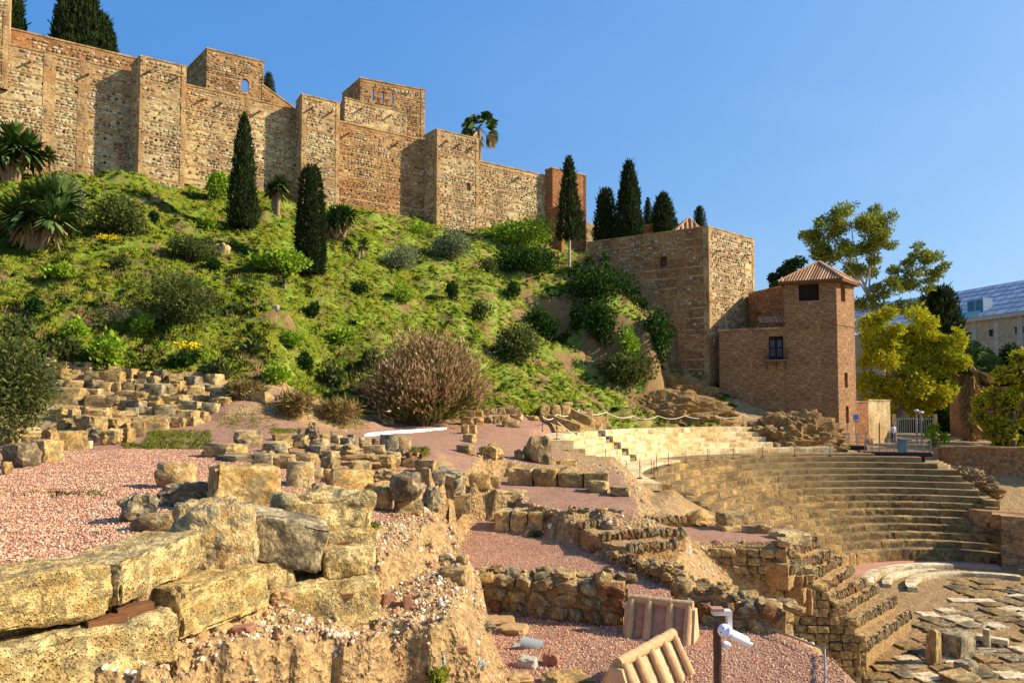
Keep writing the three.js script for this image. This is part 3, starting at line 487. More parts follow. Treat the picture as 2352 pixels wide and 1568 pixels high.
// ---------------------------------------------------------------- lower square tower, brick house and roofed tower
function onLine(A, B, u) { const a = (u - CU) / FOCAL, t = (a * A[1] - A[0]) / ((B[0] - A[0]) - a * (B[1] - A[1])); return [mix(A[0], B[0], t), mix(A[1], B[1], t)]; }
function dist2(A, B) { return Math.hypot(B[0] - A[0], B[1] - A[1]); }
{
  const K = [19.75, 68], L = [8.3, 74.6], Rr = [26.2, 73.2], top = 28.85, base = 7, g = thing('square_tower', 'big square rubble tower standing above the brick house', 'tower', V(K[0], base, -K[1])), lenL = dist2(L, K), lenR = dist2(K, Rr);
  const sOf = u => dist2(L, onLine(L, K, u)), dOf = u => onLine(L, K, u)[1];
  const pal = ['tan', 'ochre', 'ochre', 'red', 'dark', 'grey', 'pale', 'tan'];
  const f = wallFace(g, L, K, base, top, { mat: mortarRed, palette: pal, band: 3, density: 0.82, big: 170, quoinB: 0.5, red: () => 0.1, holes: [[sOf(1527), topAt(1527, 601, [0, dOf(1527)]), 0.75, 1.05], [sOf(1522), topAt(1522, 785, [0, dOf(1522)]), 3.4, 4.4, true]], thick: 0.9 });
  const r = wallFace(g, K, Rr, base, top, { palette: [...pal, 'pale', 'pale'], band: 3, big: 110, quoinA: 0.45, quoinB: 0.4, red: () => 0.3, spouts: [[lenR * 0.16, 26.6], [lenR * 0.78, 26.9]], holes: [] });
  coping(g, f, top, top, 0.7); coping(g, r, top, top, 0.7); prism(g, [[L[0] + 0.5, L[1] + 1.0], [K[0] + 0.05, K[1] + 1.05], [Rr[0] - 0.6, Rr[1] + 0.1], [20, 79], [11, 79]], base, top - 0.9);
  const gr = part('window_grille', mergeGeometries([...[-0.2, 0, 0.2].map(x => BX(0.04, 1.0, 0.04, x, 0, 0)), ...[-0.25, 0.25].map(y => BX(0.7, 0.04, 0.04, 0, y, 0.03))]), darkMetalMat, f); gr.position.set(sOf(1527), topAt(1527, 601, [0, dOf(1527)]), -0.3);
}
// pantile hip roof: separate tiles as covers laid up each slope
function pantileSlope(parent, a, b, c, d, cols, rows) {   // eave a->b, ridge d->c (d above a, c above b)
  const mb = new MB(), P = (s, t) => { const e = a.clone().lerp(b, s), r = d.clone().lerp(c, s); return e.lerp(r, t); };
  mb.quad(a, b, c, d, lin(120, 84, 58)); const nrm = b.clone().sub(a).cross(d.clone().sub(a)).normalize();
  const base = part('roof_slope', mb.geo(), tileMatB, parent), w = a.distanceTo(b) / cols; const g0 = new THREE.CylinderGeometry(0.5, 0.42, 1, 7, 1, true, 0, Math.PI);
  const ridge = c.distanceTo(d) / a.distanceTo(b), upv = d.clone().add(c).multiplyScalar(0.5).sub(a.clone().add(b).multiplyScalar(0.5));   // straight up the slope
  for (let i = 0; i < cols; i++) { const s = (i + 0.5) / cols, col0 = [], lim = ridge > 0.5 ? 1 : Math.min(1, Math.min(s, 1 - s) / (0.5 - ridge / 2)), nr = Math.max(1, Math.round(rows * lim)), foot = a.clone().lerp(b, s), side = b.clone().sub(a).normalize(), up = upv.clone().normalize(), l = upv.length() * lim / nr;
    for (let j = 0; j < nr; j++) { const m = new THREE.Matrix4().makeBasis(side.clone().multiplyScalar(w * 0.62), up.clone().multiplyScalar(l * 1.1), nrm.clone().multiplyScalar(w * 0.5)); m.setPosition(foot.clone().addScaledVector(up, l * (j + 0.5)).addScaledVector(nrm, 0.03)); const q = g0.clone(); q.rotateY(-Math.PI / 2); q.applyMatrix4(m); col0.push(q); }
    part('tile_course', mergeGeometries(col0), pick([tileMatA, tileMatA, tileMatB, tileMatC]), parent); }
}
function hipRoof(parent, cs, apexes, y, cols, rows) { // cs four corners [x,d] in order front-left, front-right, back-right, back-left; one apex
  const c = cs.map(p => V(p[0], y, -p[1]).sub(parent.position)), ap = apexes.clone().sub(parent.position); for (let i = 0; i < 4; i++) { const a = c[i], b = c[(i + 1) % 4]; pantileSlope(parent, a, b, ap.clone().lerp(b, 0.02), ap.clone().lerp(a, 0.02), cols, rows); }
  for (let i = 0; i < 4; i++) part('hip_tiles', tubeGeo([c[i].clone().add(V(0, 0.08, 0)), c[i].clone().lerp(ap, 0.5).add(V(0, 0.1, 0)), ap.clone().add(V(0, 0.1, 0))], 0.12, 6, 10), tileMatA, parent);
}
{ // tiled roof peeping over the square tower
  const p = at(1500, 525, 78), g = thing('tiled_roof', 'low tiled roof peeping over the square tower parapet', 'roof', V(p.x, 27, p.z));
  hipRoof(g, [[16.4, 76.4], [24.2, 77], [23, 84], [15, 83]], at(1582, 502, 80), 28.6, 14, 8); prism(g, [[17, 77], [23.5, 77.5], [22.5, 83], [16, 82.5]], 24, 28.55);
}
{
  const P1 = [20.3, 66.6], P2 = [30.15, 63], PM = onLine(P1, P2, 1806), top1 = 18.15, base = 6.5;
  const len1 = dist2(P1, PM), len2 = dist2(PM, P2), g = thing('brick_house', 'brick house wing with a small iron balcony', 'house', V(P1[0], base, -P1[1]));
  const sB = dist2(P1, onLine(P1, P2, 1785)), dB = onLine(P1, P2, 1785)[1];
  const f = wallFace(g, P1, PM, base, top1, { stones: false, mat: brickMat, holes: [[sB, topAt(1785, 799, [0, dB]), 1.3, 2.25]] }); coping(g, f, top1, top1, 0.5, 0.2);
  prism(g, [[P1[0] + 0.1, P1[1] + 0.52], [PM[0], PM[1] + 0.52], [PM[0] + 1.5, PM[1] + 4.5], [P1[0] + 1.4, P1[1] + 4.5]], base, top1 - 0.02, brickMat);
  const yd = topAt(1785, 799, [0, dB]), door = part('balcony_door', mergeGeometries([BX(0.62, 2.2, 0.06, -0.32, 0, 0), BX(0.62, 2.2, 0.06, 0.32, 0, 0)]), M([70, 50, 38], { map: woodTex }), f); door.position.set(sB, yd, -0.32);
  for (const sx of [-0.32, 0.32]) for (const sy of [-0.55, 0.3]) { const pn = part('pane', BX(0.42, 0.7, 0.02, 0, 0, 0), M([40, 44, 46], { roughness: 0.15 }), door); pn.position.set(sx, sy + 0.15, 0.045); }
  const slab = part('balcony', BX(2.1, 0.1, 0.75, 0, 0, 0.3), M([130, 118, 104]), f); slab.position.set(sB, yd - 1.22, 0);
  const bars = []; for (let k = -10; k <= 10; k++) bars.push(BX(0.018, 0.95, 0.018, k * 0.1, 0.5, 0.65)); for (const sx of [-1, 1]) for (let k = 0; k < 5; k++) bars.push(BX(0.018, 0.95, 0.018, sx * 1.0, 0.5, 0.1 + k * 0.12)); bars.push(BX(2.05, 0.035, 0.035, 0, 0.99, 0.65), BX(0.035, 0.035, 0.6, -1, 0.99, 0.33), BX(0.035, 0.035, 0.6, 1, 0.99, 0.33));
  part('railing', mergeGeometries(bars), darkMetalMat, slab); part('bracket', mergeGeometries([-0.8, 0, 0.8].map(x => { const q = BX(0.05, 0.85, 0.05, x, -0.42, 0.06); return mergeGeometries([q, BX(0.05, 0.05, 0.55, x, -0.08, 0.28)]); })), darkMetalMat, slab);
  // lean-to tiles against the tower
  const A = at(1746, 742, 65.2).sub(g.position), B = at(1806, 740, 64.2).sub(g.position), up = V(0.25, 0.75, -1.3); pantileSlope(g, A, B, B.clone().add(up), A.clone().add(up), 14, 4);
  // roofed tower
  const t = thing('roofed_tower', 'brick tower with a pyramid tiled roof', 'tower', V(PM[0], base, -PM[1])), yt = 22.35, P3 = [P2[0] + 2.75, P2[1] + 2.2], P4 = [PM[0] + 3.4, PM[1] + 4.4];
  const sW = dist2(PM, onLine(PM, P2, 1863)), dW = onLine(PM, P2, 1863)[1], yw = topAt(1863, 671, [0, dW]);
  const tf = wallFace(t, PM, P2, base, yt, { stones: false, mat: brickMat, holes: [[sW, yw, 1.75, 1.6]], thick: 0.6 }); tf.position.addScaledVector(tf.userData.frame.nn, 0.05);
  const len3 = dist2(P2, P3), s3 = u => dist2(P2, onLine(P2, P3, u)), d3 = u => onLine(P2, P3, u)[1], win = [[1942, 672, 0.85, 1.7], [1945, 873, 0.62, 1.4], [1946, 952, 0.6, 1.6]].map(([u, v, w, h]) => [clamp(s3(u), 0.7, len3 - 0.6), topAt(u, v, [0, d3(u)]), w, h]);
  const rf = wallFace(t, P2, P3, base, yt, { stones: false, mat: brickMat, holes: win, thick: 0.6 });
  prism(t, [[PM[0] + 0.6, PM[1] + 0.75], [P2[0] - 0.2, P2[1] + 0.85], [P3[0] - 0.6, P3[1] + 0.2], [P4[0], P4[1]], [PM[0] + 1, PM[1] + 4]], base, yt - 0.02, brickMat);
  const fr = part('window_screen', BX(1.75, 1.6, 0.06), M([70, 58, 46], { map: woodTex, bumpMap: roughBump, bumpScale: 0.03 }), tf); fr.position.set(sW, yw, -0.4);
  part('lintel', BX(2.9, 0.22, 0.16, sW, yw + 1.0, 0.0), darkWoodMat, tf);
  part('window_surround', mergeGeometries([BX(0.1, 2.7, 0.08, sW - 1.45, yw - 0.5, 0), BX(0.1, 2.7, 0.08, sW + 1.45, yw - 0.5, 0), BX(3.0, 0.1, 0.09, sW, yw - 1.0, 0.002)]), brickMat, tf);
  part('string_course', BX(len2 + 0.02, 0.16, 0.12, len2 / 2, yw - 3.1, 0), brickMat, tf); part('string_course', BX(len3 + 0.02, 0.16, 0.12, len3 / 2, yw - 3.1, 0), brickMat, rf);
  const eo = 0.75, cs = [[PM[0] - eo, PM[1] - eo * 0.5], [P2[0] + eo * 0.3, P2[1] - eo], [P3[0] + eo, P3[1] + eo * 0.3], [P4[0] - 0.3, P4[1] + eo]];
  const eav = part('eaves', (() => { const s = new THREE.Shape(cs.map(p => new THREE.Vector2(p[0], p[1]))), e = new THREE.ExtrudeGeometry(s, { depth: 0.16, bevelEnabled: false }); e.rotateX(-Math.PI / 2); e.translate(0, yt + 0.01, 0); return boxUV(e, 1); })(), darkWoodMat, t); eav.position.sub(t.position);
  hipRoof(t, cs, at(1881, 603, 65.6), yt + 0.2, 22, 9);
  // annex wall behind the house wing
  const a1 = [25.0, 71.6], a2 = [PM[0] + 0.9, PM[1] + 2.4], an = thing('brick_annex', 'brick annex wall between the square tower and the roofed tower', 'wall', V(a1[0], base, -a1[1])), la = dist2(a1, a2);
  const af = wallFace(an, a1, a2, 10, 22.6, { mat: brickRed, band: 0, density: 0.35, palette: ['red', 'ochre', 'dark', 'tan'], gnd: false, big: 40, holes: [[la * 0.28, 20.3, 0.8, 0.5]] }); coping(an, af, 22.6, 22.6, 0.5, 0.2); prism(an, [[a1[0], a1[1] + 0.52], [a2[0], a2[1] + 0.52], [a2[0] + 0.5, a2[1] + 2], [a1[0] + 0.5, a1[1] + 2]], 10, 22.5, brickRed);
  // sunlit low wall beyond the roofed tower
  const q1 = [P3[0] + 0.6, P3[1] + 1.8], q2 = at(1996, 960, 68), q3 = at(2046, 960, 72.5), lw = thing('brick_gatehouse', 'low sunlit brick gatehouse beyond the roofed tower', 'building', V(q1[0], 6, -q1[1]));
  const w1 = wallFace(lw, q1, [q2.x, -q2.z], 6.5, 11.2, { stones: false, mat: brickRed }), w2 = wallFace(lw, [q2.x, -q2.z], [q3.x, -q3.z], 6.5, 11.4, { stones: false, mat: mortarMat }); coping(lw, w1, 11.2, 11.2, 0.5); coping(lw, w2, 11.4, 11.4, 0.5);
  prism(lw, [[q1[0], q1[1] + 0.55], [q2.x - 0.1, -q2.z + 0.55], [q3.x - 0.5, -q3.z + 0.3], [q3.x - 3, -q3.z + 4], [q1[0], q1[1] + 5]], 6.5, 11.1);
}
// ---------------------------------------------------------------- the seating
const arcP = (r, phi, y) => V(C.x + r * Math.sin(phi), y, -(C.d + r * Math.cos(phi)));
function phiForU(r, u, lo, hi) { const a = (u - CU) / FOCAL; let best = lo, be = 9; for (let i = 0; i <= 400; i++) { const p = mix(lo, hi, i / 400), e = Math.abs((C.x + r * Math.sin(p)) / (C.d + r * Math.cos(p)) - a); if (e < be) { be = e; best = p; } } return best; }
// a curved seat block; wear 0 is crisp, 1 badly broken
function seatBlock(r0, r1, p0, p1, y0, y1, wear, seed) {
  const ns = Math.max(2, Math.round((p1 - p0) * r0 / 0.22)), nr = 4, nh = 3, mb = new MB(), k = [1, 1, 1], gap = 0.006 / r0;
  const f = (i, j, h) => {   // i along, j radial 0..nr, h 0..nh
    let t = i / ns, p = mix(p0 + gap, p1 - gap, t), r = mix(r0, r1, j / nr), y = mix(y0, y1, h / nh); const x = p * r0, ed = (j === 0 ? 1 : 0) + (h === nh ? 1 : 0), w = wear * (0.6 + 0.6 * N2(x * 0.4 + seed, seed));
    if (ed) { const n = fbm3(x * 2.2 + seed * 3, y * 4, r * 3, 3); if (h === nh) y += 0.06 * w * n - (j === 0 ? (0.012 + 0.09 * w * Math.max(0, n + 0.15)) : 0); if (j === 0) r += 0.10 * w * Math.abs(n) + (h === nh ? 0.015 + 0.12 * w * Math.max(0, fbm3(x * 1.3, seed, 3, 2) + 0.1) : 0); }
    if (i === 0 || i === ns) { if (h === nh) y -= 0.02 * w; if (j === 0) r += 0.02 * w; }
    return arcP(r, p, y);
  };
  for (let i = 0; i < ns; i++) { for (let h = 0; h < nh; h++) mb.quad(f(i, 0, h), f(i + 1, 0, h), f(i + 1, 0, h + 1), f(i, 0, h + 1), k); for (let j = 0; j < nr; j++) mb.quad(f(i, j, nh), f(i + 1, j, nh), f(i + 1, j + 1, nh), f(i, j + 1, nh), k); }
  for (const i of [0, ns]) for (let j = 0; j < nr; j++) for (let h = 0; h < nh; h++) { const a = f(i, j, h), b = f(i, j + 1, h), c = f(i, j + 1, h + 1), d = f(i, j, h + 1); i ? mb.quad(a, b, c, d, k) : mb.quad(b, a, d, c, k); }
  return boxUV(mb.geo(), 0.45, seed * 0.37, seed * 0.21);
}
const seatMats = [[204, 184, 142], [188, 168, 126], [212, 192, 150], [174, 156, 118]].map(c => M(c, { map: stoneTex, bumpMap: stoneBump, bumpScale: 0.015 }));
const freshMats = [[255, 244, 214], [250, 232, 196], [255, 250, 230], [244, 222, 182]].map(c => M(c, { map: marbleTex, bumpMap: roughBump, bumpScale: 0.01 }));
const smoothMats = [[164, 144, 108], [150, 132, 98]].map(c => M(c, { map: marbleTex, bumpMap: roughBump, bumpScale: 0.01 }));
{
  const g = thing('lower_seating', 'broad curved bank of worn stone seat rows around the orchestra', 'seating', arcP(ROW_R, 0, ORCH)), put = (name, geo, m, par) => { const o = part(name, geo, m, par); o.position.copy(g.position).negate(); return o; };
  const endU = [2263, 2263, 2263, 2263, 2263, 2263, 2263, 2263, 2246, 2228, 2208, 2190, 2151, 2114];
  for (let k = 0; k < NROW; k++) {
    const r0 = ROW_R + ROW_T * k, y1 = POD_Y + ROW_H * k, y0 = k ? y1 - ROW_H - 0.05 : ORCH - 0.1, pe = phiForU(r0, endU[k], -0.2, 0.9), ps = k > 10 ? -1.66 : k > 6 ? -1.6 : -1.55, rowG = new THREE.Group(); rowG.name = 'seat_row'; g.add(rowG);
    let p = ps, n = 0; const cut = k > 8 ? -0.22 - 0.02 * (13 - k) : 9, stair = -0.30 + 0.012 * k;
    while (p < pe - 0.01) {
      let L = k === 0 ? R(0.9, 1.5) : R(1.2, 2.2); if (k > 7 && p > -0.3) L = R(2.2, 3.2); let q = Math.min(pe, p + L / r0); if (pe - q < 0.5 / r0) q = pe; let wear = k === 0 ? 0.9 : p > pe - 0.28 && k < 8 ? 0.12 : k > 7 && p > -0.75 + 0.09 * (13 - k) ? 0.02 : k > 10 ? 0.35 : R(0.7, 1.1);
      const m = wear < 0.1 ? pick(smoothMats) : pick(seatMats); put('seat_block', seatBlock(r0, r0 + ROW_T + 0.25, p, q, y0, y1 + R(-0.01, 0.01), wear, k * 31 + n * 7.3), m, rowG); p = q + 0.004 / r0; n++;
    }
  }
  // stepped side wall closing the rows
  for (let k = 0; k < 8; k++) { const r0 = ROW_R + ROW_T * k * 0.55, pe = phiForU(ROW_R + ROW_T * k, 2265, -0.2, 0.9), a = arcP(r0 + 0.6, pe + 0.02, 0), y1 = POD_Y + ROW_H * k - 0.1; put('side_step', (() => { const b = blockGeo(0.85, ROW_H + 0.1, 1.3, { seg: 5, seed: k, rough: 0.03, round: 0.06 }); b.rotateY(-0.35); const z = at(2276, 1200, 45.5 + k * 0.45); b.translate(z.x, y1 - 0.2, z.z); return b; })(), pick(seatMats), g); }
}
{
  const g = thing('upper_seating', 'pale restored upper seat rows above the walkway', 'seating', arcP(22, -0.6, 6.9)), put = (name, geo, m, par) => { const o = part(name, geo, m, par); o.position.copy(g.position).negate(); return o; };
  for (const [ps, pe, nm] of [[-1.70, -1.04, 0], [-0.985, -0.20, 1]]) for (let j = 0; j < 5; j++) {
    const r0 = 21.8 + 0.6 * j, y1 = 7.32 + 0.42 * j, rg = new THREE.Group(); rg.name = 'seat_row'; g.add(rg); let p = ps + (nm ? 0 : 0.0), n = 0; const end = j === 0 && nm ? 0.02 : pe - (nm ? 0.012 * j : 0.0) ;
    while (p < end - 0.005) { let q = Math.min(end, p + R(0.7, 1.35) / r0); if (end - q < 0.4 / r0) q = end; put('seat_block', seatBlock(r0, r0 + 0.85 + (j === 4 ? 0.5 : 0), p, q, y1 - 0.46, y1 + R(-0.004, 0.004), 0.03, j * 17 + n * 3.1 + nm * 50), pick(freshMats), rg); p = q + 0.003 / r0; n++; }
  }
  // stair between the two banks
  for (let j = 0; j < 9; j++) { const r0 = 21.9 + 0.32 * j; put('stair_step', seatBlock(r0, r0 + 0.45, -1.038, -0.988, 6.9, 7.1 + 0.21 * j, 0.05, j), pick(seatMats), g); }
}
{ // walkway between the banks: curved slabs
  const g = thing('walkway', 'pale curved walkway between the lower and upper seat rows', 'walkway', arcP(20.5, -0.8, 6.8)); let p = -1.70, n = 0;
  while (p < 0.1) { const q = p + R(1.0, 1.8) / 20; const o = part('paving_slab', seatBlock(19.72, 21.85, p, q, 6.5, 6.88 + R(-0.004, 0.004), 0.03, n * 3.3), pick(p < -0.9 ? freshMats : smoothMats), g); o.position.copy(g.position).negate(); p = q + 0.0006; n++; }
}
// ---------------------------------------------------------------- loose blocks
function hitGround(u, v, lift = 0, d0 = 4) {
  const r = sight(u, v); let d = d0, pd = d0; for (; d < 130; d *= 1.01) { if (EYE + r.s * d < ground(r.a * d, d) + lift) break; pd = d; }
  for (let i = 0; i < 14; i++) { const m = (pd + d) / 2; EYE + r.s * m < ground(r.a * m, m) + lift ? d = m : pd = m; } return V(r.a * d, EYE + r.s * d, -d);
}
const unitBlocks = [], unitRocks = [];
for (let k = 0; k < 14; k++) unitBlocks.push(blockGeo(1, R(0.8, 1.1), R(0.85, 1.1), { seg: 9, seed: k + 1, round: R(0.03, 0.09), rough: R(0.04, 0.08), chip: R(0.3, 0.9), shear: R(-0.12, 0.12) }));
function rockGeo(seed, rough = 0.28, det = 3, ts = 0.9, cubic = 0.55) {
  let g = new THREE.IcosahedronGeometry(0.5, det); g.deleteAttribute('uv'); g.deleteAttribute('normal'); g = mergeVertices(g, 1e-4); const p = g.attributes.position, v = V();
  for (let i = 0; i < p.count; i++) { v.fromBufferAttribute(p, i); const n = v.clone().normalize(); const m = Math.max(Math.abs(n.x), Math.abs(n.y), Math.abs(n.z)); const q = mix(1, 0.8 / m, cubic); v.multiplyScalar(q * (1 + rough * fbm3(n.x * 1.1 + seed * 7, n.y * 1.1, n.z * 1.1 - seed, 2) + rough * 0.35 * fbm3(n.x * 3.5, n.y * 3.5 + seed, n.z * 3.5, 2))); p.setXYZ(i, v.x, v.y, v.z); }
  return boxUV(toCreasedNormals(g, 0.5), ts, seed * 0.37, seed * 0.53);
}
for (let k = 0; k < 12; k++) unitRocks.push(rockGeo(k + 1, R(0.2, 0.42)));
const TONES = new Map([...stoneMats.map((m, i) => [m, ['yellow', 'ochre', 'buff', 'cream', 'golden', 'dull buff'][i]]), ...greyMats.map((m, i) => [m, ['pale grey', 'dark grey'][i]])]);
// stone seen in a box of the photograph, standing on the ground (plus lift)
function standing(name, box, label, category, group, o = {}) {
  const [u0, v0, u1, v1] = box, uc = (u0 + u1) / 2, P = hitGround(uc, v1, o.lift ?? 0, o.d0 ?? 4), d = -P.z, aw = (u1 - u0) / FOCAL * d, ah = (v1 - v0) / FOCAL * d, yaw = o.yaw ?? R(-0.6, 0.6), cy = Math.abs(Math.cos(yaw)), sy = Math.abs(Math.sin(yaw));
  const depR = o.dep ?? R(0.7, 0.95), w = aw / (cy + depR * sy), dep = w * depR, slope = Math.max(0, (EYE - P.y) / d), h = Math.max(ah * 0.45, ah - (dep * cy + w * sy) * slope * 0.8);
  const rock = o.rock ?? rnd() < 0.18, gk = o.geo || (rock ? pick(unitRocks) : pick(unitBlocks)); gk.computeBoundingBox(); const bb = gk.boundingBox, bw = bb.max.x - bb.min.x, bh = bb.max.y - bb.min.y, bd = bb.max.z - bb.min.z;
  const mt = o.mat || anyStone(), tone = TONES.get(mt) || 'pale', rt = aw / ah, form = rock ? (rt > 1.7 ? 'flat lumpy' : rt < 1.05 ? 'upright lumpy' : 'lumpy') : rt > 2.3 ? 'long low' : rt > 1.6 ? 'broad squared' : rt < 1.05 ? 'tall narrow' : 'squared', size = aw > 1.0 ? 'large' : aw < 0.62 ? 'small' : 'mid-sized';
  const m = solo(name, gk, mt, label.replace('{look}', `${size} ${form} ${tone}`), category, group); m.scale.set(w / bw * 1.16, h * 1.16 / bh, dep * 1.1 / bd); const foot = (w * sy + dep * cy) / 2;
  m.position.set(P.x * (1 + foot * 0.8 / d), P.y + h * 0.53 - (o.sink ?? 0.04) * h, P.z - foot * 0.8); m.rotation.set(R(-0.06, 0.06), yaw, (o.tilt ?? R(-0.06, 0.06))); return m;
}
const zoomBox = (ox, oy, s) => b => [(ox + b[0] / s) / 1.0884, (oy + b[1] / s) / 1.0884, (ox + b[2] / s) / 1.0884, (oy + b[3] / s) / 1.0884];
{ // stacked blocks along the foot of the hill
  const Z = zoomBox(100, 880, 3.92), rows = [
    [0, 90, 150, 230], [40, 50, 150, 150], [150, 95, 340, 190], [360, 95, 570, 190], [580, 130, 650, 200], [640, 140, 800, 230], [820, 160, 970, 270], [970, 140, 1100, 200], [970, 190, 1090, 260], [1100, 175, 1260, 290], [1250, 215, 1400, 310], [1420, 235, 1580, 330], [1620, 215, 1810, 325], [1800, 280, 2020, 380], [2030, 315, 2120, 390], [1980, 380, 2110, 470], [2080, 390, 2265, 500],
    [120, 190, 210, 270], [190, 165, 410, 280], [450, 185, 620, 290], [620, 185, 800, 300], [850, 260, 920, 310], [940, 260, 1040, 320], [1050, 235, 1190, 310], [1280, 280, 1420, 400],
    [50, 270, 260, 340], [250, 275, 430, 360], [420, 270, 620, 360], [590, 300, 700, 390], [700, 300, 820, 400], [820, 300, 940, 390], [940, 310, 1060, 400], [1040, 310, 1220, 440], [1210, 305, 1390, 415], [1430, 325, 1610, 440], [1590, 320, 1700, 390], [1680, 345, 1870, 455], [1870, 365, 1980, 460],
    [0, 340, 240, 470], [130, 360, 440, 510], [450, 360, 600, 440], [750, 380, 1050, 470], [1050, 430, 1230, 510], [1220, 415, 1430, 510], [1480, 425, 1660, 520], [1690, 440, 1870, 530],
    [440, 425, 800, 570], [800, 475, 1060, 580], [1050, 475, 1200, 560], [1250, 480, 1400, 560], [1380, 480, 1600, 590], [1600, 500, 1750, 605],
    [110, 560, 290, 670], [270, 560, 390, 690], [390, 535, 490, 630], [440, 550, 680, 680], [660, 575, 940, 700], [840, 545, 970, 640], [1030, 540, 1110, 620], [1100, 520, 1360, 640], [1360, 570, 1540, 720], [1510, 580, 1660, 690],
    [150, 650, 320, 760], [360, 620, 630, 790], [620, 650, 860, 760], [920, 620, 1280, 790], [1280, 640, 1440, 735], [1390, 640, 1590, 720],
    [190, 770, 460, 960], [590, 750, 800, 910], [790, 745, 920, 890], [890, 690, 1030, 835]];
  for (const b of rows) standing('ashlar_block', Z(b), `{look} block in the ${b[3] < 330 ? 'top' : b[3] < 530 ? 'middle' : b[3] < 700 ? 'lower' : 'bottom'} course of the hillside stack`, 'stone block', 'blocks stacked along the hill foot', { d0: 18 });
  standing('white_boulder', Z([440, 740, 600, 900]), 'white pitted boulder at the front of the long block stack', 'boulder', null, { rock: true, mat: M([235, 230, 218], { map: greyStoneTex, bumpMap: stoneBump, bumpScale: 0.03 }), d0: 15 });
  const Y = zoomBox(0, 900, 4.9), front = [[0, 830, 200, 1050], [180, 820, 500, 1000], [490, 830, 720, 1060], [20, 1000, 480, 1330], [400, 970, 740, 1250], [0, 1040, 150, 1140], [0, 1240, 150, 1400]];
  for (const b of front) standing('rough_boulder', Y(b), '{look} boulder below the leafy bush beside the block stack', 'boulder', 'boulders at the end of the block stack', { d0: 9, rock: rnd() < 0.6 });
  standing('marble_drum', Y([1050, 990, 1130, 1080]), 'tiny white marble drum lying beside the white pitted boulder', 'column drum', null, { geo: drumGeo(0.5, 1, 3), mat: freshMats[2], d0: 12 });
  // filler stones seen between the blocks
  const holes = [[700, 230, 760, 300], [960, 400, 1010, 450], [1120, 560, 1160, 610], [560, 600, 640, 660], [330, 430, 400, 500], [1440, 520, 1500, 570], [1000, 640, 1060, 690]];
  for (const b of holes) standing('rubble_stone', Z(b), '{look} filler stone wedged between blocks of the hillside stack', 'stone', 'filler stones in the block stack', { rock: true, d0: 18 });
}
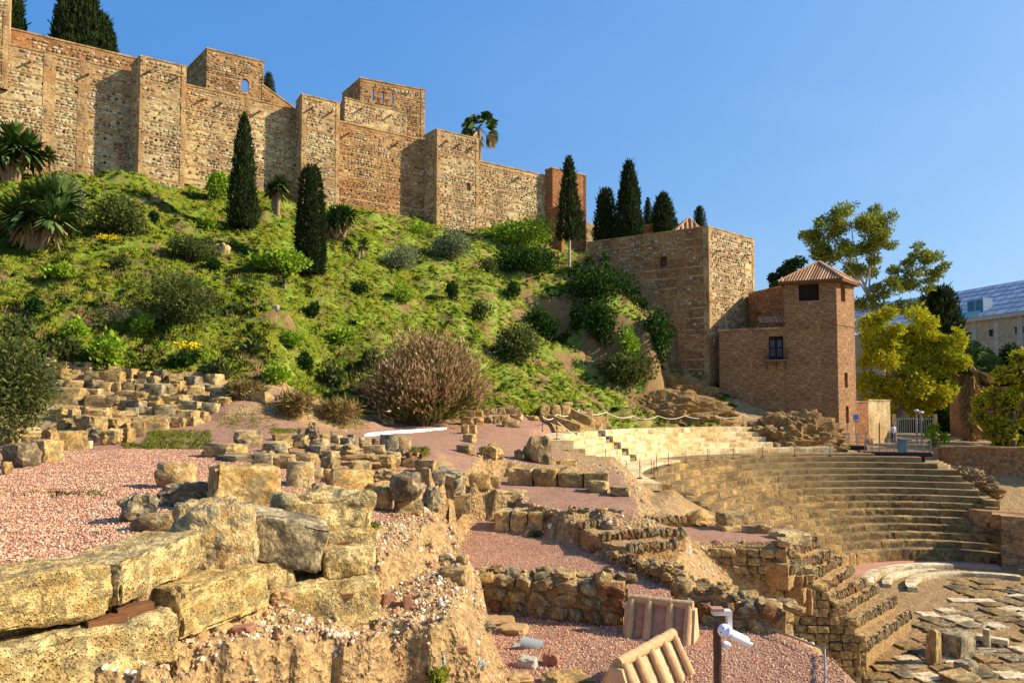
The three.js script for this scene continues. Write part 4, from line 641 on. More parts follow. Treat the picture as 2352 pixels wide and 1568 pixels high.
{ // scatter of blocks on the gravel
  const A = zoomBox(380, 1050, 5.345), B = zoomBox(760, 1050, 5.345), L = '{look} block in the middle field of loose blocks on the gravel', G = 'loose blocks set out on the gravel';
  const st = (b, o = {}, lab = L, nm = 'ashlar_block', cat = 'stone block', grp = G) => standing(nm, b, lab, cat, grp, { d0: 8, ...o });
  st(A([1090, 130, 1480, 370]), { yaw: 0.45 }, 'sunlit moulded block with a grooved face at the back of the loose blocks', 'moulded_block', 'stone block', null);
  for (const b of [[680, 300, 1250, 500], [840, 440, 1380, 560], [1430, 270, 1910, 450], [1860, 190, 2090, 380], [1580, 180, 1870, 280], [2080, 230, 2240, 340], [1330, 440, 1620, 640], [1620, 450, 1900, 650], [1890, 440, 2190, 600]]) st(A(b));
  st(A([2040, 100, 2230, 240]), { rock: true, lift: 0.25 });
  for (const b of [[200, 180, 350, 340], [350, 150, 490, 300], [570, 190, 710, 290], [720, 230, 900, 380], [900, 240, 1030, 390], [1250, 230, 1430, 390], [1250, 380, 1330, 450], [0, 330, 360, 490], [360, 310, 780, 500], [200, 490, 480, 720], [920, 640, 1250, 880], [870, 880, 1180, 1220], [1560, 640, 1700, 870]]) st(B(b));
  st(B([490, 450, 940, 560]), { yaw: 0.1, dep: 0.5 }); st(B([490, 540, 1060, 640]), { yaw: -0.1, dep: 0.5 }); st(B([880, 450, 1290, 640]), { yaw: 0.25 }); st(B([1300, 480, 1600, 640]), { yaw: 0.1 });
  st(B([1020, 200, 1250, 440]), { geo: drumGeo(0.5, 1, 5), mat: M([240, 236, 226], { map: greyStoneTex, bumpMap: stoneBump, bumpScale: 0.02 }), yaw: 0 }, 'whitish broken column drum standing among the loose blocks', 'column_drum', 'column drum', null);
  st(B([280, 640, 930, 980]), { yaw: 0.62, dep: 0.55, rock: false, mat: stoneMats[1] }, 'large crisp sunlit block beside the pale column stump', 'ashlar_block', 'stone block', null);
  st(B([1150, 690, 1560, 1080]), { rock: true, lift: 0.28, mat: greyMats[1] }, 'dark hollowed boulder resting on a pale slab', 'boulder', 'boulder', null);
  st(B([1190, 1050, 1580, 1270]), { yaw: 0.3, rock: false }, 'pale low slab carrying the dark hollowed boulder', 'stone_slab', 'stone slab', null);
  st(B([1560, 870, 1860, 1240]), { yaw: 0.8, rock: true, mat: greyMats[0] }, 'upright round-edged grey stone propped on a small chock', 'stone', 'stone', null);
  st(B([1660, 630, 2150, 970]), { rock: false, yaw: -0.3, tilt: -0.28, lift: 0.2, mat: greyMats[0] }, 'big tilted grey block leaning beside the gravel path', 'tilted_block', 'stone block', null);
  st(B([1830, 970, 2220, 1240]), { yaw: 0.05, rock: false }, 'squat ochre block below the tilted grey block', 'ashlar_block', 'stone block', null);
  for (const b of [[1350, 425, 1440, 500], [1450, 420, 1520, 480], [1530, 440, 1600, 500]]) st(B(b), { rock: true, lift: 0.3, mat: M([190, 120, 80], { map: greyStoneTex }) }, 'small broken brick lump on the end block of the loose field', 'brick_lump', 'rubble', 'brick lumps on the end block');
  // more blocks half hidden between the others
  { const U = [[560, 1030, 40], [640, 1046, 46], [690, 1060, 44], [735, 1035, 40], [800, 1032, 40], [860, 1050, 46], [900, 1062, 40], [945, 1062, 40], [980, 1090, 50], [830, 1096, 56], [790, 1110, 60], [720, 1100, 54], [690, 1120, 56], [870, 1140, 60], [930, 1120, 56], [540, 1050, 50], [610, 1062, 44], [655, 1030, 38], [760, 1056, 44], [1000, 1110, 50], [700, 1010, 36], [770, 1018, 34], [880, 1080, 50]]; for (const [uu, vv, ww] of U) st([uu - ww / 2, vv - ww * R(0.5, 0.72), uu + ww / 2, vv], {}, '{look} block half hidden between taller loose blocks on the gravel', 'ashlar_block', 'stone block', 'half hidden blocks on the gravel'); }
  // column stump and the big cube with its neighbours
  st([655, 1060, 722, 1122], { geo: drumGeo(0.5, 1, 8, { top: 0.9 }), mat: stoneMats[3], yaw: 0.3 }, 'pale column stump standing among the loose blocks', 'column_stump', 'column stump', null);
  st([466, 1056, 641, 1190], { geo: blockGeo(1, 1, 1, { seg: 30, seed: 71, round: 0.05, rough: 0.06, chip: 0.5 }), yaw: 0.62, mat: stoneMats[1], dep: 0.8 }, 'huge upright cube of yellow stone with a shaded face', 'cube_block', 'stone block', null);
  st([355, 1058, 452, 1125], { yaw: 0.4 }, 'shaded block behind the huge upright cube', 'ashlar_block', 'stone block', null); st([368, 1102, 482, 1170], { rock: true, yaw: 0.2 }, 'low dark rock in front of the shaded block', 'low_rock', 'rock', null);
  st([270, 1126, 366, 1202], { rock: true, yaw: 0.4, mat: greyMats[0] }, 'round grey boulder casting its shadow on the open gravel', 'boulder', 'boulder', null); st([318, 1172, 425, 1232], { rock: true, yaw: 0 }, 'flat broken rock between the round boulder and the big rounded stone', 'rock', 'rock', null);
  st([705, 968, 728, 990], { rock: true, lift: 0.55, mat: greyMats[0] }, 'small pale stone perched on top of a loose block', 'stone', 'stone', null);
}
// ---------------------------------------------------------------- the great blocks in front, each its own shape
function great(name, label, category, A, B, yb, h, dep, o = {}) {   // A, B: [x, depth] ends of the visible face at its foot
  const len = dist2(A, B), g = blockGeo(len, h, dep, { seg: 26, seed: o.seed, round: (o.round ?? 0.1) * 0.6, rough: (o.rough ?? 0.05) * 0.8, chip: (o.chip ?? 0.35) * 2, texScale: 1.3, fine: 0.35 });
  const m = solo(name, g, o.mat || stoneMats[o.m ?? 1], label, category, o.group), sx = V((B[0] - A[0]) / len, 0, -(B[1] - A[1]) / len), nn = sx.clone().cross(V(0, 1, 0));
  m.quaternion.setFromRotationMatrix(new THREE.Matrix4().makeBasis(sx, V(0, 1, 0), nn)); m.position.set((A[0] + B[0]) / 2, yb + h / 2, -(A[1] + B[1]) / 2).addScaledVector(nn, -dep / 2); if (o.tilt) m.rotateZ(o.tilt); if (o.roll) m.rotateX(o.roll); return m;
}
const GM = (c, r) => M(c, { map: rep(pitTex, r), bumpMap: rep(pitBump, r), bumpScale: 0.03 });
const gm1 = GM([246, 230, 188], 1.2), gm2 = GM([244, 232, 200], 0.95), gm3 = GM([246, 226, 176], 0.9);
const gmGrey = M([255, 246, 222], { map: greyStoneTex, bumpMap: stoneBump, bumpScale: 0.02 });
great('great_block', 'long pitted yellow block lying on two wooden wedges', 'stone block', [-4.55, 4.45], [-3.36, 5.86], 8.78, 0.42, 0.72, { seed: 3, round: 0.22, rough: 0.07, mat: gm1 });
great('great_block', 'long yellow block with a broken end lying beneath the wedges', 'stone block', [-4.3, 4.45], [-2.95, 6.14], 8.28, 0.43, 0.7, { seed: 5, round: 0.16, rough: 0.08, chip: 0.6, mat: gm2 });
great('great_block', 'yellow block with worn carved face leaning beside the rounded boulder', 'stone block', [-3.32, 5.85], [-3.18, 7.05], 8.86, 0.36, 0.62, { seed: 7, rough: 0.05, mat: gm2, tilt: 0.05 });
great('great_block', 'pitted yellow block below the rounded boulder', 'stone block', [-3.02, 6.3], [-2.60, 7.45], 8.38, 0.48, 0.7, { seed: 9, round: 0.14, mat: gm1 });
{ const P = at(492, 1240, 7.45), m = solo('rounded_boulder', rockGeo(31, 0.14, 16, 1.3, 0.3), M([250, 240, 216], { map: rep(stoneTex, 1.6), bumpMap: rep(stoneBump, 1.6), bumpScale: 0.03 }), 'big rounded grey boulder resting on the yellow block', 'boulder'); m.position.copy(P); m.scale.set(0.95, 0.98, 0.85); m.rotation.y = 0.5; }
{ const P = at(650, 1232, 8.25), m = solo('tilted_block', blockGeo(0.98, 0.52, 0.66, { seg: 24, seed: 14, round: 0.08, rough: 0.05, chip: 0.4, texScale: 1.3 }), gmGrey, 'grey squared block tipped over between boulder and rough block', 'stone block'); m.position.copy(P); m.rotation.set(0.1, 0.35, -0.3); }
{ const P = at(738, 1188, 9.2), m = solo('rough_block', blockGeo(1.2, 0.66, 0.85, { seg: 30, seed: 21, round: 0.16, rough: 0.09, chip: 0.7, texScale: 1.2 }), gm2, 'big rough yellow block with fissured face resting on a pale block', 'stone block'); m.position.copy(P); m.rotation.set(0, 0.5, -0.05); }
{ const P = at(822, 1245, 9.1), m = solo('pale_block', blockGeo(0.62, 0.5, 0.6, { seg: 16, seed: 23, round: 0.05, rough: 0.03, texScale: 1.2 }), gm2, 'pale smooth block under the big rough yellow block', 'stone block'); m.position.copy(P).add(V(-0.15, -0.05, 0)); m.rotation.y = 0.5; }
{ const P = at(738, 1330, 8.35), g = thing('stepped_block', 'notched yellow block with a raised step on the earth bank', 'stone block', P.clone().add(V(0, -0.25, 0)));
  const b = part('lower_slab', blockGeo(1.3, 0.56, 0.75, { seg: 24, seed: 25, round: 0.1, rough: 0.06, texScale: 1.2 }), gm2, g); b.position.set(0, 0.01, 0); const t = part('raised_step', blockGeo(0.62, 0.34, 0.5, { seg: 20, seed: 27, round: 0.12, rough: 0.07, texScale: 1.2 }), gm2, g); t.position.set(0.32, 0.42, -0.12); const t2 = part('raised_end', blockGeo(0.34, 0.36, 0.6, { seg: 16, seed: 28, round: 0.14, rough: 0.08, texScale: 1.2 }), gm2, g); t2.position.set(-0.5, 0.4, -0.08); g.rotation.y = 0.42; }
{ const W = (lab, u, v, d, w, h, l, yaw, tilt = 0) => { const P = at(u, v, d), m = solo('timber_wedge', BX(w, h, l), darkWoodMat, lab, 'timber', 'timber packing between the blocks'); m.position.copy(P); m.rotation.set(0, yaw, tilt); };
  W('dark timber wedge between the long pitted block and the block below', 240, 1424, 5.85, 0.16, 0.06, 0.3, -0.7); W('dark timber wedge under the end of the long pitted block', 305, 1400, 6.1, 0.14, 0.09, 0.3, -0.7); W('dark timber wedge under the block with the worn carved face', 458, 1340, 6.95, 0.13, 0.08, 0.3, -0.9);
  const P = at(765, 1252, 8.75), m = solo('timber_plank', BX(0.42, 0.05, 0.12), woodMat, 'pale sunlit plank wedged under the big rough block', 'plank'); m.position.copy(P); m.rotation.set(0, 0.2, 0.12); const Q = at(765, 1368, 8.1), n = solo('timber_plank', BX(0.46, 0.05, 0.1), woodMat, 'short plank end poking out under the notched block', 'plank'); n.position.copy(Q); n.rotation.y = 0.2; }
// ---------------------------------------------------------------- ruined walls, terraces, cobbled steps
const cobbleMats = [[255, 232, 180], [246, 214, 160], [255, 246, 214], [226, 200, 156], [240, 178, 130], [226, 220, 200]].map(c => M(c, { map: rep(greyStoneTex, 1.5), bumpMap: stoneBump, bumpScale: 0.015 }));
const soilMat = M([250, 236, 206], { map: rep(earthTex, 0.6), bumpMap: rep(earthBump, 0.6), bumpScale: 0.05 });
const smallRocks = []; for (let k = 0; k < 8; k++) smallRocks.push(rockGeo(60 + k, R(0.22, 0.4), 2, 1.2));
const basis = (A, B) => { const len = dist2(A, B), sx = V((B[0] - A[0]) / len, 0, -(B[1] - A[1]) / len), nn = sx.clone().cross(V(0, 1, 0)); return { len, sx, nn, q: new THREE.Quaternion().setFromRotationMatrix(new THREE.Matrix4().makeBasis(sx, V(0, 1, 0), nn)) }; };
const XZ = p => [p.x, -p.z];
// mortared rubble wall: a lumpy core with every stone on its face and top
function rubbleWall(name, label, category, A, B, yb, hA, hB, thick, o = {}) {
  const { len, sx, nn, q } = basis(A, B), g = thing(name, label, category, V(A[0], yb, -A[1]), o.group); g.quaternion.copy(q);
  const top = s => mix(hA, hB, clamp(s / len, 0, 1)) + (o.bump ?? 0.05) * N2(s * 1.7, A[0] * 3);
  const n = Math.max(6, Math.round(len / 0.2)), mb = new MB(), k = [1, 1, 1], P = (i, j) => { const s = i / n * len, h = top(s) - 0.04, f = [[0, -0.3], [0.03, h * 0.5], [-0.02, h - 0.05], [-0.08, h], [-thick + 0.08, h], [-thick, h - 0.05], [-thick, -0.3]][j]; return V(s, f[1], f[0] + 0.03 * N2(s * 3, j * 5 + A[1])); };
  for (let i = 0; i < n; i++) for (let j = 0; j < 6; j++) mb.quad(P(i, j), P(i + 1, j), P(i + 1, j + 1), P(i, j + 1), k);
  for (const i of [0, n]) for (let j = 1; j < 6; j++) i ? mb.tri(P(i, 0), P(i, j + 1), P(i, j), k) : mb.tri(P(i, 0), P(i, j), P(i, j + 1), k);
  part('core', boxUV(mb.geo(), 1), soilMat, g); const sz = o.size ?? 0.3, put = (s, y, z, w, h, d, rz) => { const m = part('stone', pick(o.blocks ? unitBlocks : smallRocks), o.mat ? pick(o.mat) : pick(rnd() < 0.5 ? stoneMats : cobbleMats), g); m.position.set(s, y, z); m.scale.set(w, h, d); m.rotation.set(R(-0.25, 0.25), o.blocks ? R(-0.08, 0.08) : R(-0.6, 0.6), rz); };
  let y = 0.02, row = 0; while (y < Math.max(hA, hB)) { const h = sz * R(0.65, 0.9); let s = R(-0.05, 0.1); while (s < len) { const w = sz * R(0.7, 1.5); s += w / 2; if (y + h * 0.6 < top(s) && s < len + 0.05) put(s, y + h / 2 + R(-0.03, 0.03), 0.03, w * 1.02, h * R(0.9, 1.2), sz * R(0.5, 0.8), o.blocks ? R(-0.05, 0.05) : R(-0.5, 0.5)); s += w / 2 + R(0, 0.04); } y += h; row++; }
  for (let z = sz * 0.35; z < thick; z += sz * 0.8) { let s = 0; while (s < len) { const w = sz * R(0.6, 1.3); s += w / 2; if (rnd() < (o.topDensity ?? 0.8)) put(s, top(s) - 0.02, -z, w, sz * R(0.35, 0.7), sz * R(0.7, 1), R(-0.2, 0.2)); s += w / 2 + R(0, 0.06); } }
  if (o.ends !== false) for (const s of [0, len]) for (let yy = 0.1; yy < top(s) - 0.1; yy += sz * 0.7) put(s, yy, -thick / 2 + R(-0.1, 0.1), sz * 0.5, sz * 0.8, sz * R(0.8, 1.3), 0);
  return g;
}
rubbleWall('rubble_wall', 'low wall of big rounded stones set in mortar across the pink gravel', 'wall', XZ(on(1078, 1408, 6.45)), XZ(on(1432, 1444, 6.45)), 6.45, 0.74, 0.9, 0.55, { size: 0.36, bump: 0.12 });
rubbleWall('rubble_wall', 'mortared rubble wall end beside the clay tile cover', 'wall', XZ(on(1548, 1428, 6.45)), XZ(on(1805, 1462, 6.45)), 6.4, 0.82, 0.5, 0.6, { size: 0.34, bump: 0.1 });
rubbleWall('rubble_wall', 'low ragged line of stones along the edge of the upper gravel', 'wall', XZ(on(1300, 1246, 6.72)), XZ(on(1548, 1352, 6.72)), 6.6, 0.36, 0.42, 0.4, { size: 0.3, bump: 0.1 });
rubbleWall('rubble_wall', 'ragged stone footing behind the mortared wall end', 'wall', XZ(on(1552, 1350, 6.72)), XZ(on(1790, 1392, 6.6)), 6.3, 0.5, 0.4, 0.5, { size: 0.32, bump: 0.12 });
// masonry wing with its flight of cobbled steps
{
  const zz = zoomBox(1700, 1050, 2.386), LR = [[640, 770, 830, 700, 5.6], [650, 860, 900, 770, 5.15], [740, 930, 970, 800, 4.7], [790, 1010, 1040, 860, 4.2], [850, 1070, 1120, 930, 3.75], [900, 1150, 1190, 970, 3.3], [980, 1220, 1290, 1050, 2.85], [1080, 1340, 1380, 1130, 2.3]];
  const st = LR.map(([x0, y0, x1, y1, y]) => { const b = zz([x0, y0, x1, y1]); return { L: XZ(on(b[0], b[1], y)), R: XZ(on(b[2], b[3], y)), y }; });
  const g = thing('cobbled_steps', 'ruined flight of cobbled steps descending to the orchestra', 'steps', V(st[7].L[0], 0.5, -st[7].L[1]));
  st.forEach((s, i) => {
    const { len, nn, q, sx } = basis(s.L, s.R), t = new THREE.Group(); t.name = 'step'; g.add(t); t.position.set(s.L[0], s.y, -s.L[1]).sub(g.position); t.quaternion.copy(q);
    const bk = i === 0 ? 1.6 : 1.9, tread = part('tread', blockGeo(len, 0.9, bk, { seg: 16, seed: 100 + i, round: 0.04, rough: 0.03, texScale: 0.8 }), soilMat, t); tread.position.set(len / 2, -0.47, -bk / 2 - 0.02);
    let x = 0.1; while (x < len - 0.05) { const w = R(0.14, 0.26), m = part('cobble', pick(smallRocks), pick(cobbleMats), t); m.position.set(x + w / 2, -0.2 + R(-0.03, 0.03), -0.05); m.scale.set(w * 1.1, R(0.32, 0.46), 0.24); m.rotation.set(R(-0.2, 0.2), R(-0.4, 0.4), R(-0.25, 0.25)); x += w; }
  });
  const L0 = [5.75, 24.75], M0 = st[0].L, B0 = [st[7].L[0] + 0.3, st[7].L[1] + 0.1];
  const w = thing('masonry_wall', 'shaded wall of squared stones along the flight of cobbled steps', 'wall', V(L0[0], 3, -L0[1])), { len, q } = basis(L0, B0); w.quaternion.copy(q);
  const sM = dist2(L0, M0), top = s => s < sM ? 5.7 : 5.75 - (s - sM) / (len - sM) * 3.35, bot = s => mix(3.9, 0.9, s / len);
  const shp = new THREE.Shape([new THREE.Vector2(0, bot(0) - 0.6), new THREE.Vector2(len, bot(len) - 0.6), new THREE.Vector2(len, top(len) - 0.15), new THREE.Vector2(sM, top(sM) - 0.15), new THREE.Vector2(0, top(0) - 0.15)]), cg = new THREE.ExtrudeGeometry(shp, { depth: 0.7, bevelEnabled: false }); cg.translate(0, -3, -0.85); part('core', boxUV(cg, 1), soilMat, w);
  const wm = [...stoneMats.slice(0, 3), ...cobbleMats.slice(0, 2)]; for (let y = bot(len); y < 5.8; y += 0.29) { let s = R(-0.1, 0.1); while (s < len) { const bw = R(0.28, 0.58); const c = s + bw / 2; s += bw + 0.02; if (y < bot(c) - 0.5 || y + 0.25 > top(c) + 0.05 || c > len) continue; const m = part('stone', pick(unitBlocks), pick(wm), w); m.position.set(c, y + 0.14 - 3, -0.12 + R(-0.03, 0.03)); m.scale.set(bw, 0.28 * R(0.92, 1.05), 0.4); m.rotation.z = R(-0.04, 0.04); } }
  let s = sM; while (s < len - 0.2) { const m = part('stone', pick(unitBlocks), pick(stoneMats), w); m.position.set(s, top(s) - 3 + 0.02, -0.25 + R(-0.1, 0.1)); m.scale.set(R(0.35, 0.6), R(0.26, 0.36), R(0.4, 0.6)); m.rotation.y = R(-0.4, 0.4); s += R(0.3, 0.5); }
}
// three cobbled terraces below the gravel
{
  const g = thing('cobbled_terrace', 'three low cobble-edged terraces below the middle gravel', 'terrace', V(2, 6.7, -18.6));
  for (const [u0, v0, u1, v1, y] of [[1321, 1199, 1566, 1185, 7.45], [1374, 1226, 1573, 1212, 7.3], [1438, 1254, 1556, 1240, 7.15]]) {
    const A = XZ(on(u0, v0, y)), B = XZ(on(u1, v1, y)), { len, q } = basis(A, B), t = new THREE.Group(); t.name = 'terrace_step'; g.add(t); t.position.set(A[0], y, -A[1]).sub(g.position); t.quaternion.copy(q);
    const b = part('tread', blockGeo(len + 0.1, 0.6, 1.1, { seg: 14, seed: y * 10, round: 0.05, rough: 0.04 }), soilMat, t); b.position.set(len / 2, -0.34, -0.55); let x = 0.05; while (x < len) { const w = R(0.14, 0.24), m = part('cobble', pick(smallRocks), pick(cobbleMats), t); m.position.set(x + w / 2, -0.1 + R(-0.03, 0.04), -0.02); m.scale.set(w * 1.1, R(0.2, 0.32), 0.22); m.rotation.set(0, R(-0.5, 0.5), R(-0.3, 0.3)); x += w; }
  }
}
// squared blocks seen on the terraces
{
  const Z4 = zoomBox(1140, 1000, 5.345), Z7 = zoomBox(1100, 950, 2.45), long = { rock: false, yaw: 0.05, dep: 0.6, sink: 0.06, d0: 12 };
  const line = (n, v0, v1, u0, u1, y, h, lab, grp, dep = 0.6) => { for (let i = 0; i < n; i++) { const ua = mix(u0, u1, i / n), ub = mix(u0, u1, (i + 1) / n), A = on(ua, mix(v0, v1, i / n), y), B = on(ub, mix(v0, v1, (i + 1) / n), y), len = A.distanceTo(B), { q } = basis(XZ(A), XZ(B)), hh = h * R(0.85, 1.1), mt = pick([stoneMats[1], stoneMats[4], stoneMats[0]]), m = solo('kerb_block', blockGeo(len * R(0.93, 0.98), hh, dep * R(0.85, 1.15), { seg: 9, seed: u0 + i, round: 0.1, rough: 0.06, chip: 0.6 }), mt, `${len > 1.15 ? 'long' : len > 0.95 ? 'mid-length' : 'short'} ${TONES.get(mt)} block ${lab}`, 'stone block', grp); m.quaternion.copy(q); m.position.copy(A).add(B).multiplyScalar(0.5).add(V(0, hh / 2 - 0.1, -dep * 0.4)); m.rotateY(R(-0.06, 0.06)); } };
  line(6, 1086, 1082, 1046, 1322, 8.0, 0.62, 'in the rear line of blocks edging the middle gravel', 'rear line of edging blocks');
  line(4, 1116, 1122, 1168, 1402, 7.86, 0.7, 'in the front line of blocks edging the middle gravel', 'front line of edging blocks');
  for (const b of [[1620, 1010, 1850, 1100], [1740, 1070, 2060, 1240], [2060, 1140, 2352, 1290]]) standing('broken_block', Z4(b), '{look} broken block at the end of the edging lines', 'stone block', 'broken blocks beside the pale walkway', { d0: 14, rock: false });
  for (const b of [[170, 980, 450, 1180], [430, 1020, 590, 1180]]) standing('ashlar_block', Z4(b), '{look} block standing on the terrace wall corner', 'stone block', 'blocks on the terrace wall corner', { ...long, yaw: 0.1 });
  // terrace wall of large blocks: face toward the excavated floor
  line(3, 1178, 1182, 1080, 1208, 7.18, 0.88, 'in the upper tier of the stepped terrace wall', 'blocks of the stepped terrace wall', 0.9);
  line(3, 1226, 1230, 1138, 1254, 6.92, 0.74, 'in the middle tier of the stepped terrace wall', 'blocks of the stepped terrace wall', 0.9);
  line(4, 1240, 1246, 1236, 1378, 6.8, 0.6, 'in the lowest tier of the stepped terrace wall', 'blocks of the stepped terrace wall', 0.8);
  for (const b of [[1200, 1430, 1390, 1540], [1490, 1400, 1620, 1510], [1620, 1420, 1800, 1500], [1870, 1430, 2030, 1500], [2040, 1430, 2250, 1500], [960, 1380, 1080, 1470], [1080, 1400, 1200, 1480]]) standing('edge_rock', Z4(b), '{look} rock along the front edge of the middle gravel', 'rock', 'rocks edging the middle gravel', { rock: true, d0: 12 });
  // upper ruin beside the bush
  for (const b of [[140, 140, 250, 220], [250, 140, 360, 215], [380, 110, 450, 200], [450, 110, 560, 185], [560, 105, 660, 185], [660, 110, 800, 185], [790, 110, 860, 185]]) standing('ruin_block', Z4(b), '{look} block in the top course of the ruin beside the tamarisk', 'stone block', 'top course of the ruin beside the tamarisk', { rock: false, d0: 25, dep: 0.9, lift: 0.55, yaw: R(-0.2, 0.2) });
  for (const b of [[70, 220, 230, 330], [220, 225, 370, 340], [360, 195, 500, 310], [500, 195, 590, 310], [590, 190, 720, 290], [720, 185, 900, 260]]) standing('ruin_block', Z4(b), '{look} block in the lower course of the ruin beside the tamarisk', 'stone block', 'lower course of the ruin beside the tamarisk', { rock: rnd() < 0.3, d0: 25, dep: 0.9, yaw: R(-0.3, 0.3), sink: 0.2 });
  for (const b of [[70, 330, 170, 450], [170, 330, 280, 450], [90, 450, 280, 570], [620, 270, 850, 370], [1120, 210, 1180, 280], [900, 210, 1110, 260], [0, 590, 270, 720]]) standing('ruin_block', Z4(b), '{look} block lying on the gravel below the ruin', 'stone block', 'blocks on the gravel below the ruin', { rock: false, d0: 20 });
  standing('mossy_rock', Z4([270, 580, 660, 800]), 'mossy rounded rock beside the shaded hollow', 'rock', null, { rock: true, d0: 16 });
  for (const b of [[1120, 50, 1260, 210], [1260, 45, 1400, 210], [1390, 45, 1530, 210], [1590, 95, 1690, 200], [1690, 95, 1830, 210], [1560, 0, 1760, 50], [1400, 20, 1560, 60]]) standing('wall_block', Z4(b), '{look} block of the broken wall above the roped path', 'stone block', 'blocks of the broken wall above the path', { rock: false, d0: 30, yaw: R(0.1, 0.5), lift: 0.3, sink: 0.2 });
  const beam = (lab, u0, v0, u1, v1, d, h) => { const A = at(u0, v0, d), B = at(u1, v1, d - 1.5), len = A.distanceTo(B), m = solo('sloping_slab', blockGeo(len, h, 0.7, { seg: 8, seed: u0, rough: 0.04, round: 0.06 }), stoneMats[4], lab, 'stone slab'); m.position.copy(A).add(B).multiplyScalar(0.5); m.quaternion.setFromUnitVectors(V(1, 0, 0), B.clone().sub(A).normalize()); };
  beam('long stone slab sloping down behind the first rope post', 1262, 960, 1338, 985, 46, 0.5); beam('shorter stone slab sloping beside the broken wall', 1300, 942, 1362, 972, 49, 0.6);
  for (const b of [[880, 600, 1060, 800], [1120, 700, 1290, 860], [760, 660, 900, 800]]) standing('bank_rock', Z4(b), '{look} rock below the pale seat ends', 'rock', 'rocks below the pale seats', { rock: true, d0: 20 });
  standing('rock_mass', Z4([930, 470, 1290, 850]), 'rough rock mass under the end of the pale seats', 'rock', null, { rock: true, d0: 20, dep: 0.9, yaw: 0.2, mat: stoneMats[5] });
  // masonry on the small platform behind the steps
  const Z5 = zoomBox(1650, 1250, 4.02), bxd = (b, d, lab, o = {}) => { const [u0, v0, u1, v1] = Z5(b), P = at((u0 + u1) / 2, (v0 + v1) / 2, d), w = (u1 - u0) / FOCAL * d, h = (v1 - v0) / FOCAL * d, m = solo(o.name || 'platform_block', o.rock ? pick(unitRocks) : blockGeo(w * 0.9, h * 0.92, w * (o.dep ?? 0.6), { seg: 10, seed: b[0], rough: 0.05, chip: 0.4 }), o.mat || pick(stoneMats), lab, 'stone block'); m.position.copy(P); if (o.rock) m.scale.set(w, h, w * 0.8); m.rotation.y = o.yaw ?? 0.3; };
  bxd([560, 240, 870, 350], 27.4, 'wide base stone under the ragged capital on the gravel platform'); bxd([570, 118, 880, 245], 27.6, 'ragged capital block on its wide base stone', { mat: stoneMats[5] }); bxd([815, 255, 1130, 345], 26.6, 'thin tilted slab across the gravel platform', { dep: 0.2, yaw: -0.35 }); bxd([1130, 310, 1490, 470], 25.6, 'hollowed block on the corner above the cobbled steps', { dep: 0.7 }); bxd([220, 100, 530, 300], 28.5, 'leaning rough rock beside the gravel platform', { rock: true, yaw: 0.6 }); bxd([205, 405, 395, 585], 24.6, 'dark squared block at the start of the shaded wall', { mat: stoneMats[5] }); bxd([985, 240, 1080, 300], 26.5, 'small dark stone perched on the thin tilted slab', { rock: true });
}
// retaining edge of the pink gravel panel
{
  const pts = [on(1640, 1412, 6.56), on(1700, 1424, 6.56), on(1895, 1500, 6.56), on(1897, 1568, 6.56), on(1890, 1700, 6.56)], g = thing('edge_rail', 'thin metal edging rail round the pink gravel panel', 'rail', pts[0].clone());
  for (let i = 0; i < pts.length - 1; i++) { const a = pts[i].clone().sub(pts[0]).add(V(0, 0.06, 0)), b = pts[i + 1].clone().sub(pts[0]).add(V(0, 0.06, 0)); part('rail', tubeGeo([a, a.clone().lerp(b, 0.5), b], 0.018, 6, 4), metalMat, g); } for (const p of [pts[2], pts[3]]) { const o = part('post', new THREE.CylinderGeometry(0.02, 0.02, 0.9, 8), metalMat, g); o.position.copy(p).sub(pts[0]).add(V(0, -0.35, 0)); }
}
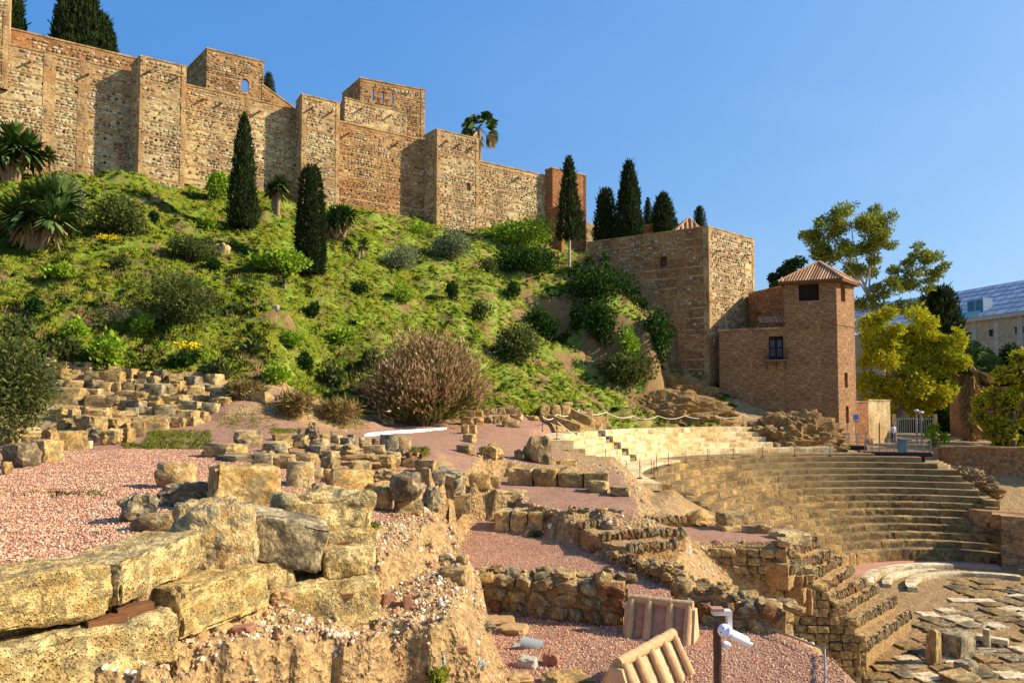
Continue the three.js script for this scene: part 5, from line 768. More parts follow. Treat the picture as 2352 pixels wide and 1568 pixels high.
// ---------------------------------------------------------------- orchestra floor
{
  const slabs = []; for (let k = 0; k < 7; k++) slabs.push(blockGeo(1, 0.14, 0.8, { seg: 4, seed: 200 + k, rough: 0.16, round: 0.1, chip: 0.5, shear: 0 }));
  const mats = [...seatMats, ...greyMats, M([176, 160, 128], { map: greyStoneTex }), M([196, 172, 128], { map: stoneTex })], white = [M([246, 240, 226], { map: marbleTex }), M([232, 224, 206], { map: marbleTex })];
  for (let d = 24.5; d < 42; d += 0.85) for (let x = 10; x < 34; x += 1.15) {
    const xx = x + R(-0.35, 0.35), dd = d + R(-0.25, 0.25), q = theatre(xx, dd); if (floorSide(xx, dd) < 5 || q.r > 4.5 && q.r < 9.6 && dd > 35.5 || dd > 41.5 || xx / dd > 0.86 || rnd() < 0.1) continue; if (theatre(xx, dd).r > 9 && dd > 36 && xx < 22) continue;
    const m = part('paving_slab', pick(slabs), rnd() < 0.14 ? pick(white) : pick(mats), orchestraGround); m.position.set(xx, ORCH + R(-0.01, 0.05), -dd); m.scale.set(R(0.75, 1.25), R(0.7, 1.2), R(0.75, 1.1)); m.rotation.y = R(-0.25, 0.25) + 0.15;
  }
  const g = thing('marble_kerb', 'broken white marble kerbs curving round the orchestra', 'kerb', arcP(6, 0, ORCH)), put = (r0, r1, p0, p1, y1) => { let p = p0, n = 0; while (p < p1 - 0.01) { const q = Math.min(p1, p + R(1.1, 2) / r0), o = part('kerb_stone', seatBlock(r0, r1, p, q, ORCH - 0.05, y1, 0.4, r0 * 9 + n), pick(white), g); o.position.copy(g.position).negate(); p = q + 0.003; n++; } };
  put(4.9, 5.4, -1.25, 0.62, 0.72); put(6.1, 6.55, -1.15, -0.12, 0.66); put(6.95, 7.6, -1.2, 0.12, 0.74);
  const rg = part('gravel_ring', seatBlock(7.65, 9.25, -1.4, 0.5, ORCH - 0.1, ORCH + 0.06, 0, 1), M([255, 238, 236], { map: gravelTex }), orchestraGround);
  const Zr = zoomBox(2150, 1080, 2.5), sb = (b, lab, o = {}) => standing('floor_block', Zr(b), lab, 'stone block', null, { rock: false, d0: 20, ...o });
  sb([505, 1225, 720, 1430], 'big sunlit cube block standing on the orchestra paving', { yaw: 0.55, dep: 0.8 }); sb([420, 1230, 512, 1465], 'thin upright slab beside the big cube block on the paving', { yaw: 0.5, dep: 0.9 }); sb([590, 1410, 740, 1530], 'squat broken block below the big cube block'); sb([520, 1480, 740, 1600], 'low flat block at the edge of the orchestra paving', { dep: 0.8 });
  { const A = on((2150 + 722 / 2.5) / 1.0884, (1080 + 1268 / 2.5) / 1.0884, 0.75), B = on((2150 + 930 / 2.5) / 1.0884, (1080 + 1305 / 2.5) / 1.0884, 0.75), m = solo('marble_beam', blockGeo(A.distanceTo(B), 0.22, 0.4, { seg: 6, seed: 5, rough: 0.02, round: 0.05 }), white[0], 'white marble beam lying on the orchestra paving', 'stone beam'); m.position.copy(A).add(B).multiplyScalar(0.5).add(V(0, -0.05, 0)); m.rotation.y = Math.atan2(-(B.z - A.z), B.x - A.x); }
  { const P = on(2268, 1484, 0.5), m = solo('marble_post', drumGeo(0.14, 0.75, 4), white[1], 'short white marble post on the orchestra paving', 'post'); m.position.copy(P).add(V(0, 0.35, 0)); }
  // passage at the end of the seats
  const A = XZ(on(2304, 1302, 0.45)), B = [A[0] + 6, A[1] - 3.5], w = thing('passage_wall', 'brown stone wall with a dark passage beside the seat rows', 'wall', V(A[0], 0.4, -A[1]));
  const f = wallFace(w, A, B, 0.2, 3.7, { mat: mortarRed, band: 0, big: 60, gnd: false, palette: ['ochre', 'dark', 'red', 'tan', 'grey'], holes: [[3.0, 1.9, 3.6, 2.6]], thick: 0.8 }); prism(w, [[A[0] + 0.6, A[1] + 3], [B[0], B[1] + 3], [B[0], B[1] + 4], [A[0] + 0.6, A[1] + 4]], 0.2, 3.6, mortarRed, 'back_wall'); prism(w, [[A[0], A[1] + 0.85], [B[0], B[1] + 0.85], [B[0], B[1] + 2], [A[0] + 0.8, A[1] + 2]], 3.3, 3.66, mortarRed, 'roof_slab');
  const rw = thing('retaining_wall', 'long dark retaining wall below the street trees', 'wall', V(38, 4, -58)), p = at(2165, 1090, 60), q = at(2480, 1090, 56); const rf = wallFace(rw, XZ(p), XZ(q), 2.5, 7.2, { mat: mortarRed, band: 0, big: 60, gnd: false, palette: ['dark', 'ochre', 'red', 'grey'] }); coping(rw, rf, 7.2, 7.2, 0.6); prism(rw, [[p.x, -p.z + 0.5], [q.x, -q.z + 0.5], [q.x, -q.z + 1.2], [p.x, -p.z + 1.2]], 2.5, 7.1);
}
// rock outcrops above the seats and under the roofed tower
{
  const oc = (label, u0, v0, u1, v1, d, seed, o = {}) => { const P = at((u0 + u1) / 2, v1, d), w = (u1 - u0) / FOCAL * d, h = (v1 - v0) / FOCAL * d; let g = new THREE.SphereGeometry(0.5, 90, 60); const p = g.attributes.position, v = V(); for (let i = 0; i < p.count; i++) { v.fromBufferAttribute(p, i); const n = v.clone().normalize(), a = fbm3(n.x * 2.2 + seed, n.y * 2.2, n.z * 2.2, 4), b = Math.abs(fbm3(n.x * 5 + seed, n.y * 3, n.z * 5, 3)), c = Math.floor(n.y * 5 + a * 2) / 5 - n.y; v.multiplyScalar(1 + 0.26 * a - 0.16 * b + 0.08 * c); p.setXYZ(i, v.x * w * (1.12), v.y * h * 2.0, v.z * (o.dep ?? w * 0.5)); } g.deleteAttribute('normal'); g = mergeVertices((g.deleteAttribute('uv'), g), 1e-3); g = boxUV(toCreasedNormals(g, 0.5), 0.5); const m = solo('rock_outcrop', g, M(o.col || [236, 216, 176], { map: rep(earthTex, 0.5), bumpMap: earthBump, bumpScale: 0.15 }), label, 'rock'); m.position.copy(P); };
  oc('sunlit craggy rock outcrop above the pale upper seats', 1372, 898, 1665, 962, 62.3, 3, { dep: 5, col: [255, 240, 200] }); oc('shaded rock outcrop at the foot of the roofed tower', 1715, 946, 1930, 1022, 60.6, 9, { dep: 4.5, col: [255, 236, 196] }); oc('flat rock shelf beside the far end of the seats', 2150, 1075, 2270, 1125, 55, 14, { dep: 6, col: [250, 240, 214] }); oc('rock ledge in the hill below the square tower', 1420, 862, 1640, 915, 66, 21, { dep: 5, col: [250, 232, 190] });
}
// ---------------------------------------------------------------- vegetation
function rooted(u, v, d0) { const B = hitGround(u, v, 0, d0 ?? 4); if (u < 1265 && v < 640) { const wd = WL(u, 0, v)[1] - 2.2; if (-B.z > wd) { const x = sight(u, v).a * wd; return V(x, ground(x, wd), -wd); } } return B; }
const leafMat = new THREE.MeshPhysicalMaterial({ color: 0xffffff, vertexColors: true, side: THREE.DoubleSide, roughness: 0.95, transmission: 0.3, thickness: 0, specularIntensity: 0.08 });
const solidLeafMat = new THREE.MeshPhysicalMaterial({ color: 0xffffff, specularIntensity: 0.25, metalness: 0, vertexColors: true, side: THREE.DoubleSide, roughness: 0.9 });
const PAL = {
  cypress: [[44, 56, 26], [54, 66, 30], [36, 48, 24], [64, 74, 36]], olive: [[96, 104, 50], [82, 92, 42], [112, 116, 60], [70, 80, 36]], bright: [[124, 154, 36], [144, 168, 44], [104, 138, 32], [158, 174, 58]],
  grey: [[122, 130, 92], [104, 116, 78], [138, 142, 104]], dark: [[50, 76, 26], [40, 64, 22], [62, 88, 30]], yucca: [[66, 92, 40], [52, 78, 34], [84, 108, 48], [96, 114, 58]], yellow: [[196, 182, 38], [176, 172, 38], [212, 194, 46], [150, 160, 40]],
  euca: [[128, 138, 48], [104, 120, 44], [150, 152, 58], [166, 156, 62]], pink: [[190, 152, 112], [170, 134, 92], [202, 168, 130], [146, 120, 74]], twig: [[112, 102, 46], [128, 114, 54], [94, 90, 40]], dry: [[170, 140, 92], [150, 118, 74], [186, 158, 108]]
};
const palLin = Object.fromEntries(Object.entries(PAL).map(([k, a]) => [k, a.map(c => lin(...c))]));
const leafC = p => { const c = pick(palLin[p]), j = R(0.85, 1.18); return [c[0] * j, c[1] * j, c[2] * j]; };
function leaf(mb, p, dir, side, l, w, c) {   // a folded blade: two triangles along dir
  const tip = p.clone().addScaledVector(dir, l), a = p.clone().addScaledVector(dir, l * 0.45).addScaledVector(side, w / 2), b = p.clone().addScaledVector(dir, l * 0.45).addScaledVector(side, -w / 2); mb.tri(p, a, tip, c); mb.tri(p, tip, b, c);
}
const rdir = () => { const z = R(-1, 1), a = R(0, Math.PI * 2), s = Math.sqrt(1 - z * z); return V(s * Math.cos(a), z, s * Math.sin(a)); };
function clump(mb, c, rx, ry, rz, n, size, pal, o = {}) {
  for (let i = 0; i < n; i++) { const d = rdir(), k = Math.pow(rnd(), o.fill ?? 0.35), nz = 1 + 0.3 * N3(d.x * 2 + c.x, d.y * 2 + c.y, d.z * 2); const p = V(c.x + d.x * rx * k * nz, c.y + d.y * ry * k * nz, c.z + d.z * rz * k * nz), dir = d.clone().multiplyScalar(o.out ?? 0.6).add(rdir().multiplyScalar(0.7)).add(V(0, o.up ?? 0.2, 0)).normalize(), side = V().crossVectors(dir, rdir()).normalize(), l = size * R(0.6, 1.3); leaf(mb, p, dir, side, l, l * (o.wide ?? 0.6), leafC(o.pal2 && k > (o.cut ?? 0.8) ? o.pal2 : pal)); }
}
function limb(pts, r0, r1, parent, m = barkMat, name = 'branch') { return part(name, tubeGeo(pts, r0, 7, Math.max(6, pts.length * 5), r1 / r0), m, parent); }
function cypress(label, u, vb, vt, wpx, d, o = {}) {
  const B = d ? at(u, vb, d) : rooted(u, vb), dd = -B.z, h = (vb - vt) / FOCAL * dd, r = wpx / 2 / FOCAL * dd, g = thing('cypress_tree', label, 'tree', B, o.group ?? 'cypress trees'), mb = new MB(), bare = o.bare ?? 0.03;
  const prof = t => o.clipped ? r * Math.min(1, Math.pow(Math.max(0, 1 - t) * 7, 0.5)) * (0.86 + 0.14 * Math.sin(t * 5)) : r * Math.pow(Math.max(0, 1 - t), o.pow ?? 0.6) * (0.45 + 0.55 * Math.min(1, t * 5 + 0.3)) * 1.12;
  const lump = (a, t) => 1 + (o.lump ?? 0.34) * fbm3(Math.cos(a) * 1.6 + u, t * h * 0.8, Math.sin(a) * 1.6, 3), n = Math.round(o.n ?? clamp(h * r * 1500, 2500, 9000)), P = o.pal || 'cypress', sz = o.size ?? clamp(r * 0.2, 0.16, 0.4);
  for (let i = 0; i < n; i++) { const t = 1 - Math.pow(rnd(), 0.75) * (1 - bare), a = R(0, 6.283), rr = prof(t) * lump(a, t) * Math.pow(R(0.45, 1), 0.45), dir = V(Math.cos(a) * (o.clipped ? 0.9 : 0.45), o.clipped ? 0.5 : 1, Math.sin(a) * (o.clipped ? 0.9 : 0.45)).add(rdir().multiplyScalar(0.45)).normalize(); leaf(mb, V(Math.cos(a) * rr, t * h - sz * 0.5, Math.sin(a) * rr), dir, V().crossVectors(dir, rdir()).normalize(), sz * (rnd() < 0.1 ? R(1.6, 2.8) : R(0.7, 1.5)), sz * 0.42, leafC(P)); }
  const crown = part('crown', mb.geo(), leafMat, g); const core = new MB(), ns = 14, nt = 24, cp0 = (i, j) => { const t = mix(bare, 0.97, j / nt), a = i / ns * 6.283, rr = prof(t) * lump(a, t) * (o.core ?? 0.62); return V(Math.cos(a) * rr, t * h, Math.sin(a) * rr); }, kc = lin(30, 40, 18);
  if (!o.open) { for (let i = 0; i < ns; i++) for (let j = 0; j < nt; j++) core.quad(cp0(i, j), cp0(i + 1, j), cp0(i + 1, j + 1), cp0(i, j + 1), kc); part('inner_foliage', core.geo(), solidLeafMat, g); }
  limb([V(0, -(o.root ?? 0.5), 0), V(0.05, h * 0.4, 0), V(0, h * 0.92, 0)], Math.max(0.1, r * (o.trunk ?? 0.1)), 0.03, g, o.paleTrunk ? paleBarkMat : barkMat, 'trunk'); return g;
}
cypress('slender pointed cypress against the wall between two towers', 556, 530, 250, 66, null, { n: 7000 });
cypress('clipped columnar cypress in front of the slender tower', 712, 635, 370, 64, null, { clipped: true, n: 9000, pal: 'cypress', size: 0.22, lump: 0.12 });
cypress('broad dark cypress rising behind the dark parapet wall', 178, 150, -70, 108, 72, { n: 9000, pow: 0.4, size: 0.42, group: 'cypresses behind the fortress wall', root: 6 });
cypress('narrower cypress leaning against the broad dark one behind the parapet', 232, 150, 28, 62, 73, { n: 5000, pow: 0.45, size: 0.36, group: 'cypresses behind the fortress wall', root: 6 });
cypress('cypress beside the tower corner at the end of the parapet', 24, 110, -60, 52, 70, { n: 4500, pow: 0.4, size: 0.36, group: 'cypresses behind the fortress wall', root: 6 });
cypress('small cypress top peeping out beside the arched turret', 616, 240, 163, 34, 84, { n: 1800, pow: 0.4, group: 'cypresses behind the fortress wall', root: 5 });
cypress('loose open cypress with a bare white trunk before the corner tower', 1308, 615, 352, 66, 76, { n: 4200, bare: 0.26, core: 0.35, lump: 0.45, paleTrunk: true, trunk: 0.11, size: 0.34 });
cypress('short bushy cypress beyond the corner tower', 1392, 560, 428, 56, 88, { n: 3000, pow: 0.35, lump: 0.4, size: 0.36, root: 5, group: 'far cypresses above the square tower' });
cypress('tallest cypress above the square tower wall', 1446, 560, 364, 62, 86, { n: 6500, pow: 0.5, lump: 0.25, size: 0.34, root: 6, group: 'far cypresses above the square tower' });
cypress('thin twin-tipped cypress behind the tallest one', 1489, 545, 450, 30, 96, { n: 2000, root: 6, group: 'far cypresses above the square tower' });
cypress('spreading feathery cypress beside the brick turret', 1524, 545, 440, 62, 92, { n: 4000, pow: 0.55, lump: 0.45, root: 6, group: 'far cypresses above the square tower' });
cypress('small round-topped cypress over the tiled roof', 1608, 535, 471, 30, 95, { n: 1800, pow: 0.3, lump: 0.4, root: 6, group: 'far cypresses above the square tower' });
cypress('dark massive cypress beside the modern roof', 2162, 930, 655, 112, 104, { n: 9000, pow: 0.28, lump: 0.4, size: 0.6, group: 'far cypresses above the square tower', root: 4 });
function yucca(label, box, heads, o = {}) {
  const [u0, v0, u1, v1] = box, B = o.d ? at((u0 + u1) / 2, v1, o.d) : rooted((u0 + u1) / 2, v1), d = -B.z, k = d / FOCAL, w = (u1 - u0) * k, h = (v1 - v0) * k, g = thing('yucca_plant', label, 'plant', B, 'yuccas on the hillside');
  for (let i = 0; i < heads; i++) { const t = heads > 1 ? i / (heads - 1) - 0.5 : 0, r = Math.min(w * 0.46, h * 0.5) * R(0.8, 1.05), hp = V(t * w * 0.55 + R(-0.1, 0.1) * w, h * (heads > 2 ? R(0.35, 0.66) : R(0.55, 0.62)), R(-0.3, 0.3) * w * 0.6); limb([V(t * w * 0.2, -0.3, 0), hp.clone().multiplyScalar(0.55), hp], h * 0.03 + 0.07, h * 0.02 + 0.05, g, M([150, 122, 88]), 'trunk');
    const mb = new MB(), n = 120; for (let j = 0; j < n; j++) { const a = R(0, 6.283), e = R(-0.7, 1.4), dir = V(Math.cos(a) * Math.cos(e), Math.sin(e), Math.sin(a) * Math.cos(e)), side = V().crossVectors(dir, V(0, 1, 0)).normalize(), l = r * R(0.8, 1.1), ww = l * 0.085, c = e < -0.5 && rnd() < 0.25 ? leafC('dry') : leafC('yucca'), mid = hp.clone().addScaledVector(dir, l * 0.55), tip = hp.clone().addScaledVector(dir, l).add(V(0, -l * 0.16 * Math.cos(e), 0)); mb.tri(hp.clone().addScaledVector(side, ww * 0.4), mid.clone().addScaledVector(side, ww), mid.clone().addScaledVector(side, -ww), c); mb.tri(mid.clone().addScaledVector(side, ww), tip, mid.clone().addScaledVector(side, -ww), c); }
    if (o.skirt) for (let j = 0; j < 20; j++) { const a = R(0, 6.283), p = hp.clone().multiplyScalar(1).add(V(Math.cos(a) * 0.12, -R(0, hp.y * 0.6), Math.sin(a) * 0.12)), dir = V(Math.cos(a) * 0.45, -1, Math.sin(a) * 0.45).normalize(); leaf(mb, p, dir, V().crossVectors(dir, rdir()).normalize(), r * 0.7, 0.1, leafC('dry')); }
    part('leaf_rosette', mb.geo(), solidLeafMat, g); } return g;
}
yucca('tall yucca cluster against the foot of the long sunlit wall', [-40, 250, 90, 400], 7); yucca('single-headed yucca beside the tall cluster under the long wall', [86, 305, 152, 392], 1); yucca('big old yucca with shaggy trunks and dead leaf skirts', [0, 400, 165, 568], 8, { skirt: true });
yucca('bushy yucca at the foot of the wall between cypress and slender tower', [598, 388, 664, 488], 5); yucca('dark yucca just beside the clipped columnar cypress', [742, 458, 818, 555], 6, { skirt: true }); yucca('yucca palm at the edge of the shaded cliff', [1348, 566, 1402, 645], 2, { d: 70 }); yucca('low yellowish yucca with a dry skirt on the slope', [780, 540, 852, 592], 2, { skirt: true }); yucca('tiny yucca sprouting below the columnar cypress', [632, 626, 676, 662], 1);
function bush(name, label, category, box, pal, o = {}) {
  const [u0, v0, u1, v1] = box, B = o.d ? at((u0 + u1) / 2, v1, o.d) : rooted((u0 + u1) / 2, v1, o.d0), d = -B.z, k = d / FOCAL, w = (u1 - u0) * k, h = (v1 - v0) * k, g = thing(name, label, category, B, o.group), mb = new MB(), n = Math.round(o.n ?? clamp(w * h * 700, 500, 9000)), sz = o.size ?? clamp(w * 0.055, 0.08, 0.3), cl = o.clumps ?? 7;
  for (let i = 0; i < cl; i++) { const a = R(0, 6.283), q = R(0.15, 0.62), c = V(Math.cos(a) * w * 0.5 * q, h * R(0.25, 0.66), Math.sin(a) * w * 0.4 * q), rr = R(0.28, 0.46); clump(mb, c, w * rr * 0.85, h * rr, w * rr * 0.8, n / cl, sz, pal, o); }
  part('foliage', mb.geo(), o.mat || leafMat, g); if (o.stems !== 0) for (let i = 0; i < (o.stems ?? 4); i++) { const a = R(0, 6.283), e = V(Math.cos(a) * w * 0.3, h * 0.75, Math.sin(a) * w * 0.25); limb([V(0, -0.15, 0), e.clone().multiplyScalar(0.5).add(V(0, h * 0.08, 0)), e], 0.03 + w * 0.008, 0.012, g, barkMat, 'stem'); } return g;
}
bush('leafy_bush', 'large leafy olive-like bush beside the stacked blocks', 'bush', [-60, 765, 118, 985], 'olive', { d: 20.5, n: 11000, size: 0.16, wide: 0.3, clumps: 10 });
bush('grey_bush', 'grey-green rounded bush beside the big old yucca', 'bush', [80, 385, 200, 548], 'grey', { n: 5000 }); bush('olive_bush', 'dark olive bush in the middle of the grassy slope', 'bush', [325, 615, 505, 745], 'olive', { n: 7000, size: 0.2, wide: 0.4 });
bush('olive_bush', 'olive scrub bush below the long sunlit wall', 'bush', [205, 455, 335, 548], 'olive', { n: 4500 }); bush('olive_bush', 'low spreading scrub beside the pale boulder on the slope', 'bush', [375, 545, 490, 600], 'olive', { n: 3500 }); bush('ivy_mound', 'bright green ivy mound climbing the foot of the wall', 'ivy', [470, 382, 530, 452], 'bright', { n: 3500, size: 0.22, wide: 0.9 });
bush('grey_bush', 'grey-green bush on the slope below the tower with the square window', 'bush', [975, 522, 1088, 595], 'grey', { n: 4000 }); bush('grey_bush', 'small grey scrub beside the dry yucca', 'bush', [870, 560, 955, 618], 'grey', { n: 2600 }); bush('ivy_mound', 'bright ivy patch spreading below the pointed cypress', 'ivy', [565, 575, 690, 622], 'bright', { n: 4500, size: 0.24, wide: 0.9 });
bush('ivy_mound', 'bright creeper along the foot of the lower rubble wall', 'ivy', [1105, 498, 1265, 565], 'bright', { n: 5000, size: 0.26, wide: 0.9 }); bush('ivy_mound', 'dark creeper spilling over the bank beside the white trunk', 'ivy', [1150, 560, 1295, 628], 'dark', { n: 4500, size: 0.26, wide: 0.9 }); bush('ivy_mound', 'dark ivy mass on top of the shaded cliff', 'ivy', [1300, 610, 1480, 720], 'dark', { n: 6000, size: 0.28, wide: 0.9, d: 68.5 });
bush('ivy_mound', 'dark ivy hanging down the cliff beside the square tower', 'ivy', [1410, 640, 1500, 800], 'dark', { n: 5000, size: 0.28, wide: 0.9, d: 69 }); bush('ivy_mound', 'narrow ivy streamer hanging on the bare cliff', 'ivy', [1310, 700, 1345, 770], 'dark', { n: 1500, size: 0.24, wide: 0.9, d: 66 }); bush('ivy_mound', 'ivy clump at the edge of the bare cliff', 'ivy', [1205, 695, 1290, 775], 'dark', { n: 3500, size: 0.24, wide: 0.9 }); bush('ivy_mound', 'green creeper mound beside the tamarisk', 'ivy', [1130, 745, 1250, 830], 'olive', { n: 3500, size: 0.22, wide: 0.8 });
bush('ivy_mound', 'ivy curtain over the middle of the bare cliff', 'ivy', [1345, 690, 1420, 790], 'dark', { n: 3000, size: 0.26, wide: 0.9, d: 63.5 }); bush('ivy_mound', 'dark ivy bank between the cliff and the arched recess', 'ivy', [1455, 700, 1540, 850], 'dark', { n: 4500, size: 0.28, wide: 0.9, d: 64.5 }); bush('ivy_mound', 'low green creeper at the base of the bare cliff', 'ivy', [1380, 800, 1500, 872], 'olive', { n: 3500, size: 0.26, wide: 0.8, d: 61.5 }); bush('ivy_mound', 'bright creeper tongue running down the bare cliff', 'ivy', [1425, 745, 1475, 840], 'bright', { n: 2000, size: 0.24, wide: 0.9, d: 62.2 }); bush('pale_scrub', 'pale dry scrub at the foot of the shaded tower wall', 'bush', [1330, 575, 1365, 640], 'grey', { n: 1200, d: 73 });
{ // tamarisk: feathery pinkish sprays over olive twigs
  const box = [822, 722, 1125, 985], B = hitGround(975, 975), d = -B.z, k = d / FOCAL, w = (box[2] - box[0]) * k, h = (box[3] - box[1]) * k, g = thing('tamarisk_bush', 'huge feathery pinkish tamarisk bush at the foot of the hill', 'bush', B), mb = new MB(), mb2 = new MB();
  for (let s = 0; s < 420; s++) { const a = R(0, 6.283), lean = Math.pow(rnd(), 0.6), L = h * R(0.7, 1.08) * (1 - 0.2 * lean) * (0.88 + 0.3 * N2(Math.cos(a) * 1.2 + 3, Math.sin(a) * 1.2)), tip = V(Math.cos(a) * w * 0.5 * lean, L * (1 - (0.35 + 0.45 * rnd()) * lean * lean), Math.sin(a) * w * 0.42 * lean), mid = tip.clone().multiply(V(0.6, 0.5, 0.6)); if (s < 26) limb([V(Math.cos(a) * 0.3, -0.2, Math.sin(a) * 0.3), mid, tip.clone().lerp(mid, 0.25)], 0.06, 0.012, g, barkMat, 'stem');
    for (let i = 0; i < 100; i++) { const t = Math.pow(rnd(), 0.6), p = t < 0.5 ? V().lerp(mid, t * 2) : mid.clone().lerp(tip, t * 2 - 1); p.add(rdir().multiplyScalar(0.34 * (0.4 + t))); const dir = tip.clone().normalize().multiplyScalar(1.0).add(rdir().multiplyScalar(0.8)).add(V(0, 0.4, 0)).normalize(), pk = t > 0.72 + 0.3 * N2(a * 3, lean * 4) && rnd() < 0.7; leaf(pk ? mb2 : mb, p, dir, V().crossVectors(dir, rdir()).normalize(), R(0.18, 0.42), R(0.03, 0.07) + (pk ? 0.03 : 0), leafC(pk ? 'pink' : rnd() < 0.45 ? 'twig' : 'olive')); } }
  part('green_sprays', mb.geo(), leafMat, g); part('pink_sprays', mb2.geo(), leafMat, g);
}
{ // leafy clumps scattered over the slope
  const spots = [[105, 610, 172, 642], [50, 680, 106, 728], [0, 715, 82, 792], [208, 765, 292, 838], [460, 585, 512, 622], [738, 832, 800, 888], [640, 760, 700, 800], [390, 800, 450, 845], [560, 780, 610, 820], [300, 730, 350, 770], [690, 690, 740, 730], [250, 590, 300, 625], [150, 735, 200, 775], [800, 640, 860, 680], [520, 690, 570, 725], [900, 650, 960, 700], [1010, 640, 1060, 690], [1080, 690, 1130, 740], [440, 500, 500, 530], [330, 480, 370, 510], [830, 800, 880, 850], [760, 740, 820, 790], [180, 800, 240, 840], [120, 780, 180, 825], [600, 840, 660, 880], [1150, 640, 1200, 690], [1090, 590, 1140, 630], [930, 505, 980, 540], [680, 800, 730, 850], [480, 830, 530, 870]];
  spots.forEach((b, i) => { if (i % 3 === 1) b = [b[0] + 10, b[1] + 8, b[2] - 8, b[3]]; bush('leafy_weed', `${i % 3 === 0 ? 'broad-leaved bright' : i % 3 === 1 ? 'dark glossy' : 'dull olive'} weed clump on the ${b[1] > 730 ? 'lower' : b[1] > 600 ? 'middle' : 'upper'} grassy slope`, 'weed', b, i % 3 === 0 ? 'bright' : i % 3 === 1 ? 'dark' : 'olive', { n: 700, size: 0.24, wide: 0.6, clumps: 4, stems: 0, group: 'weed clumps on the grassy slope', up: 0.5 }); });
  for (const [b, l] of [[[620, 905, 720, 955], 'dry brown brushwood on the bank beside the gravel mound'], [[720, 915, 830, 965], 'dry tangled brushwood between gravel mound and tamarisk'], [[530, 880, 600, 915], 'dry grass clump behind the last stacked block']]) bush('dry_brush', l, 'brushwood', b, 'dry', { n: 1400, size: 0.4, wide: 0.12, stems: 3, pal2: 'twig' });
  for (const [u, v, l] of [[425, 808, 'yellow wild flowers on the lower slope'], [250, 556, 'yellow wild flowers beneath the big old yucca']]) { const B = hitGround(u, v), mb = new MB(); for (let i = 0; i < 260; i++) leaf(mb, V(R(-0.7, 0.7), R(0.15, 0.5), R(-0.4, 0.4)), rdir(), rdir(), 0.1, 0.1, lin(226, 196, 30)); const o = solo('wild_flowers', mb.geo(), solidLeafMat, l, 'flowers'); o.position.copy(B); }
}
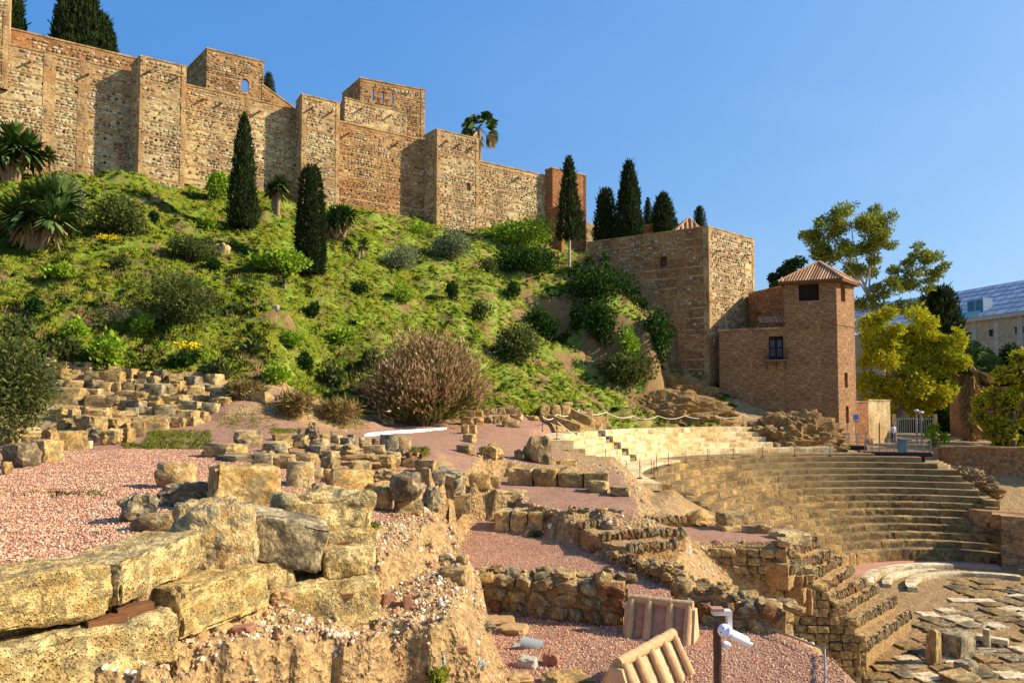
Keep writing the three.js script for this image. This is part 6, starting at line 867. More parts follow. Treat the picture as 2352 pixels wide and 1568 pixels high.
// grass and herbs over the whole slope: nobody could count it
{
  const tuft = (n, hgt, spread, w) => { const mb = new MB(), k = [1, 1, 1]; for (let i = 0; i < n; i++) { const a = i / n * 6.283 + R(-0.3, 0.3), b = V(Math.cos(a) * spread * 0.3, 0, Math.sin(a) * spread * 0.3), t = V(Math.cos(a) * spread, hgt * R(0.65, 1.1), Math.sin(a) * spread), s = V(-Math.sin(a), 0, Math.cos(a)).multiplyScalar(w); mb.tri(b.clone().add(s), b.clone().sub(s), t, k, V(t.x * 0.4, 1, t.z * 0.4).normalize()); } return mb.geo(); };
  const grassMat = new THREE.MeshPhysicalMaterial({ color: 0xffffff, side: THREE.DoubleSide, roughness: 0.95, transmission: 0.25, thickness: 0, specularIntensity: 0.03 });
  const kinds = [['hill_grass', tuft(9, 0.13, 0.24, 0.04), 52000, ['bright', 'bright', 'yellowish', 'bright', 'yellowish'], 'green grass covering the slope below the fortress'], ['ground_herbs', tuft(8, 0.14, 0.26, 0.09), 8000, ['bright', 'dark', 'bright', 'olive'], 'low broad-leaved herbs among the grass of the slope'], ['dry_grass', tuft(8, 0.24, 0.22, 0.02), 7000, ['dry', 'dry', 'olive'], 'dry straw-coloured grass on the bare banks']];
  palLin.yellowish = [lin(160, 162, 50), lin(176, 168, 66), lin(150, 158, 46)]; palLin.bright2 = palLin.bright;
  for (const [name, g, N, pals, label] of kinds) {
    const im = new THREE.InstancedMesh(g, grassMat, N), m = new THREE.Matrix4(), q = new THREE.Quaternion(), Y = V(0, 1, 0), cc = new THREE.Color(); let n = 0, tries = 0;
    while (n < N && tries < N * 8) { tries++; const u = R(-60, 1720), d = Math.exp(R(Math.log(30), Math.log(92))), x = (u - CU) / FOCAL * d; if (hillMask(x, d) < 0.35) continue; const y = ground(x, d); if (y > 34) continue; const e = 0.35, sx = ground(x + e, d) - y, sd = ground(x, d + e) - y, steep = Math.hypot(sx, sd) / e; const dn = fbm2(x * 0.28 + 80, d * 0.28, 5) + 0.35 * fbm2(x * 2, d * 2, 2); if (name !== 'dry_grass' && (steep > 1.45 || dn > 0.36 - 0.2 * sst(-8, 2, x) + R(-0.1, 0.12))) continue; if (name === 'dry_grass' && dn < 0.18) continue; const pn = fbm2(x * 0.22 + 300, d * 0.3, 3); if (name === 'hill_grass' && pn > R(0.25, 0.6)) continue; if (name === 'ground_herbs' && pn < R(-0.5, 0.2)) continue;
      const s = R(0.6, 1.5) * (1 + 0.5 * fbm2(x * 0.4, d * 0.4 + 60, 2)); m.compose(V(x, y - 0.03, -d), q.setFromAxisAngle(Y, R(0, 6.28)), V(s, s * R(0.7, 1.3), s)); im.setMatrixAt(n, m); const c = leafC(name === 'hill_grass' && pn < -0.15 && rnd() < 0.5 ? 'yellowish' : pick(pals)); im.setColorAt(n, cc.setRGB(c[0], c[1], c[2])); n++; }
    im.count = n; im.name = name; im.userData = { kind: 'stuff', label, category: 'grass' }; scene.add(im);
  }
  // sparse green growing through the gravel
  const g = tuft(7, 0.06, 0.1, 0.01), P = []; for (const [u0, v0, u1, v1, n] of [[330, 988, 485, 1032, 900], [280, 1018, 330, 1030, 80], [620, 985, 720, 995, 200], [500, 950, 640, 985, 200], [940, 1028, 985, 1050, 200], [0, 1130, 260, 1140, 30], [1215, 1220, 1240, 1236, 60], [780, 965, 850, 985, 160], [845, 1205, 862, 1220, 60], [990, 1540, 1020, 1568, 80], [1000, 945, 1080, 970, 200]]) for (let i = 0; i < n; i++) P.push(hitGround(R(u0, u1), R(v0, v1)));
  const im = new THREE.InstancedMesh(g, grassMat, P.length), m = new THREE.Matrix4(), q = new THREE.Quaternion(), cc = new THREE.Color(); P.forEach((p, i) => { const s = R(0.6, 1.5); m.compose(p, q.setFromAxisAngle(V(0, 1, 0), R(0, 6)), V(s, s, s)); im.setMatrixAt(i, m); const c = leafC(rnd() < 0.7 ? 'bright' : 'yellowish'); im.setColorAt(i, cc.setRGB(...c)); }); im.name = 'gravel_weeds'; im.userData = { kind: 'stuff', label: 'thin grass and weeds growing through the gravel', category: 'weeds' }; scene.add(im);
}
// palm behind the tower with the square window
function fanPalm(label, u, vCrown, vBase, d, rpx, o = {}) {
  const B = at(u, vBase, d), T = at(u + (o.lean ?? 0), vCrown, d), r = rpx / FOCAL * d, g = thing('fan_palm', label, 'palm', B); limb([V(0, -2, 0), T.clone().sub(B).multiplyScalar(0.5), T.clone().sub(B)], o.tr ?? 0.28, o.tr ? o.tr * 0.8 : 0.22, g, M([138, 112, 84], { bumpMap: roughBump, bumpScale: 0.05 }), 'trunk'); const c = T.clone().sub(B);
  for (let f = 0; f < (o.fronds ?? 44); f++) { const a = R(0, 6.283), e = R(-0.75, 1.4), dir = V(Math.cos(a) * Math.cos(e), Math.sin(e), Math.sin(a) * Math.cos(e)), mb = new MB(), hub = c.clone().addScaledVector(dir, r * 0.5), side = V().crossVectors(dir, V(0, 1, 0)).normalize().applyAxisAngle(dir, R(-1.2, 1.2)), up = V().crossVectors(side, dir), dry = e < -0.5; mb.quad(c, c.clone().addScaledVector(side, 0.04), hub.clone().addScaledVector(side, 0.03), hub, leafC(dry ? 'dry' : 'yucca')); for (let k = -6; k <= 6; k++) { const b = k / 6 * 0.75, dd = dir.clone().multiplyScalar(Math.cos(b)).addScaledVector(side, Math.sin(b)), l = r * 0.62 * (1 - 0.18 * Math.abs(k / 6)), tip = hub.clone().addScaledVector(dd, l).add(V(0, -l * 0.32, 0)), w = r * 0.018; mb.tri(hub, hub.clone().addScaledVector(dd, l * 0.6).addScaledVector(V().crossVectors(dd, up), w), tip, leafC(dry ? 'dry' : 'yucca')); mb.tri(hub, tip, hub.clone().addScaledVector(dd, l * 0.6).addScaledVector(V().crossVectors(dd, up), -w), leafC(dry ? 'dry' : 'yucca')); } part('frond', mb.geo(), solidLeafMat, g); }
  if (o.skirt) { const mb = new MB(); for (let i = 0; i < 900; i++) { const a = R(0, 6.283), y = -Math.pow(rnd(), 0.8) * o.skirt, p = c.clone().add(V(Math.cos(a) * 0.45, y, Math.sin(a) * 0.45)), dir = V(Math.cos(a) * 0.5, -1, Math.sin(a) * 0.5).add(rdir().multiplyScalar(0.3)).normalize(); leaf(mb, p, dir, V().crossVectors(dir, rdir()).normalize(), R(0.8, 1.6), 0.16, leafC('dry')); } part('dead_fronds', mb.geo(), solidLeafMat, g); } return g;
}
fanPalm('fan palm rising behind the tower with the square window', 1101, 296, 420, 90, 48, { lean: 0, tr: 0.32 });
fanPalm('fan palm with a long skirt of dead fronds beside the modern building', 2226, 835, 1030, 80, 62, { skirt: 9, tr: 0.4, fronds: 30 });
// broadleaf trees
function tree(name, label, base, trunk, clumps, d, pal, o = {}) {
  const B = at(base[0], base[1], d), g = thing(name, label, 'tree', B, o.group), k = d / FOCAL, L = (u, v, dz = 0) => at(u, v, d).sub(B).add(V(0, 0, dz)); limb([V(0, -1.5, 0), ...trunk.map(t => L(t[0], t[1]))], o.tr ?? 0.5, (o.tr ?? 0.5) * 0.35, g, o.bark || barkMat, 'trunk'); const fork = L(...trunk[trunk.length - 1]), mb = new MB();
  for (const [u0, v0, u1, v1, dz] of clumps) { const c = L((u0 + u1) / 2, (v0 + v1) / 2, dz ?? R(-2, 2)), rx = (u1 - u0) / 2 * k, ry = (v1 - v0) / 2 * k; const fk = trunk.length > 1 ? L(...trunk[trunk.length - 2]).lerp(fork, R(0, 1)) : fork; limb([fk, fk.clone().lerp(c, 0.45).add(V(R(-0.5, 0.5), R(0, 0.9), R(-0.5, 0.5))), c], (o.tr ?? 0.5) * 0.26, 0.05, g, o.bark || barkMat, 'limb'); const sub = o.sub ?? 5; for (let i = 0; i < sub; i++) { const dd = rdir(); const sk = R(0.3, 0.62); clump(mb, V(c.x + dd.x * rx * 0.85, c.y + dd.y * ry * 0.85, c.z + dd.z * rx * 0.85), rx * sk, ry * sk * 0.9, rx * sk, Math.round(rx * ry * (o.dens ?? 60) / sub * 5), o.size ?? 0.4, pal, o); } }
  part('crown', mb.geo(), leafMat, g); return g;
}
tree('eucalyptus_tree', 'tall airy tree spreading above the roofed tower', [2030, 940], [[2025, 800], [2005, 700], [1975, 630]], [[1845, 500, 1930, 565], [1900, 478, 1990, 545], [1985, 475, 2055, 545], [1880, 555, 1960, 610], [1940, 560, 2030, 640], [1860, 540, 1900, 600], [2070, 565, 2130, 615], [2110, 585, 2166, 640], [2040, 610, 2110, 665], [2000, 640, 2060, 690], [1980, 530, 2050, 580], [2090, 640, 2150, 670], [1960, 680, 2030, 720], [2050, 690, 2120, 720]], 98, 'euca', { tr: 0.5, size: 0.5, dens: 90, sub: 9, bark: paleBarkMat, wide: 0.4, fill: 0.5 });
tree('dark_tree', 'dark green tree peeping over the brick annex', [1800, 800], [[1800, 700], [1810, 660]], [[1800, 600, 1870, 650], [1765, 622, 1810, 665], [1790, 640, 1850, 690]], 92, 'dark', { tr: 0.35, size: 0.45, dens: 130, sub: 7 });
tree('yellow_tree', 'big yellow-green tree beside the roofed tower', [2040, 1005], [[2050, 975], [2075, 930], [2080, 880]], [[1965, 715, 2060, 790], [2040, 705, 2130, 780], [2090, 740, 2180, 820], [1965, 780, 2050, 870], [2030, 770, 2130, 860], [2110, 800, 2205, 880], [1970, 860, 2050, 930], [2040, 850, 2130, 930], [2100, 860, 2180, 940], [2060, 910, 2140, 965], [1985, 910, 2040, 950], [2150, 760, 2200, 830]], 79, 'yellow', { tr: 0.42, size: 0.38, dens: 170, sub: 10, pal2: 'bright', cut: 0.97, fill: 0.5 });
tree('yellow_tree', 'yellow-green street tree in front of the stone guard tower', [2330, 1060], [[2330, 980], [2335, 920]], [[2270, 850, 2350, 930], [2320, 800, 2420, 880], [2265, 900, 2340, 980], [2340, 880, 2440, 980], [2300, 960, 2380, 1030], [2380, 820, 2470, 920]], 66, 'olive', { tr: 0.3, size: 0.34, dens: 190, sub: 8, pal2: 'yellow', cut: 0.7 });
tree('dark_tree', 'dark bushy tree under the palm with the dead skirt', [2130, 1040], [[2130, 980], [2140, 930]], [[2090, 880, 2170, 970], [2150, 900, 2230, 1000], [2080, 950, 2150, 1020], [2180, 930, 2250, 1030]], 100, 'dark', { tr: 0.35, size: 0.45, dens: 130, sub: 7 });
tree('street_tree', 'dense dark evergreen tree filling the gap beside the guard tower', [2200, 1050], [[2200, 990], [2195, 940]], [[2120, 900, 2210, 980], [2180, 860, 2270, 960], [2200, 950, 2300, 1040], [2140, 960, 2220, 1040], [2260, 900, 2330, 1000]], 112, 'dark', { tr: 0.4, size: 0.55, dens: 90, sub: 7 });
tree('street_tree', 'tall dark tree standing behind the guard tower', [2330, 1040], [[2330, 960], [2325, 900]], [[2260, 860, 2350, 950], [2310, 900, 2420, 1000], [2270, 950, 2370, 1040], [2370, 830, 2460, 930]], 100, 'dark', { tr: 0.4, size: 0.55, dens: 90, sub: 7 });
tree('street_tree', 'spreading plane tree at the street corner shading the passage', [2560, 1100], [[2560, 980], [2540, 880]], [[2420, 780, 2560, 900], [2500, 720, 2640, 850], [2440, 880, 2580, 980], [2560, 820, 2700, 940], [2580, 920, 2700, 1000]], 62, 'dark', { tr: 0.4, size: 0.45, dens: 50, sub: 6 });
tree('street_tree', 'broad dark tree hiding the foot of the cream building', [2290, 1000], [[2290, 940], [2290, 900]], [[2200, 800, 2270, 890], [2240, 840, 2330, 930], [2290, 800, 2370, 900], [2330, 850, 2430, 950]], 106, 'dark', { tr: 0.4, size: 0.5, dens: 90, sub: 7 });
tree('street_tree', 'tall evergreen on the street corner shading the guard tower', [2500, 1010], [[2500, 900], [2490, 820]], [[2400, 720, 2520, 840], [2480, 660, 2620, 790], [2420, 830, 2540, 940], [2540, 780, 2680, 900], [2560, 880, 2660, 980]], 86, 'dark', { tr: 0.45, size: 0.55, dens: 40, sub: 6 });
tree('street_tree', 'wide evergreen beside the street shading the raised deck', [2470, 1030], [[2470, 930], [2465, 860]], [[2390, 760, 2500, 870], [2460, 700, 2590, 820], [2400, 860, 2510, 950], [2520, 820, 2640, 930]], 73, 'dark', { tr: 0.4, size: 0.5, dens: 45, sub: 6 });
tree('orange_tree', 'small round bright green tree behind the railing', [2148, 1035], [[2148, 1020], [2149, 1010]], [[2128, 978, 2172, 1020, 0]], 66, 'bright', { tr: 0.1, size: 0.28, dens: 160, sub: 6 });
tree('street_tree', 'shadowy broadleaf tree behind the yellow-green street tree', [2420, 1060], [[2420, 980], [2400, 900]], [[2330, 980, 2420, 1060], [2380, 940, 2480, 1040], [2400, 860, 2520, 960]], 72, 'dark', { tr: 0.3, size: 0.4, dens: 130, sub: 7 });
// ---------------------------------------------------------------- modern building beyond the trees
{
  const P = [83, 141], Q = [92.5, 113], S = [70, 168], yE = 27.3, g = thing('museum_building', 'long cream building with a blue-grey metal roof', 'building', V(P[0], 6, -P[1])), cream = M([222, 196, 158], { map: rep(plasterGrain(), 0.2) }), stone = M([226, 214, 190], { map: rep(plasterGrain(), 0.3) });
  const len = dist2(P, Q), holes = []; for (let i = 0; i < 6; i++) for (const y of [24.6, 19.2, 13.5]) holes.push([2.8 + i * (len - 5) / 5.2, y, 1.6, y > 24 ? 1.3 : 2.6]);
  const f = wallFace(g, P, Q, 6, yE, { stones: false, mat: cream, holes, thick: 0.7 }); wallFace(g, S, P, 6, yE, { stones: false, mat: cream }); prism(g, [[P[0] + 0.9, P[1] + 0.2], [Q[0] + 0.9, Q[1] + 0.2], [Q[0] + 26, Q[1] + 12], [S[0] + 26, S[1] + 12], [S[0] + 1, S[1] + 1]], 6, yE - 0.1, cream);
  for (const [s, y, w, h] of holes) { const fr = part('window', mergeGeometries([BX(0.22, h + 0.5, 0.16, -w / 2 - 0.11, 0, 0), BX(0.22, h + 0.5, 0.16, w / 2 + 0.11, 0, 0), BX(w + 0.7, 0.24, 0.2, 0, h / 2 + 0.13, 0.02), BX(w + 0.9, 0.2, 0.26, 0, -h / 2 - 0.12, 0.03)]), stone, f); fr.position.set(s, y, 0); const gl = part('pane', BX(w, h, 0.04), M([36, 40, 46], { roughness: 0.15 }), fr); gl.position.z = -0.4; }
  for (const y of [22.2, 16.6]) part('string_course', BX(len, 0.3, 0.24, len / 2, y, 0.0), stone, f); part('cornice', BX(len + 0.4, 0.7, 0.9, len / 2, yE + 0.1, 0.2), stone, f); for (let i = 0; i < 6; i++) part('pilaster', BX(0.9, yE - 6.5, 0.18, 5 + i * 4.2, (yE + 6) / 2, 0.001), stone, f);
  const roofM = M([150, 160, 172], { metalness: 0.3, roughness: 0.5, map: rep(plasterGrain(), 0.15) }), roof = (A, B, up) => { const a = V(A[0], yE + 0.5, -A[1]).sub(g.position), b = V(B[0], yE + 0.5, -B[1]).sub(g.position), u = V(up[0], 8.6, -up[1]), n = 14, L = 7; const base = new MB(); base.quad(a, b, b.clone().add(u), a.clone().add(u), [1, 1, 1]); const r = part('roof', boxUV(base.geo(), 1), roofM, g); const nn = b.clone().sub(a).cross(u).normalize(); const pm = [M([158, 168, 180], { metalness: 0.3, roughness: 0.45 }), M([140, 150, 164], { metalness: 0.3, roughness: 0.5 })];
    for (let i = 0; i < n; i++) for (let j = 0; j < L; j++) { const p = (s, t) => a.clone().lerp(b, s).addScaledVector(u, t).addScaledVector(nn, 0.06), e = 0.012, mb = new MB(); mb.quad(p(i / n + e / 4, j / L + e), p((i + 1) / n - e / 4, j / L + e), p((i + 1) / n - e / 4, (j + 1) / L - e), p(i / n + e / 4, (j + 1) / L - e), [1, 1, 1]); part('roof_panel', mb.geo(), pick(pm), r); } return { a, b, u, nn, r }; };
  const R1 = roof(P, Q, [15, 7.5]); roof(S, P, [15, 7.5]);
  const dm = part('dormer', BX(3.2, 3.0, 2.5), M([128, 150, 166], { roughness: 0.3, metalness: 0.2 }), g); dm.position.copy(R1.a.clone().lerp(R1.b, 0.42).addScaledVector(R1.u, 0.22)).add(V(0, 0.6, 0)); dm.quaternion.copy(f.quaternion); for (const x of [-0.8, 0.8]) { const pn = part('pane', BX(1.3, 2.2, 0.06), M([60, 100, 116], { roughness: 0.1 }), dm); pn.position.set(x, 0, 1.28); }
  part('terrace_glass', BX(len * 0.5, 1.1, 0.06, len * 0.25, yE + 1.2, 0.3), M([120, 170, 186], { roughness: 0.1, metalness: 0.1 }), f);
}
{ // stone guard tower under the palm
  const A = XZ(at(2232, 960, 88)), B = XZ(at(2312, 960, 84)), g = thing('guard_tower', 'brown stone tower with narrow slits behind the street trees', 'tower', V(A[0], 6, -A[1])), len = dist2(A, B);
  const f = wallFace(g, A, B, 5.5, 13.2, { mat: mortarRed, palette: ['ochre', 'red', 'dark', 'tan', 'grey'], big: 80, gnd: false, band: 4, holes: [[len * 0.35, 10.2, 0.35, 1.3], [len * 0.7, 10.0, 0.35, 1.3]] }); coping(g, f, 13.2, 13.2, 0.6); prism(g, [[A[0] + 0.2, A[1] + 0.5], [B[0] - 0.1, B[1] + 0.5], [B[0] + 2, B[1] + 4], [A[0] + 2, A[1] + 4.4]], 5.5, 13.1, mortarRed); wallFace(g, [A[0] - 0.2, A[1] + 4], A, 5.5, 13.2, { stones: false, mat: mortarRed });
}
// ---------------------------------------------------------------- viewing deck with railing
{
  const deckM = M([206, 196, 176], { map: woodTex }), fas = M([40, 38, 36]), deck = (label, u0, u1, v, d0, dep, n) => {
    const a = at(u0, v, d0), b = at(u1, v, d0 - 0.8), len = Math.hypot(b.x - a.x, b.z - a.z), y = a.y, g = thing('viewing_deck', label, 'deck', V(a.x, y - 0.3, a.z)), { q } = basis(XZ(a), XZ(b)); g.quaternion.copy(q);
    for (let i = 0; i < Math.floor(dep / 0.2); i++) { const p = part('plank', BX(len, 0.06, 0.18, len / 2, 0.27, -0.1 - i * 0.2), deckM, g); } part('fascia', BX(len + 0.1, 0.32, 0.1, len / 2, 0.08, 0.06), fas, g); for (const x of [0.4, len / 2, len - 0.4]) part('support', BX(0.2, 2.2, 0.2, x, -1.2, -0.6), fas, g);
    const rl = new THREE.Group(); rl.name = 'railing'; g.add(rl); for (let i = 0; i <= n; i++) { const p = part('post', BX(0.05, 1.05, 0.05, i / n * len, 0.82, -0.05), metalMat, rl); } for (const yy of [1.33, 0.95, 0.6]) part('rail', BX(len, 0.035, 0.035, len / 2, yy, -0.05), metalMat, rl); return g; };
  deck('low dark-edged viewing deck behind the top seat row', 1838, 1990, 1022, 60, 3, 8); deck('raised viewing deck with railing at the end of the seats', 1988, 2140, 1037, 57.5, 4, 9);
  const s = at(2073, 1039, 57), g = thing('info_panel', 'teal information panel standing on the raised deck', 'sign', s); const sh = new THREE.Shape(); sh.moveTo(-0.34, 0); sh.quadraticCurveTo(-0.26, 0.6, -0.36, 1.15); sh.lineTo(0.36, 1.15); sh.quadraticCurveTo(0.28, 0.6, 0.34, 0); sh.closePath(); part('panel', new THREE.ExtrudeGeometry(sh, { depth: 0.08, bevelEnabled: true, bevelSize: 0.015, bevelThickness: 0.015 }), M([52, 96, 112], { roughness: 0.5 }), g); const tp = part('desk_top', BX(0.9, 0.06, 0.5, 0, 1.18, 0.1), M([60, 66, 70]), g); tp.rotation.x = 0.25;
  for (const [u, v, l] of [[2106, 946, 'slim street lamp post behind the raised deck'], [2117, 950, 'second slim lamp post beside the gate']]) { const p = at(u, v, 66), h = p.y - 7.2, o = thing('lamp_post', l, 'lamp post', V(p.x, 7.2, p.z)); const pl = part('pole', new THREE.CylinderGeometry(0.06, 0.09, h, 10), metalMat, o); pl.position.y = h / 2; const hd = part('lamp_head', new THREE.SphereGeometry(0.22, 14, 10), M([190, 200, 208], { roughness: 0.3 }), o); hd.position.y = h + 0.12; hd.scale.y = 0.7; part('neck', new THREE.CylinderGeometry(0.1, 0.07, 0.14, 10), darkMetalMat, o).position.y = h - 0.03; }
  const fg = at(2060, 1000, 70), fe = thing('metal_gate', 'pale barred gate between two posts behind the deck', 'gate', V(fg.x, 7.2, fg.z)); for (let i = 0; i < 18; i++) part('bar', BX(0.04, 2.4, 0.04, i * 0.22, 1.25, 0), metalMat, fe); for (const x of [-0.2, 4]) part('post', BX(0.28, 2.9, 0.28, x, 1.4, 0), mortarMat, fe); part('rail', BX(4, 0.06, 0.05, 1.9, 2.35, 0.01), metalMat, fe);
  const sp = at(1966, 953, 64), sg = thing('path_sign', 'small blue square sign on a post beside the roofed tower', 'sign', V(sp.x, 7.4, sp.z)); part('post', BX(0.06, 2.6, 0.06, 0, 1.3, 0), metalMat, sg); part('plate', BX(0.5, 0.5, 0.03, 0, 2.4, 0.05), M([70, 110, 190]), sg); part('warning_strip', BX(0.4, 0.12, 0.03, 0, 2.0, 0.05), M([200, 60, 50]), sg);
  // a visitor on the street beyond
  const pp = at(2053, 1000, 66), H = 1.72, J = { hip: V(0, 0.92, 0), chest: V(0, 1.32, 0.02), neck: V(0, 1.48, 0.01), head: V(0, 1.6, 0.03), sl: V(-0.19, 1.4, 0), sr: V(0.19, 1.4, 0), el: V(-0.25, 1.12, 0), er: V(0.25, 1.12, 0.02), hl: V(-0.2, 0.92, 0.16), hr: V(0.2, 0.95, 0.18), kl: V(-0.1, 0.5, 0.03), kr: V(0.1, 0.5, 0.05), al: V(-0.1, 0.08, 0), ar: V(0.11, 0.08, 0.04), tl: V(-0.1, 0.04, 0.18), tr: V(0.12, 0.04, 0.22), wl: V(-0.1, 0.9, 0), wr: V(0.1, 0.9, 0) };
  const bones = [['hip', 'chest', 0.15, 0.17, 0], ['chest', 'neck', 0.14, 0.06, 0], ['neck', 'head', 0.055, 0.1, 2], ['sl', 'el', 0.06, 0.045, 0], ['el', 'hl', 0.042, 0.035, 2], ['sr', 'er', 0.06, 0.045, 0], ['er', 'hr', 0.042, 0.035, 2], ['sl', 'sr', 0.07, 0.07, 0], ['wl', 'kl', 0.09, 0.065, 1], ['wr', 'kr', 0.09, 0.065, 1], ['kl', 'al', 0.062, 0.045, 1], ['kr', 'ar', 0.062, 0.045, 1], ['al', 'tl', 0.045, 0.04, 3], ['ar', 'tr', 0.045, 0.04, 3], ['wl', 'wr', 0.12, 0.12, 1]];
  const cols = [lin(214, 216, 222), lin(60, 66, 86), lin(190, 140, 112), lin(50, 44, 40)], mb = new MB(), N = 26, sdf = (x, y, z) => { let d = 9, c = 0; for (const [a, b, r0, r1, k] of bones) { const A = J[a], B = J[b], ex = B.x - A.x, ey = B.y - A.y, ez = B.z - A.z, t = clamp(((x - A.x) * ex + (y - A.y) * ey + (z - A.z) * ez) / (ex * ex + ey * ey + ez * ez), 0, 1), q = Math.hypot(x - A.x - ex * t, y - A.y - ey * t, z - A.z - ez * t) - mix(r0, r1, t); if (q < d) c = k; const h = clamp(0.5 + 0.5 * (d - q) / 0.03, 0, 1); d = mix(d, q, h) - 0.03 * h * (1 - h); } return [d, c]; };
  const { MarchingCubes } = await import('three/addons/objects/MarchingCubes.js'), mc = new MarchingCubes(72, new THREE.MeshBasicMaterial(), false, false, 60000), res = 72; mc.isolation = 0; for (let k = 0; k < res; k++) for (let j = 0; j < res; j++) for (let i = 0; i < res; i++) mc.field[i + j * res + k * res * res] = -sdf((i / res * 2 - 1) * 0.92, (j / res * 2 - 1) * 0.92 + 0.86, (k / res * 2 - 1) * 0.92)[0]; mc.update();
  const cnt = mc.count ?? mc.geometry.drawRange.count, pa = mc.positionArray.slice(0, cnt * 3), na = mc.normalArray.slice(0, cnt * 3), ca = new Float32Array(cnt * 3); for (let i = 0; i < cnt; i++) { for (let k = 0; k < 3; k++) pa[i * 3 + k] *= 0.92; pa[i * 3 + 1] += 0.86; const c = cols[sdf(pa[i * 3], pa[i * 3 + 1], pa[i * 3 + 2])[1]]; ca.set(c, i * 3); }
  const bg = new THREE.BufferGeometry(); bg.setAttribute('position', new THREE.BufferAttribute(pa, 3)); bg.setAttribute('normal', new THREE.BufferAttribute(na, 3)); bg.setAttribute('color', new THREE.BufferAttribute(ca, 3)); const pg = thing('person', 'visitor in a pale top and dark trousers standing behind the deck railing', 'person', V(pp.x, 7.35, pp.z)); part('body', bg, M([255, 255, 255], { vertexColors: true }), pg); const hair = part('hair', new THREE.SphereGeometry(0.108, 14, 10, 0, 6.283, 0, 1.7), M([52, 38, 28]), pg); hair.position.set(0, 1.61, 0.01);
}
// ---------------------------------------------------------------- rope barriers
{
  const ropeM = M([226, 214, 188]), postM = darkMetalMat;
  const barrier = (label, posts, hgt, sag, r = 0.022) => { const g = thing('rope_barrier', label, 'rope barrier', posts[0].clone(), 'rope barriers along the seat rows'), o = posts[0]; posts.forEach(p => { const t = part('post', new THREE.CylinderGeometry(0.02, 0.02, hgt, 8), postM, g); t.position.copy(p).sub(o).add(V(0, hgt / 2, 0)); const b = part('foot', new THREE.CylinderGeometry(0.15, 0.16, 0.03, 14), postM, g); b.position.copy(p).sub(o).add(V(0, 0.02, 0)); });
    for (let i = 0; i < posts.length - 1; i++) { const a = posts[i].clone().sub(o).add(V(0, hgt - 0.04, 0)), b = posts[i + 1].clone().sub(o).add(V(0, hgt - 0.04, 0)), pts = []; for (let k = 0; k <= 8; k++) { const t = k / 8; pts.push(a.clone().lerp(b, t).add(V(0, -sag * 4 * t * (1 - t), 0))); } part('rope', tubeGeo(pts, r, 5, 16), ropeM, g); } };
  const zp = (x, y) => [(1300 + x / 3.36) / 1.0884, (960 + y / 3.36) / 1.0884], up = (x, y, Y) => { const [u, v] = zp(x, y); return on(u, v, Y); };
  const back = []; for (const ph of [-1.32, -1.18, -1.02, -0.86, -0.72, -0.6, -0.48, -0.36, -0.24, -0.14]) { const p = arcP(25.9, ph, 0); p.y = Math.max(9.0, height(p.x, -p.z) + 0.02); back.push(p); } barrier('white rope swagged between thin posts along the top of the pale seats', back, 0.95, 0.28, 0.03);
  barrier('dark rope stepping down beside the end of the pale seats', [up(310, 465, 9.0), up(718, 672, 7.32), up(893, 792, 6.92), up(1008, 790, 6.9)].map(p => p), 0.95, 0.2); const fr = []; for (const ph of [-1.50, -1.34, -1.18, -1.02, -0.86, -0.70, -0.54, -0.38, -0.22, -0.06]) fr.push(arcP(19.0 + 0.2, ph, 6.9 - 0.2 + 0.01)); barrier('thin dark posts and rope along the edge of the walkway', fr.map(p => (p.y = 6.72, p)), 0.95, 0.22, 0.012);
}
// white drain channel across the gravel
{ const pts = [[836, 1002], [880, 998], [930, 994], [980, 990], [1026, 986]].map(([u, v]) => hitGround(u, v, 0, 20)), mb = new MB(), k = [1, 1, 1]; for (let i = 0; i < pts.length - 1; i++) { const a = pts[i], b = pts[i + 1], s = V(0.05, 0.06, -0.75); const A = a.clone().add(V(0, 0.07, 0)), B = b.clone().add(V(0, 0.07, 0)), A2 = A.clone().add(s), B2 = B.clone().add(s); mb.quad(A, B, B2, A2, k); mb.quad(a.clone().add(V(0, -0.1, 0)), b.clone().add(V(0, -0.1, 0)), B, A, k); } solo('drain_channel', mb.geo(), M([226, 226, 222], { side: THREE.DoubleSide }), 'white drain channel curving across the upper gravel', 'drain'); }
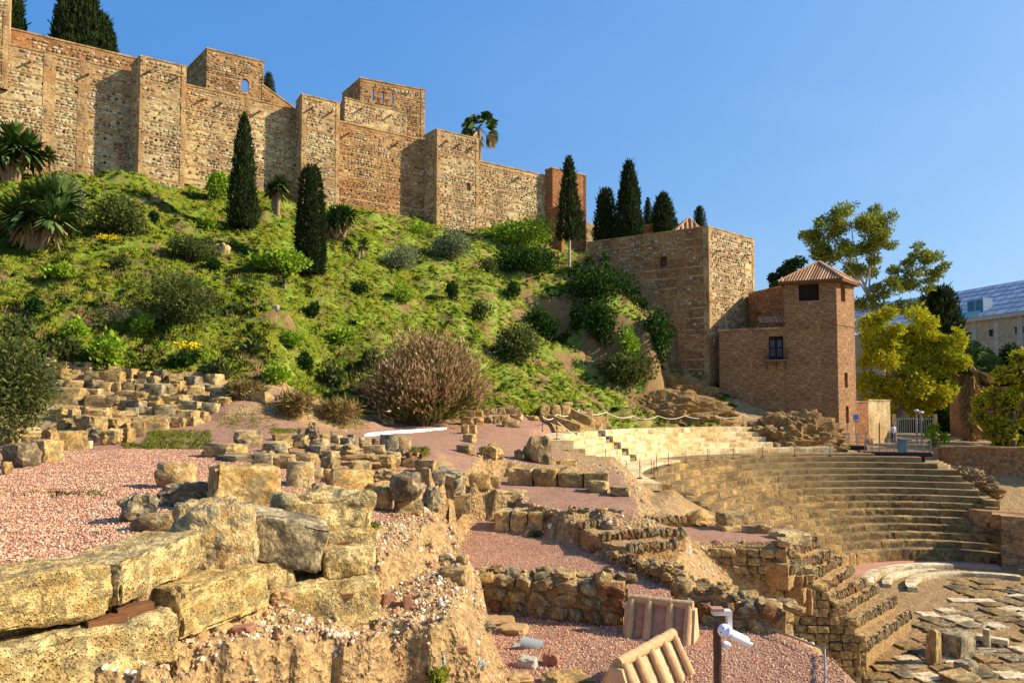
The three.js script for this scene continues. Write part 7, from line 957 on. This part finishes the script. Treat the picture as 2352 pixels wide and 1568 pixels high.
// ---------------------------------------------------------------- security camera
{
  const P = at(1648, 1480, 7.6), g = thing('security_camera', 'white security camera on a dark brown pole', 'security camera', V(P.x, 6.4, P.z)), topY = at(1648, 1448, 7.6).y, ph = topY - 6.4, wm = M([236, 238, 240], { roughness: 0.35 }), S = new THREE.Vector3(); 
  const pole = part('pole', new THREE.CylinderGeometry(0.045, 0.045, ph + 0.1, 18), M([70, 42, 32], { roughness: 0.5 }), g); pole.position.y = ph / 2 + 0.05; const br = part('bracket', mergeGeometries([BX(0.2, 0.05, 0.1, 0.05, ph + 0.2, 0), BX(0.05, 0.2, 0.09, 0.13, ph + 0.12, 0)]), M([214, 204, 190], { roughness: 0.5 }), g); part('bracket_cap', BX(0.13, 0.03, 0.11, -0.0, ph + 0.235, 0), M([172, 124, 100]), br);
  const joint = part('ball_joint', new THREE.SphereGeometry(0.075, 24, 18), wm, g); joint.position.set(0.06, ph + 0.02, 0.07); for (let k = 0; k < 6; k++) { const s = part('screw', new THREE.SphereGeometry(0.008, 8, 6), darkMetalMat, joint); const a = k / 6 * 6.283; s.position.set(Math.cos(a) * 0.055, Math.sin(a) * 0.055, 0.051); }
  const h = new THREE.Group(); h.name = 'camera_housing'; g.add(h); h.position.set(0.19, ph - 0.035, 0.10); h.rotation.set(0, 0.25, -0.47); const body = part('barrel', new THREE.CylinderGeometry(0.05, 0.05, 0.24, 24), wm, h); body.rotation.z = Math.PI / 2; const hood = part('sun_hood', (() => { const q = new THREE.CylinderGeometry(0.058, 0.058, 0.27, 22, 1, true, -Math.PI / 2 - 0.3, Math.PI + 0.6); q.rotateZ(Math.PI / 2); q.rotateX(Math.PI / 2); return q; })(), M([240, 242, 244], { roughness: 0.35, side: THREE.DoubleSide }), h); hood.position.x = 0.03; const lens = part('lens_ring', new THREE.CylinderGeometry(0.045, 0.045, 0.02, 22), M([24, 24, 26], { roughness: 0.2 }), h); lens.rotation.z = Math.PI / 2; lens.position.x = 0.125; const gl = part('lens_glass', new THREE.SphereGeometry(0.03, 16, 10), M([10, 10, 14], { roughness: 0.05 }), h); gl.position.x = 0.13; const collar = part('collar', new THREE.CylinderGeometry(0.052, 0.04, 0.05, 22), wm, h); collar.rotation.z = Math.PI / 2; collar.position.x = -0.12; const bx2 = part('cable_box', new THREE.SphereGeometry(0.055, 16, 12), wm, g); bx2.scale.set(1, 0.7, 0.8); bx2.position.set(0.1, ph - 0.16, -0.02);
}
// ---------------------------------------------------------------- clay tile covers
function tileCover(label, A, B, h, spread, n, o = {}) {   // tent of roof tiles: ridge from A to B
  const { len, q } = basis(XZ(A), XZ(B)), g = thing('tile_cover', label, 'tile cover', V(A.x, A.y - h, A.z), 'clay tile covers on the pink gravel'); g.quaternion.copy(q); const clay = M([240, 194, 136], { map: rep(plasterGrain(), 1.2), bumpMap: roughBump, bumpScale: 0.01 }), clayB = M([214, 160, 122], { map: rep(plasterGrain(), 1.5), bumpMap: roughBump, bumpScale: 0.01 }), pale = M([244, 206, 152], { map: rep(plasterGrain(), 1), bumpMap: roughBump, bumpScale: 0.008 });
  const sl = Math.hypot(h, spread), ang = Math.atan2(spread, h), w = len / n; for (const sd of [1, -1]) for (let i = 0; i < n; i++) { const t = part('flat_tile', (() => { const b = blockGeo(w * 0.96, sl, 0.035, { seg: 5, seed: i + 3, round: 0.2, rough: 0.2, chip: 0.3 }); return b; })(), o.dark ? clayB : pale, g); t.position.set((i + 0.5) * w, h / 2, sd * spread / 2); t.rotation.x = -sd * ang; }
  const half = (r, l) => { const c = new THREE.CylinderGeometry(r * 0.85, r, l, 14, 1, false, 0, Math.PI); c.rotateY(-Math.PI / 2); return c; };
  for (const sd of [1, -1]) for (let i = o.first ?? 0; i <= n; i++) { const t = part('cover_tile', half(0.075, sl * 1.02), clay, g); t.position.set(clamp(i * w, 0.06, len - 0.06), h / 2 + 0.02, sd * (spread / 2 + 0.045)); t.rotation.x = -sd * ang; if (sd < 0) t.rotation.y = Math.PI; }
  for (let i = 0; i < n; i++) { const t = part('ridge_tile', (() => { const c = new THREE.CylinderGeometry(0.07, 0.085, w * 1.03, 16); c.rotateZ(Math.PI / 2); return c; })(), clay, g); t.position.set((i + 0.5) * w, h + 0.03, 0); }
  for (const x of [-0.03, len + 0.03]) { const s = new THREE.Shape([new THREE.Vector2(-spread * 1.05, 0), new THREE.Vector2(spread * 1.05, 0), new THREE.Vector2(spread * 0.3, h * 1.0), new THREE.Vector2(-spread * 0.3, h * 1.0)]), e = new THREE.ExtrudeGeometry(s, { depth: 0.04, bevelEnabled: true, bevelSize: 0.008, bevelThickness: 0.008 }); e.rotateY(Math.PI / 2); const t = part('end_plate', boxUV(e, 1), pale, g); t.position.set(x - 0.02, -0.03, 0); } return g;
}
tileCover('clay tile cover standing against the rubble walls', on(1446, 1378, 7.05).setY(7.06), on(1592, 1396, 7.05).setY(7.06), 0.6, 0.26, 3, { dark: true });
{ const A = at(1420, 1528, 9.3), B = at(1545, 1470, 10.5); const y = Math.max(A.y, B.y); A.y = B.y = y; tileCover('sunlit clay tile cover with round ribs in the middle of the gravel panel', A, B, 0.5, 0.27, 4); }
// ---------------------------------------------------------------- small stones, bricks and shards on the earth
{
  const reds = M([200, 140, 104], { map: plasterGrain(), bumpMap: roughBump, bumpScale: 0.01 }), whiteM = M([226, 214, 190], { map: plasterGrain(), bumpMap: roughBump, bumpScale: 0.01 }), tanM = M([214, 172, 112], { map: plasterGrain(), bumpMap: roughBump, bumpScale: 0.01 });
  const list = [['orange_stone', 'angular orange stone beside the pitted yellow block', [618, 1345, 674, 1394], tanM, true], ['flat_stone', 'flat reddish stone on the pebbly earth', [530, 1428, 586, 1456], reds, true], ['round_stone', 'small round ochre stone at the foot of the yellow block', [455, 1478, 487, 1512], tanM, true], ['white_stone', 'white stone beside the plank end', [826, 1334, 868, 1364], whiteM, true], ['brick_piece', 'broken brick lying on the earth bank', [874, 1358, 908, 1390], reds, false], ['brick_piece', 'upright brick piece stuck in the earth bank', [924, 1362, 948, 1398], reds, false], ['stone_stump', 'round stone stump at the end of the rubble wall', [1010, 1298, 1074, 1340], stoneMats[5], false], ['tile_slab', 'orange tile slab leaning at the foot of the rubble wall', [1110, 1412, 1180, 1440], tanM, false], ['tile_slab', 'flat orange slab on the edge of the pink gravel', [1150, 1428, 1216, 1460], tanM, false], ['brick_piece', 'brick on the lower ground near the tile slab', [1035, 1476, 1076, 1498], reds, false], ['white_stone', 'white chunk on the lower ground', [1088, 1508, 1116, 1540], whiteM, true], ['white_stone', 'pale flat stone near the red rock', [1188, 1502, 1236, 1536], whiteM, false], ['red_rock', 'reddish rock at the corner of the pink gravel', [1244, 1488, 1288, 1532], reds, true], ['grey_rock', 'grey rock half buried beside the tile slab', [1096, 1420, 1140, 1452], greyMats[0], true], ['low_rock', 'low tan rock at the edge of the sunken ground', [1150, 1535, 1230, 1580], tanM, true], ['low_rock', 'wide flat rock beside the sunlit tile cover', [1240, 1538, 1372, 1590], stoneMats[4], true], ['white_stone', 'small white stone high on the earth bank', [760, 1480, 778, 1505], whiteM, true], ['white_stone', 'narrow white stone on the earth slope', [1010, 1500, 1024, 1530], whiteM, true], ['brick_piece', 'small orange brick lump below the white stone', [622, 1378, 642, 1400], reds, true], ['grey_rock', 'dark stone on the earth near the middle bank', [1005, 1268, 1040, 1292], greyMats[1], true], ['pale_stone', 'pale stone in the face of the middle bank', [1045, 1270, 1078, 1296], stoneMats[3], true], ['pale_boulder', 'pale boulder in the grass beneath the pointed cypress', [492, 552, 528, 590], stoneMats[3], true], ['white_stone', 'round white stone on the middle slope', [624, 698, 642, 712], whiteM, true], ['rock', 'rounded rock in front of the tamarisk', [872, 958, 910, 978], stoneMats[5], true]];
  for (const [n, l, b, m, rock] of list) standing(n, b, l, n.includes('brick') || n.includes('tile') ? 'brick' : 'stone', null, { rock, mat: m, d0: b[1] < 980 ? 20 : 4, sink: 0.15 });
  const P = at(1212, 1474, 9.6), sh = (() => { const q = new THREE.CylinderGeometry(0.13, 0.15, 0.42, 16, 3, true, 0, 3.6); const p = q.attributes.position; for (let i = 0; i < p.count; i++) p.setY(i, p.getY(i) + 0.05 * N2(p.getX(i) * 12, p.getZ(i) * 12)); q.rotateZ(Math.PI / 2); q.computeVertexNormals(); return q; })(), pm = solo('broken_pipe', sh, M([128, 138, 138], { side: THREE.DoubleSide }), 'broken grey pipe shard at the edge of the pink gravel', 'pipe'); pm.position.copy(hitGround(1212, 1485)).add(V(0, 0.06, 0)); pm.rotation.set(2.6, -0.5, 0.1);
  // pebbles lying loose: gravel and rubble too many to count
  const peb = rockGeo(91, 0.3, 1, 2), mk = (name, label, N, place, size, pals, mat) => { const im = new THREE.InstancedMesh(peb, mat, N), m = new THREE.Matrix4(), e = new THREE.Euler(), q = new THREE.Quaternion(), cc = new THREE.Color(); let n = 0, tr = 0; while (n < N && tr++ < N * 6) { const p = place(); if (!p) continue; const s = size(); q.setFromEuler(e.set(R(0, 6), R(0, 6), R(0, 6))); m.compose(p, q, V(s, s * R(0.5, 0.9), s * R(0.7, 1.1))); im.setMatrixAt(n, m); const c = pick(pals); im.setColorAt(n, cc.setRGB(...c)); n++; } im.count = n; im.name = name; im.userData = { kind: 'stuff', label, category: 'gravel' }; scene.add(im); };
  const pm0 = M([255, 255, 255]), pinks = [lin(204, 148, 110), lin(184, 126, 94), lin(216, 170, 134), lin(164, 112, 86), lin(226, 196, 162), lin(194, 148, 116)], mixs = [lin(232, 222, 200), lin(214, 198, 166), lin(196, 170, 126), lin(186, 124, 90), lin(176, 146, 104), lin(150, 130, 100), lin(204, 158, 130), lin(190, 160, 114)];
  mk('pink_gravel', 'loose pink gravel chips covering the terraces', 75000, () => { const d = 5.6 + 14 * Math.pow(rnd(), 1.2), x = R(-0.78, 0.48) * d; if (surfKind(x, d) !== 'gravel') return null; return V(x, ground(x, d) + 0.005, -d); }, () => R(0.014, 0.036), pinks, pm0);
  mk('loose_rubble', 'pebbles and stone chips strewn over the earth bank', 22000, () => { const d = R(4.2, 13), x = R(-0.62, 0.35) * d; if (surfKind(x, d) !== 'earth' || x > 1.6) return null; if (fbm2(x * 1.2, d * 1.2, 3) < R(-0.6, 0.1)) return null; if (Math.abs(ground(x + 0.08, d) - ground(x - 0.08, d)) > 0.14) return rnd() < 0.2 ? V(x, ground(x, d) + 0.005, -d) : null; return V(x, ground(x, d) + 0.005, -d); }, () => 0.012 + 0.06 * Math.pow(rnd(), 3), mixs, pm0);
  mk('bank_rubble', 'stone chips scattered on the excavated banks', 2600, () => { const d = R(11, 30), x = R(-0.14, 0.45) * d; if (surfKind(x, d) !== 'earth') return null; return V(x, ground(x, d), -d); }, () => 0.03 + 0.16 * Math.pow(rnd(), 3), mixs.slice(1, 5), pm0);
}
let tris = 0; scene.traverse(o => { if (o.isMesh && !o.isInstancedMesh) tris += (o.geometry.index ? o.geometry.index.count : o.geometry.attributes.position.count) / 3; }); console.log('triangles', Math.round(tris));
scene.traverse(o => { if (o.isMesh) o.castShadow = o.receiveShadow = true; });
renderer.render(scene, camera);
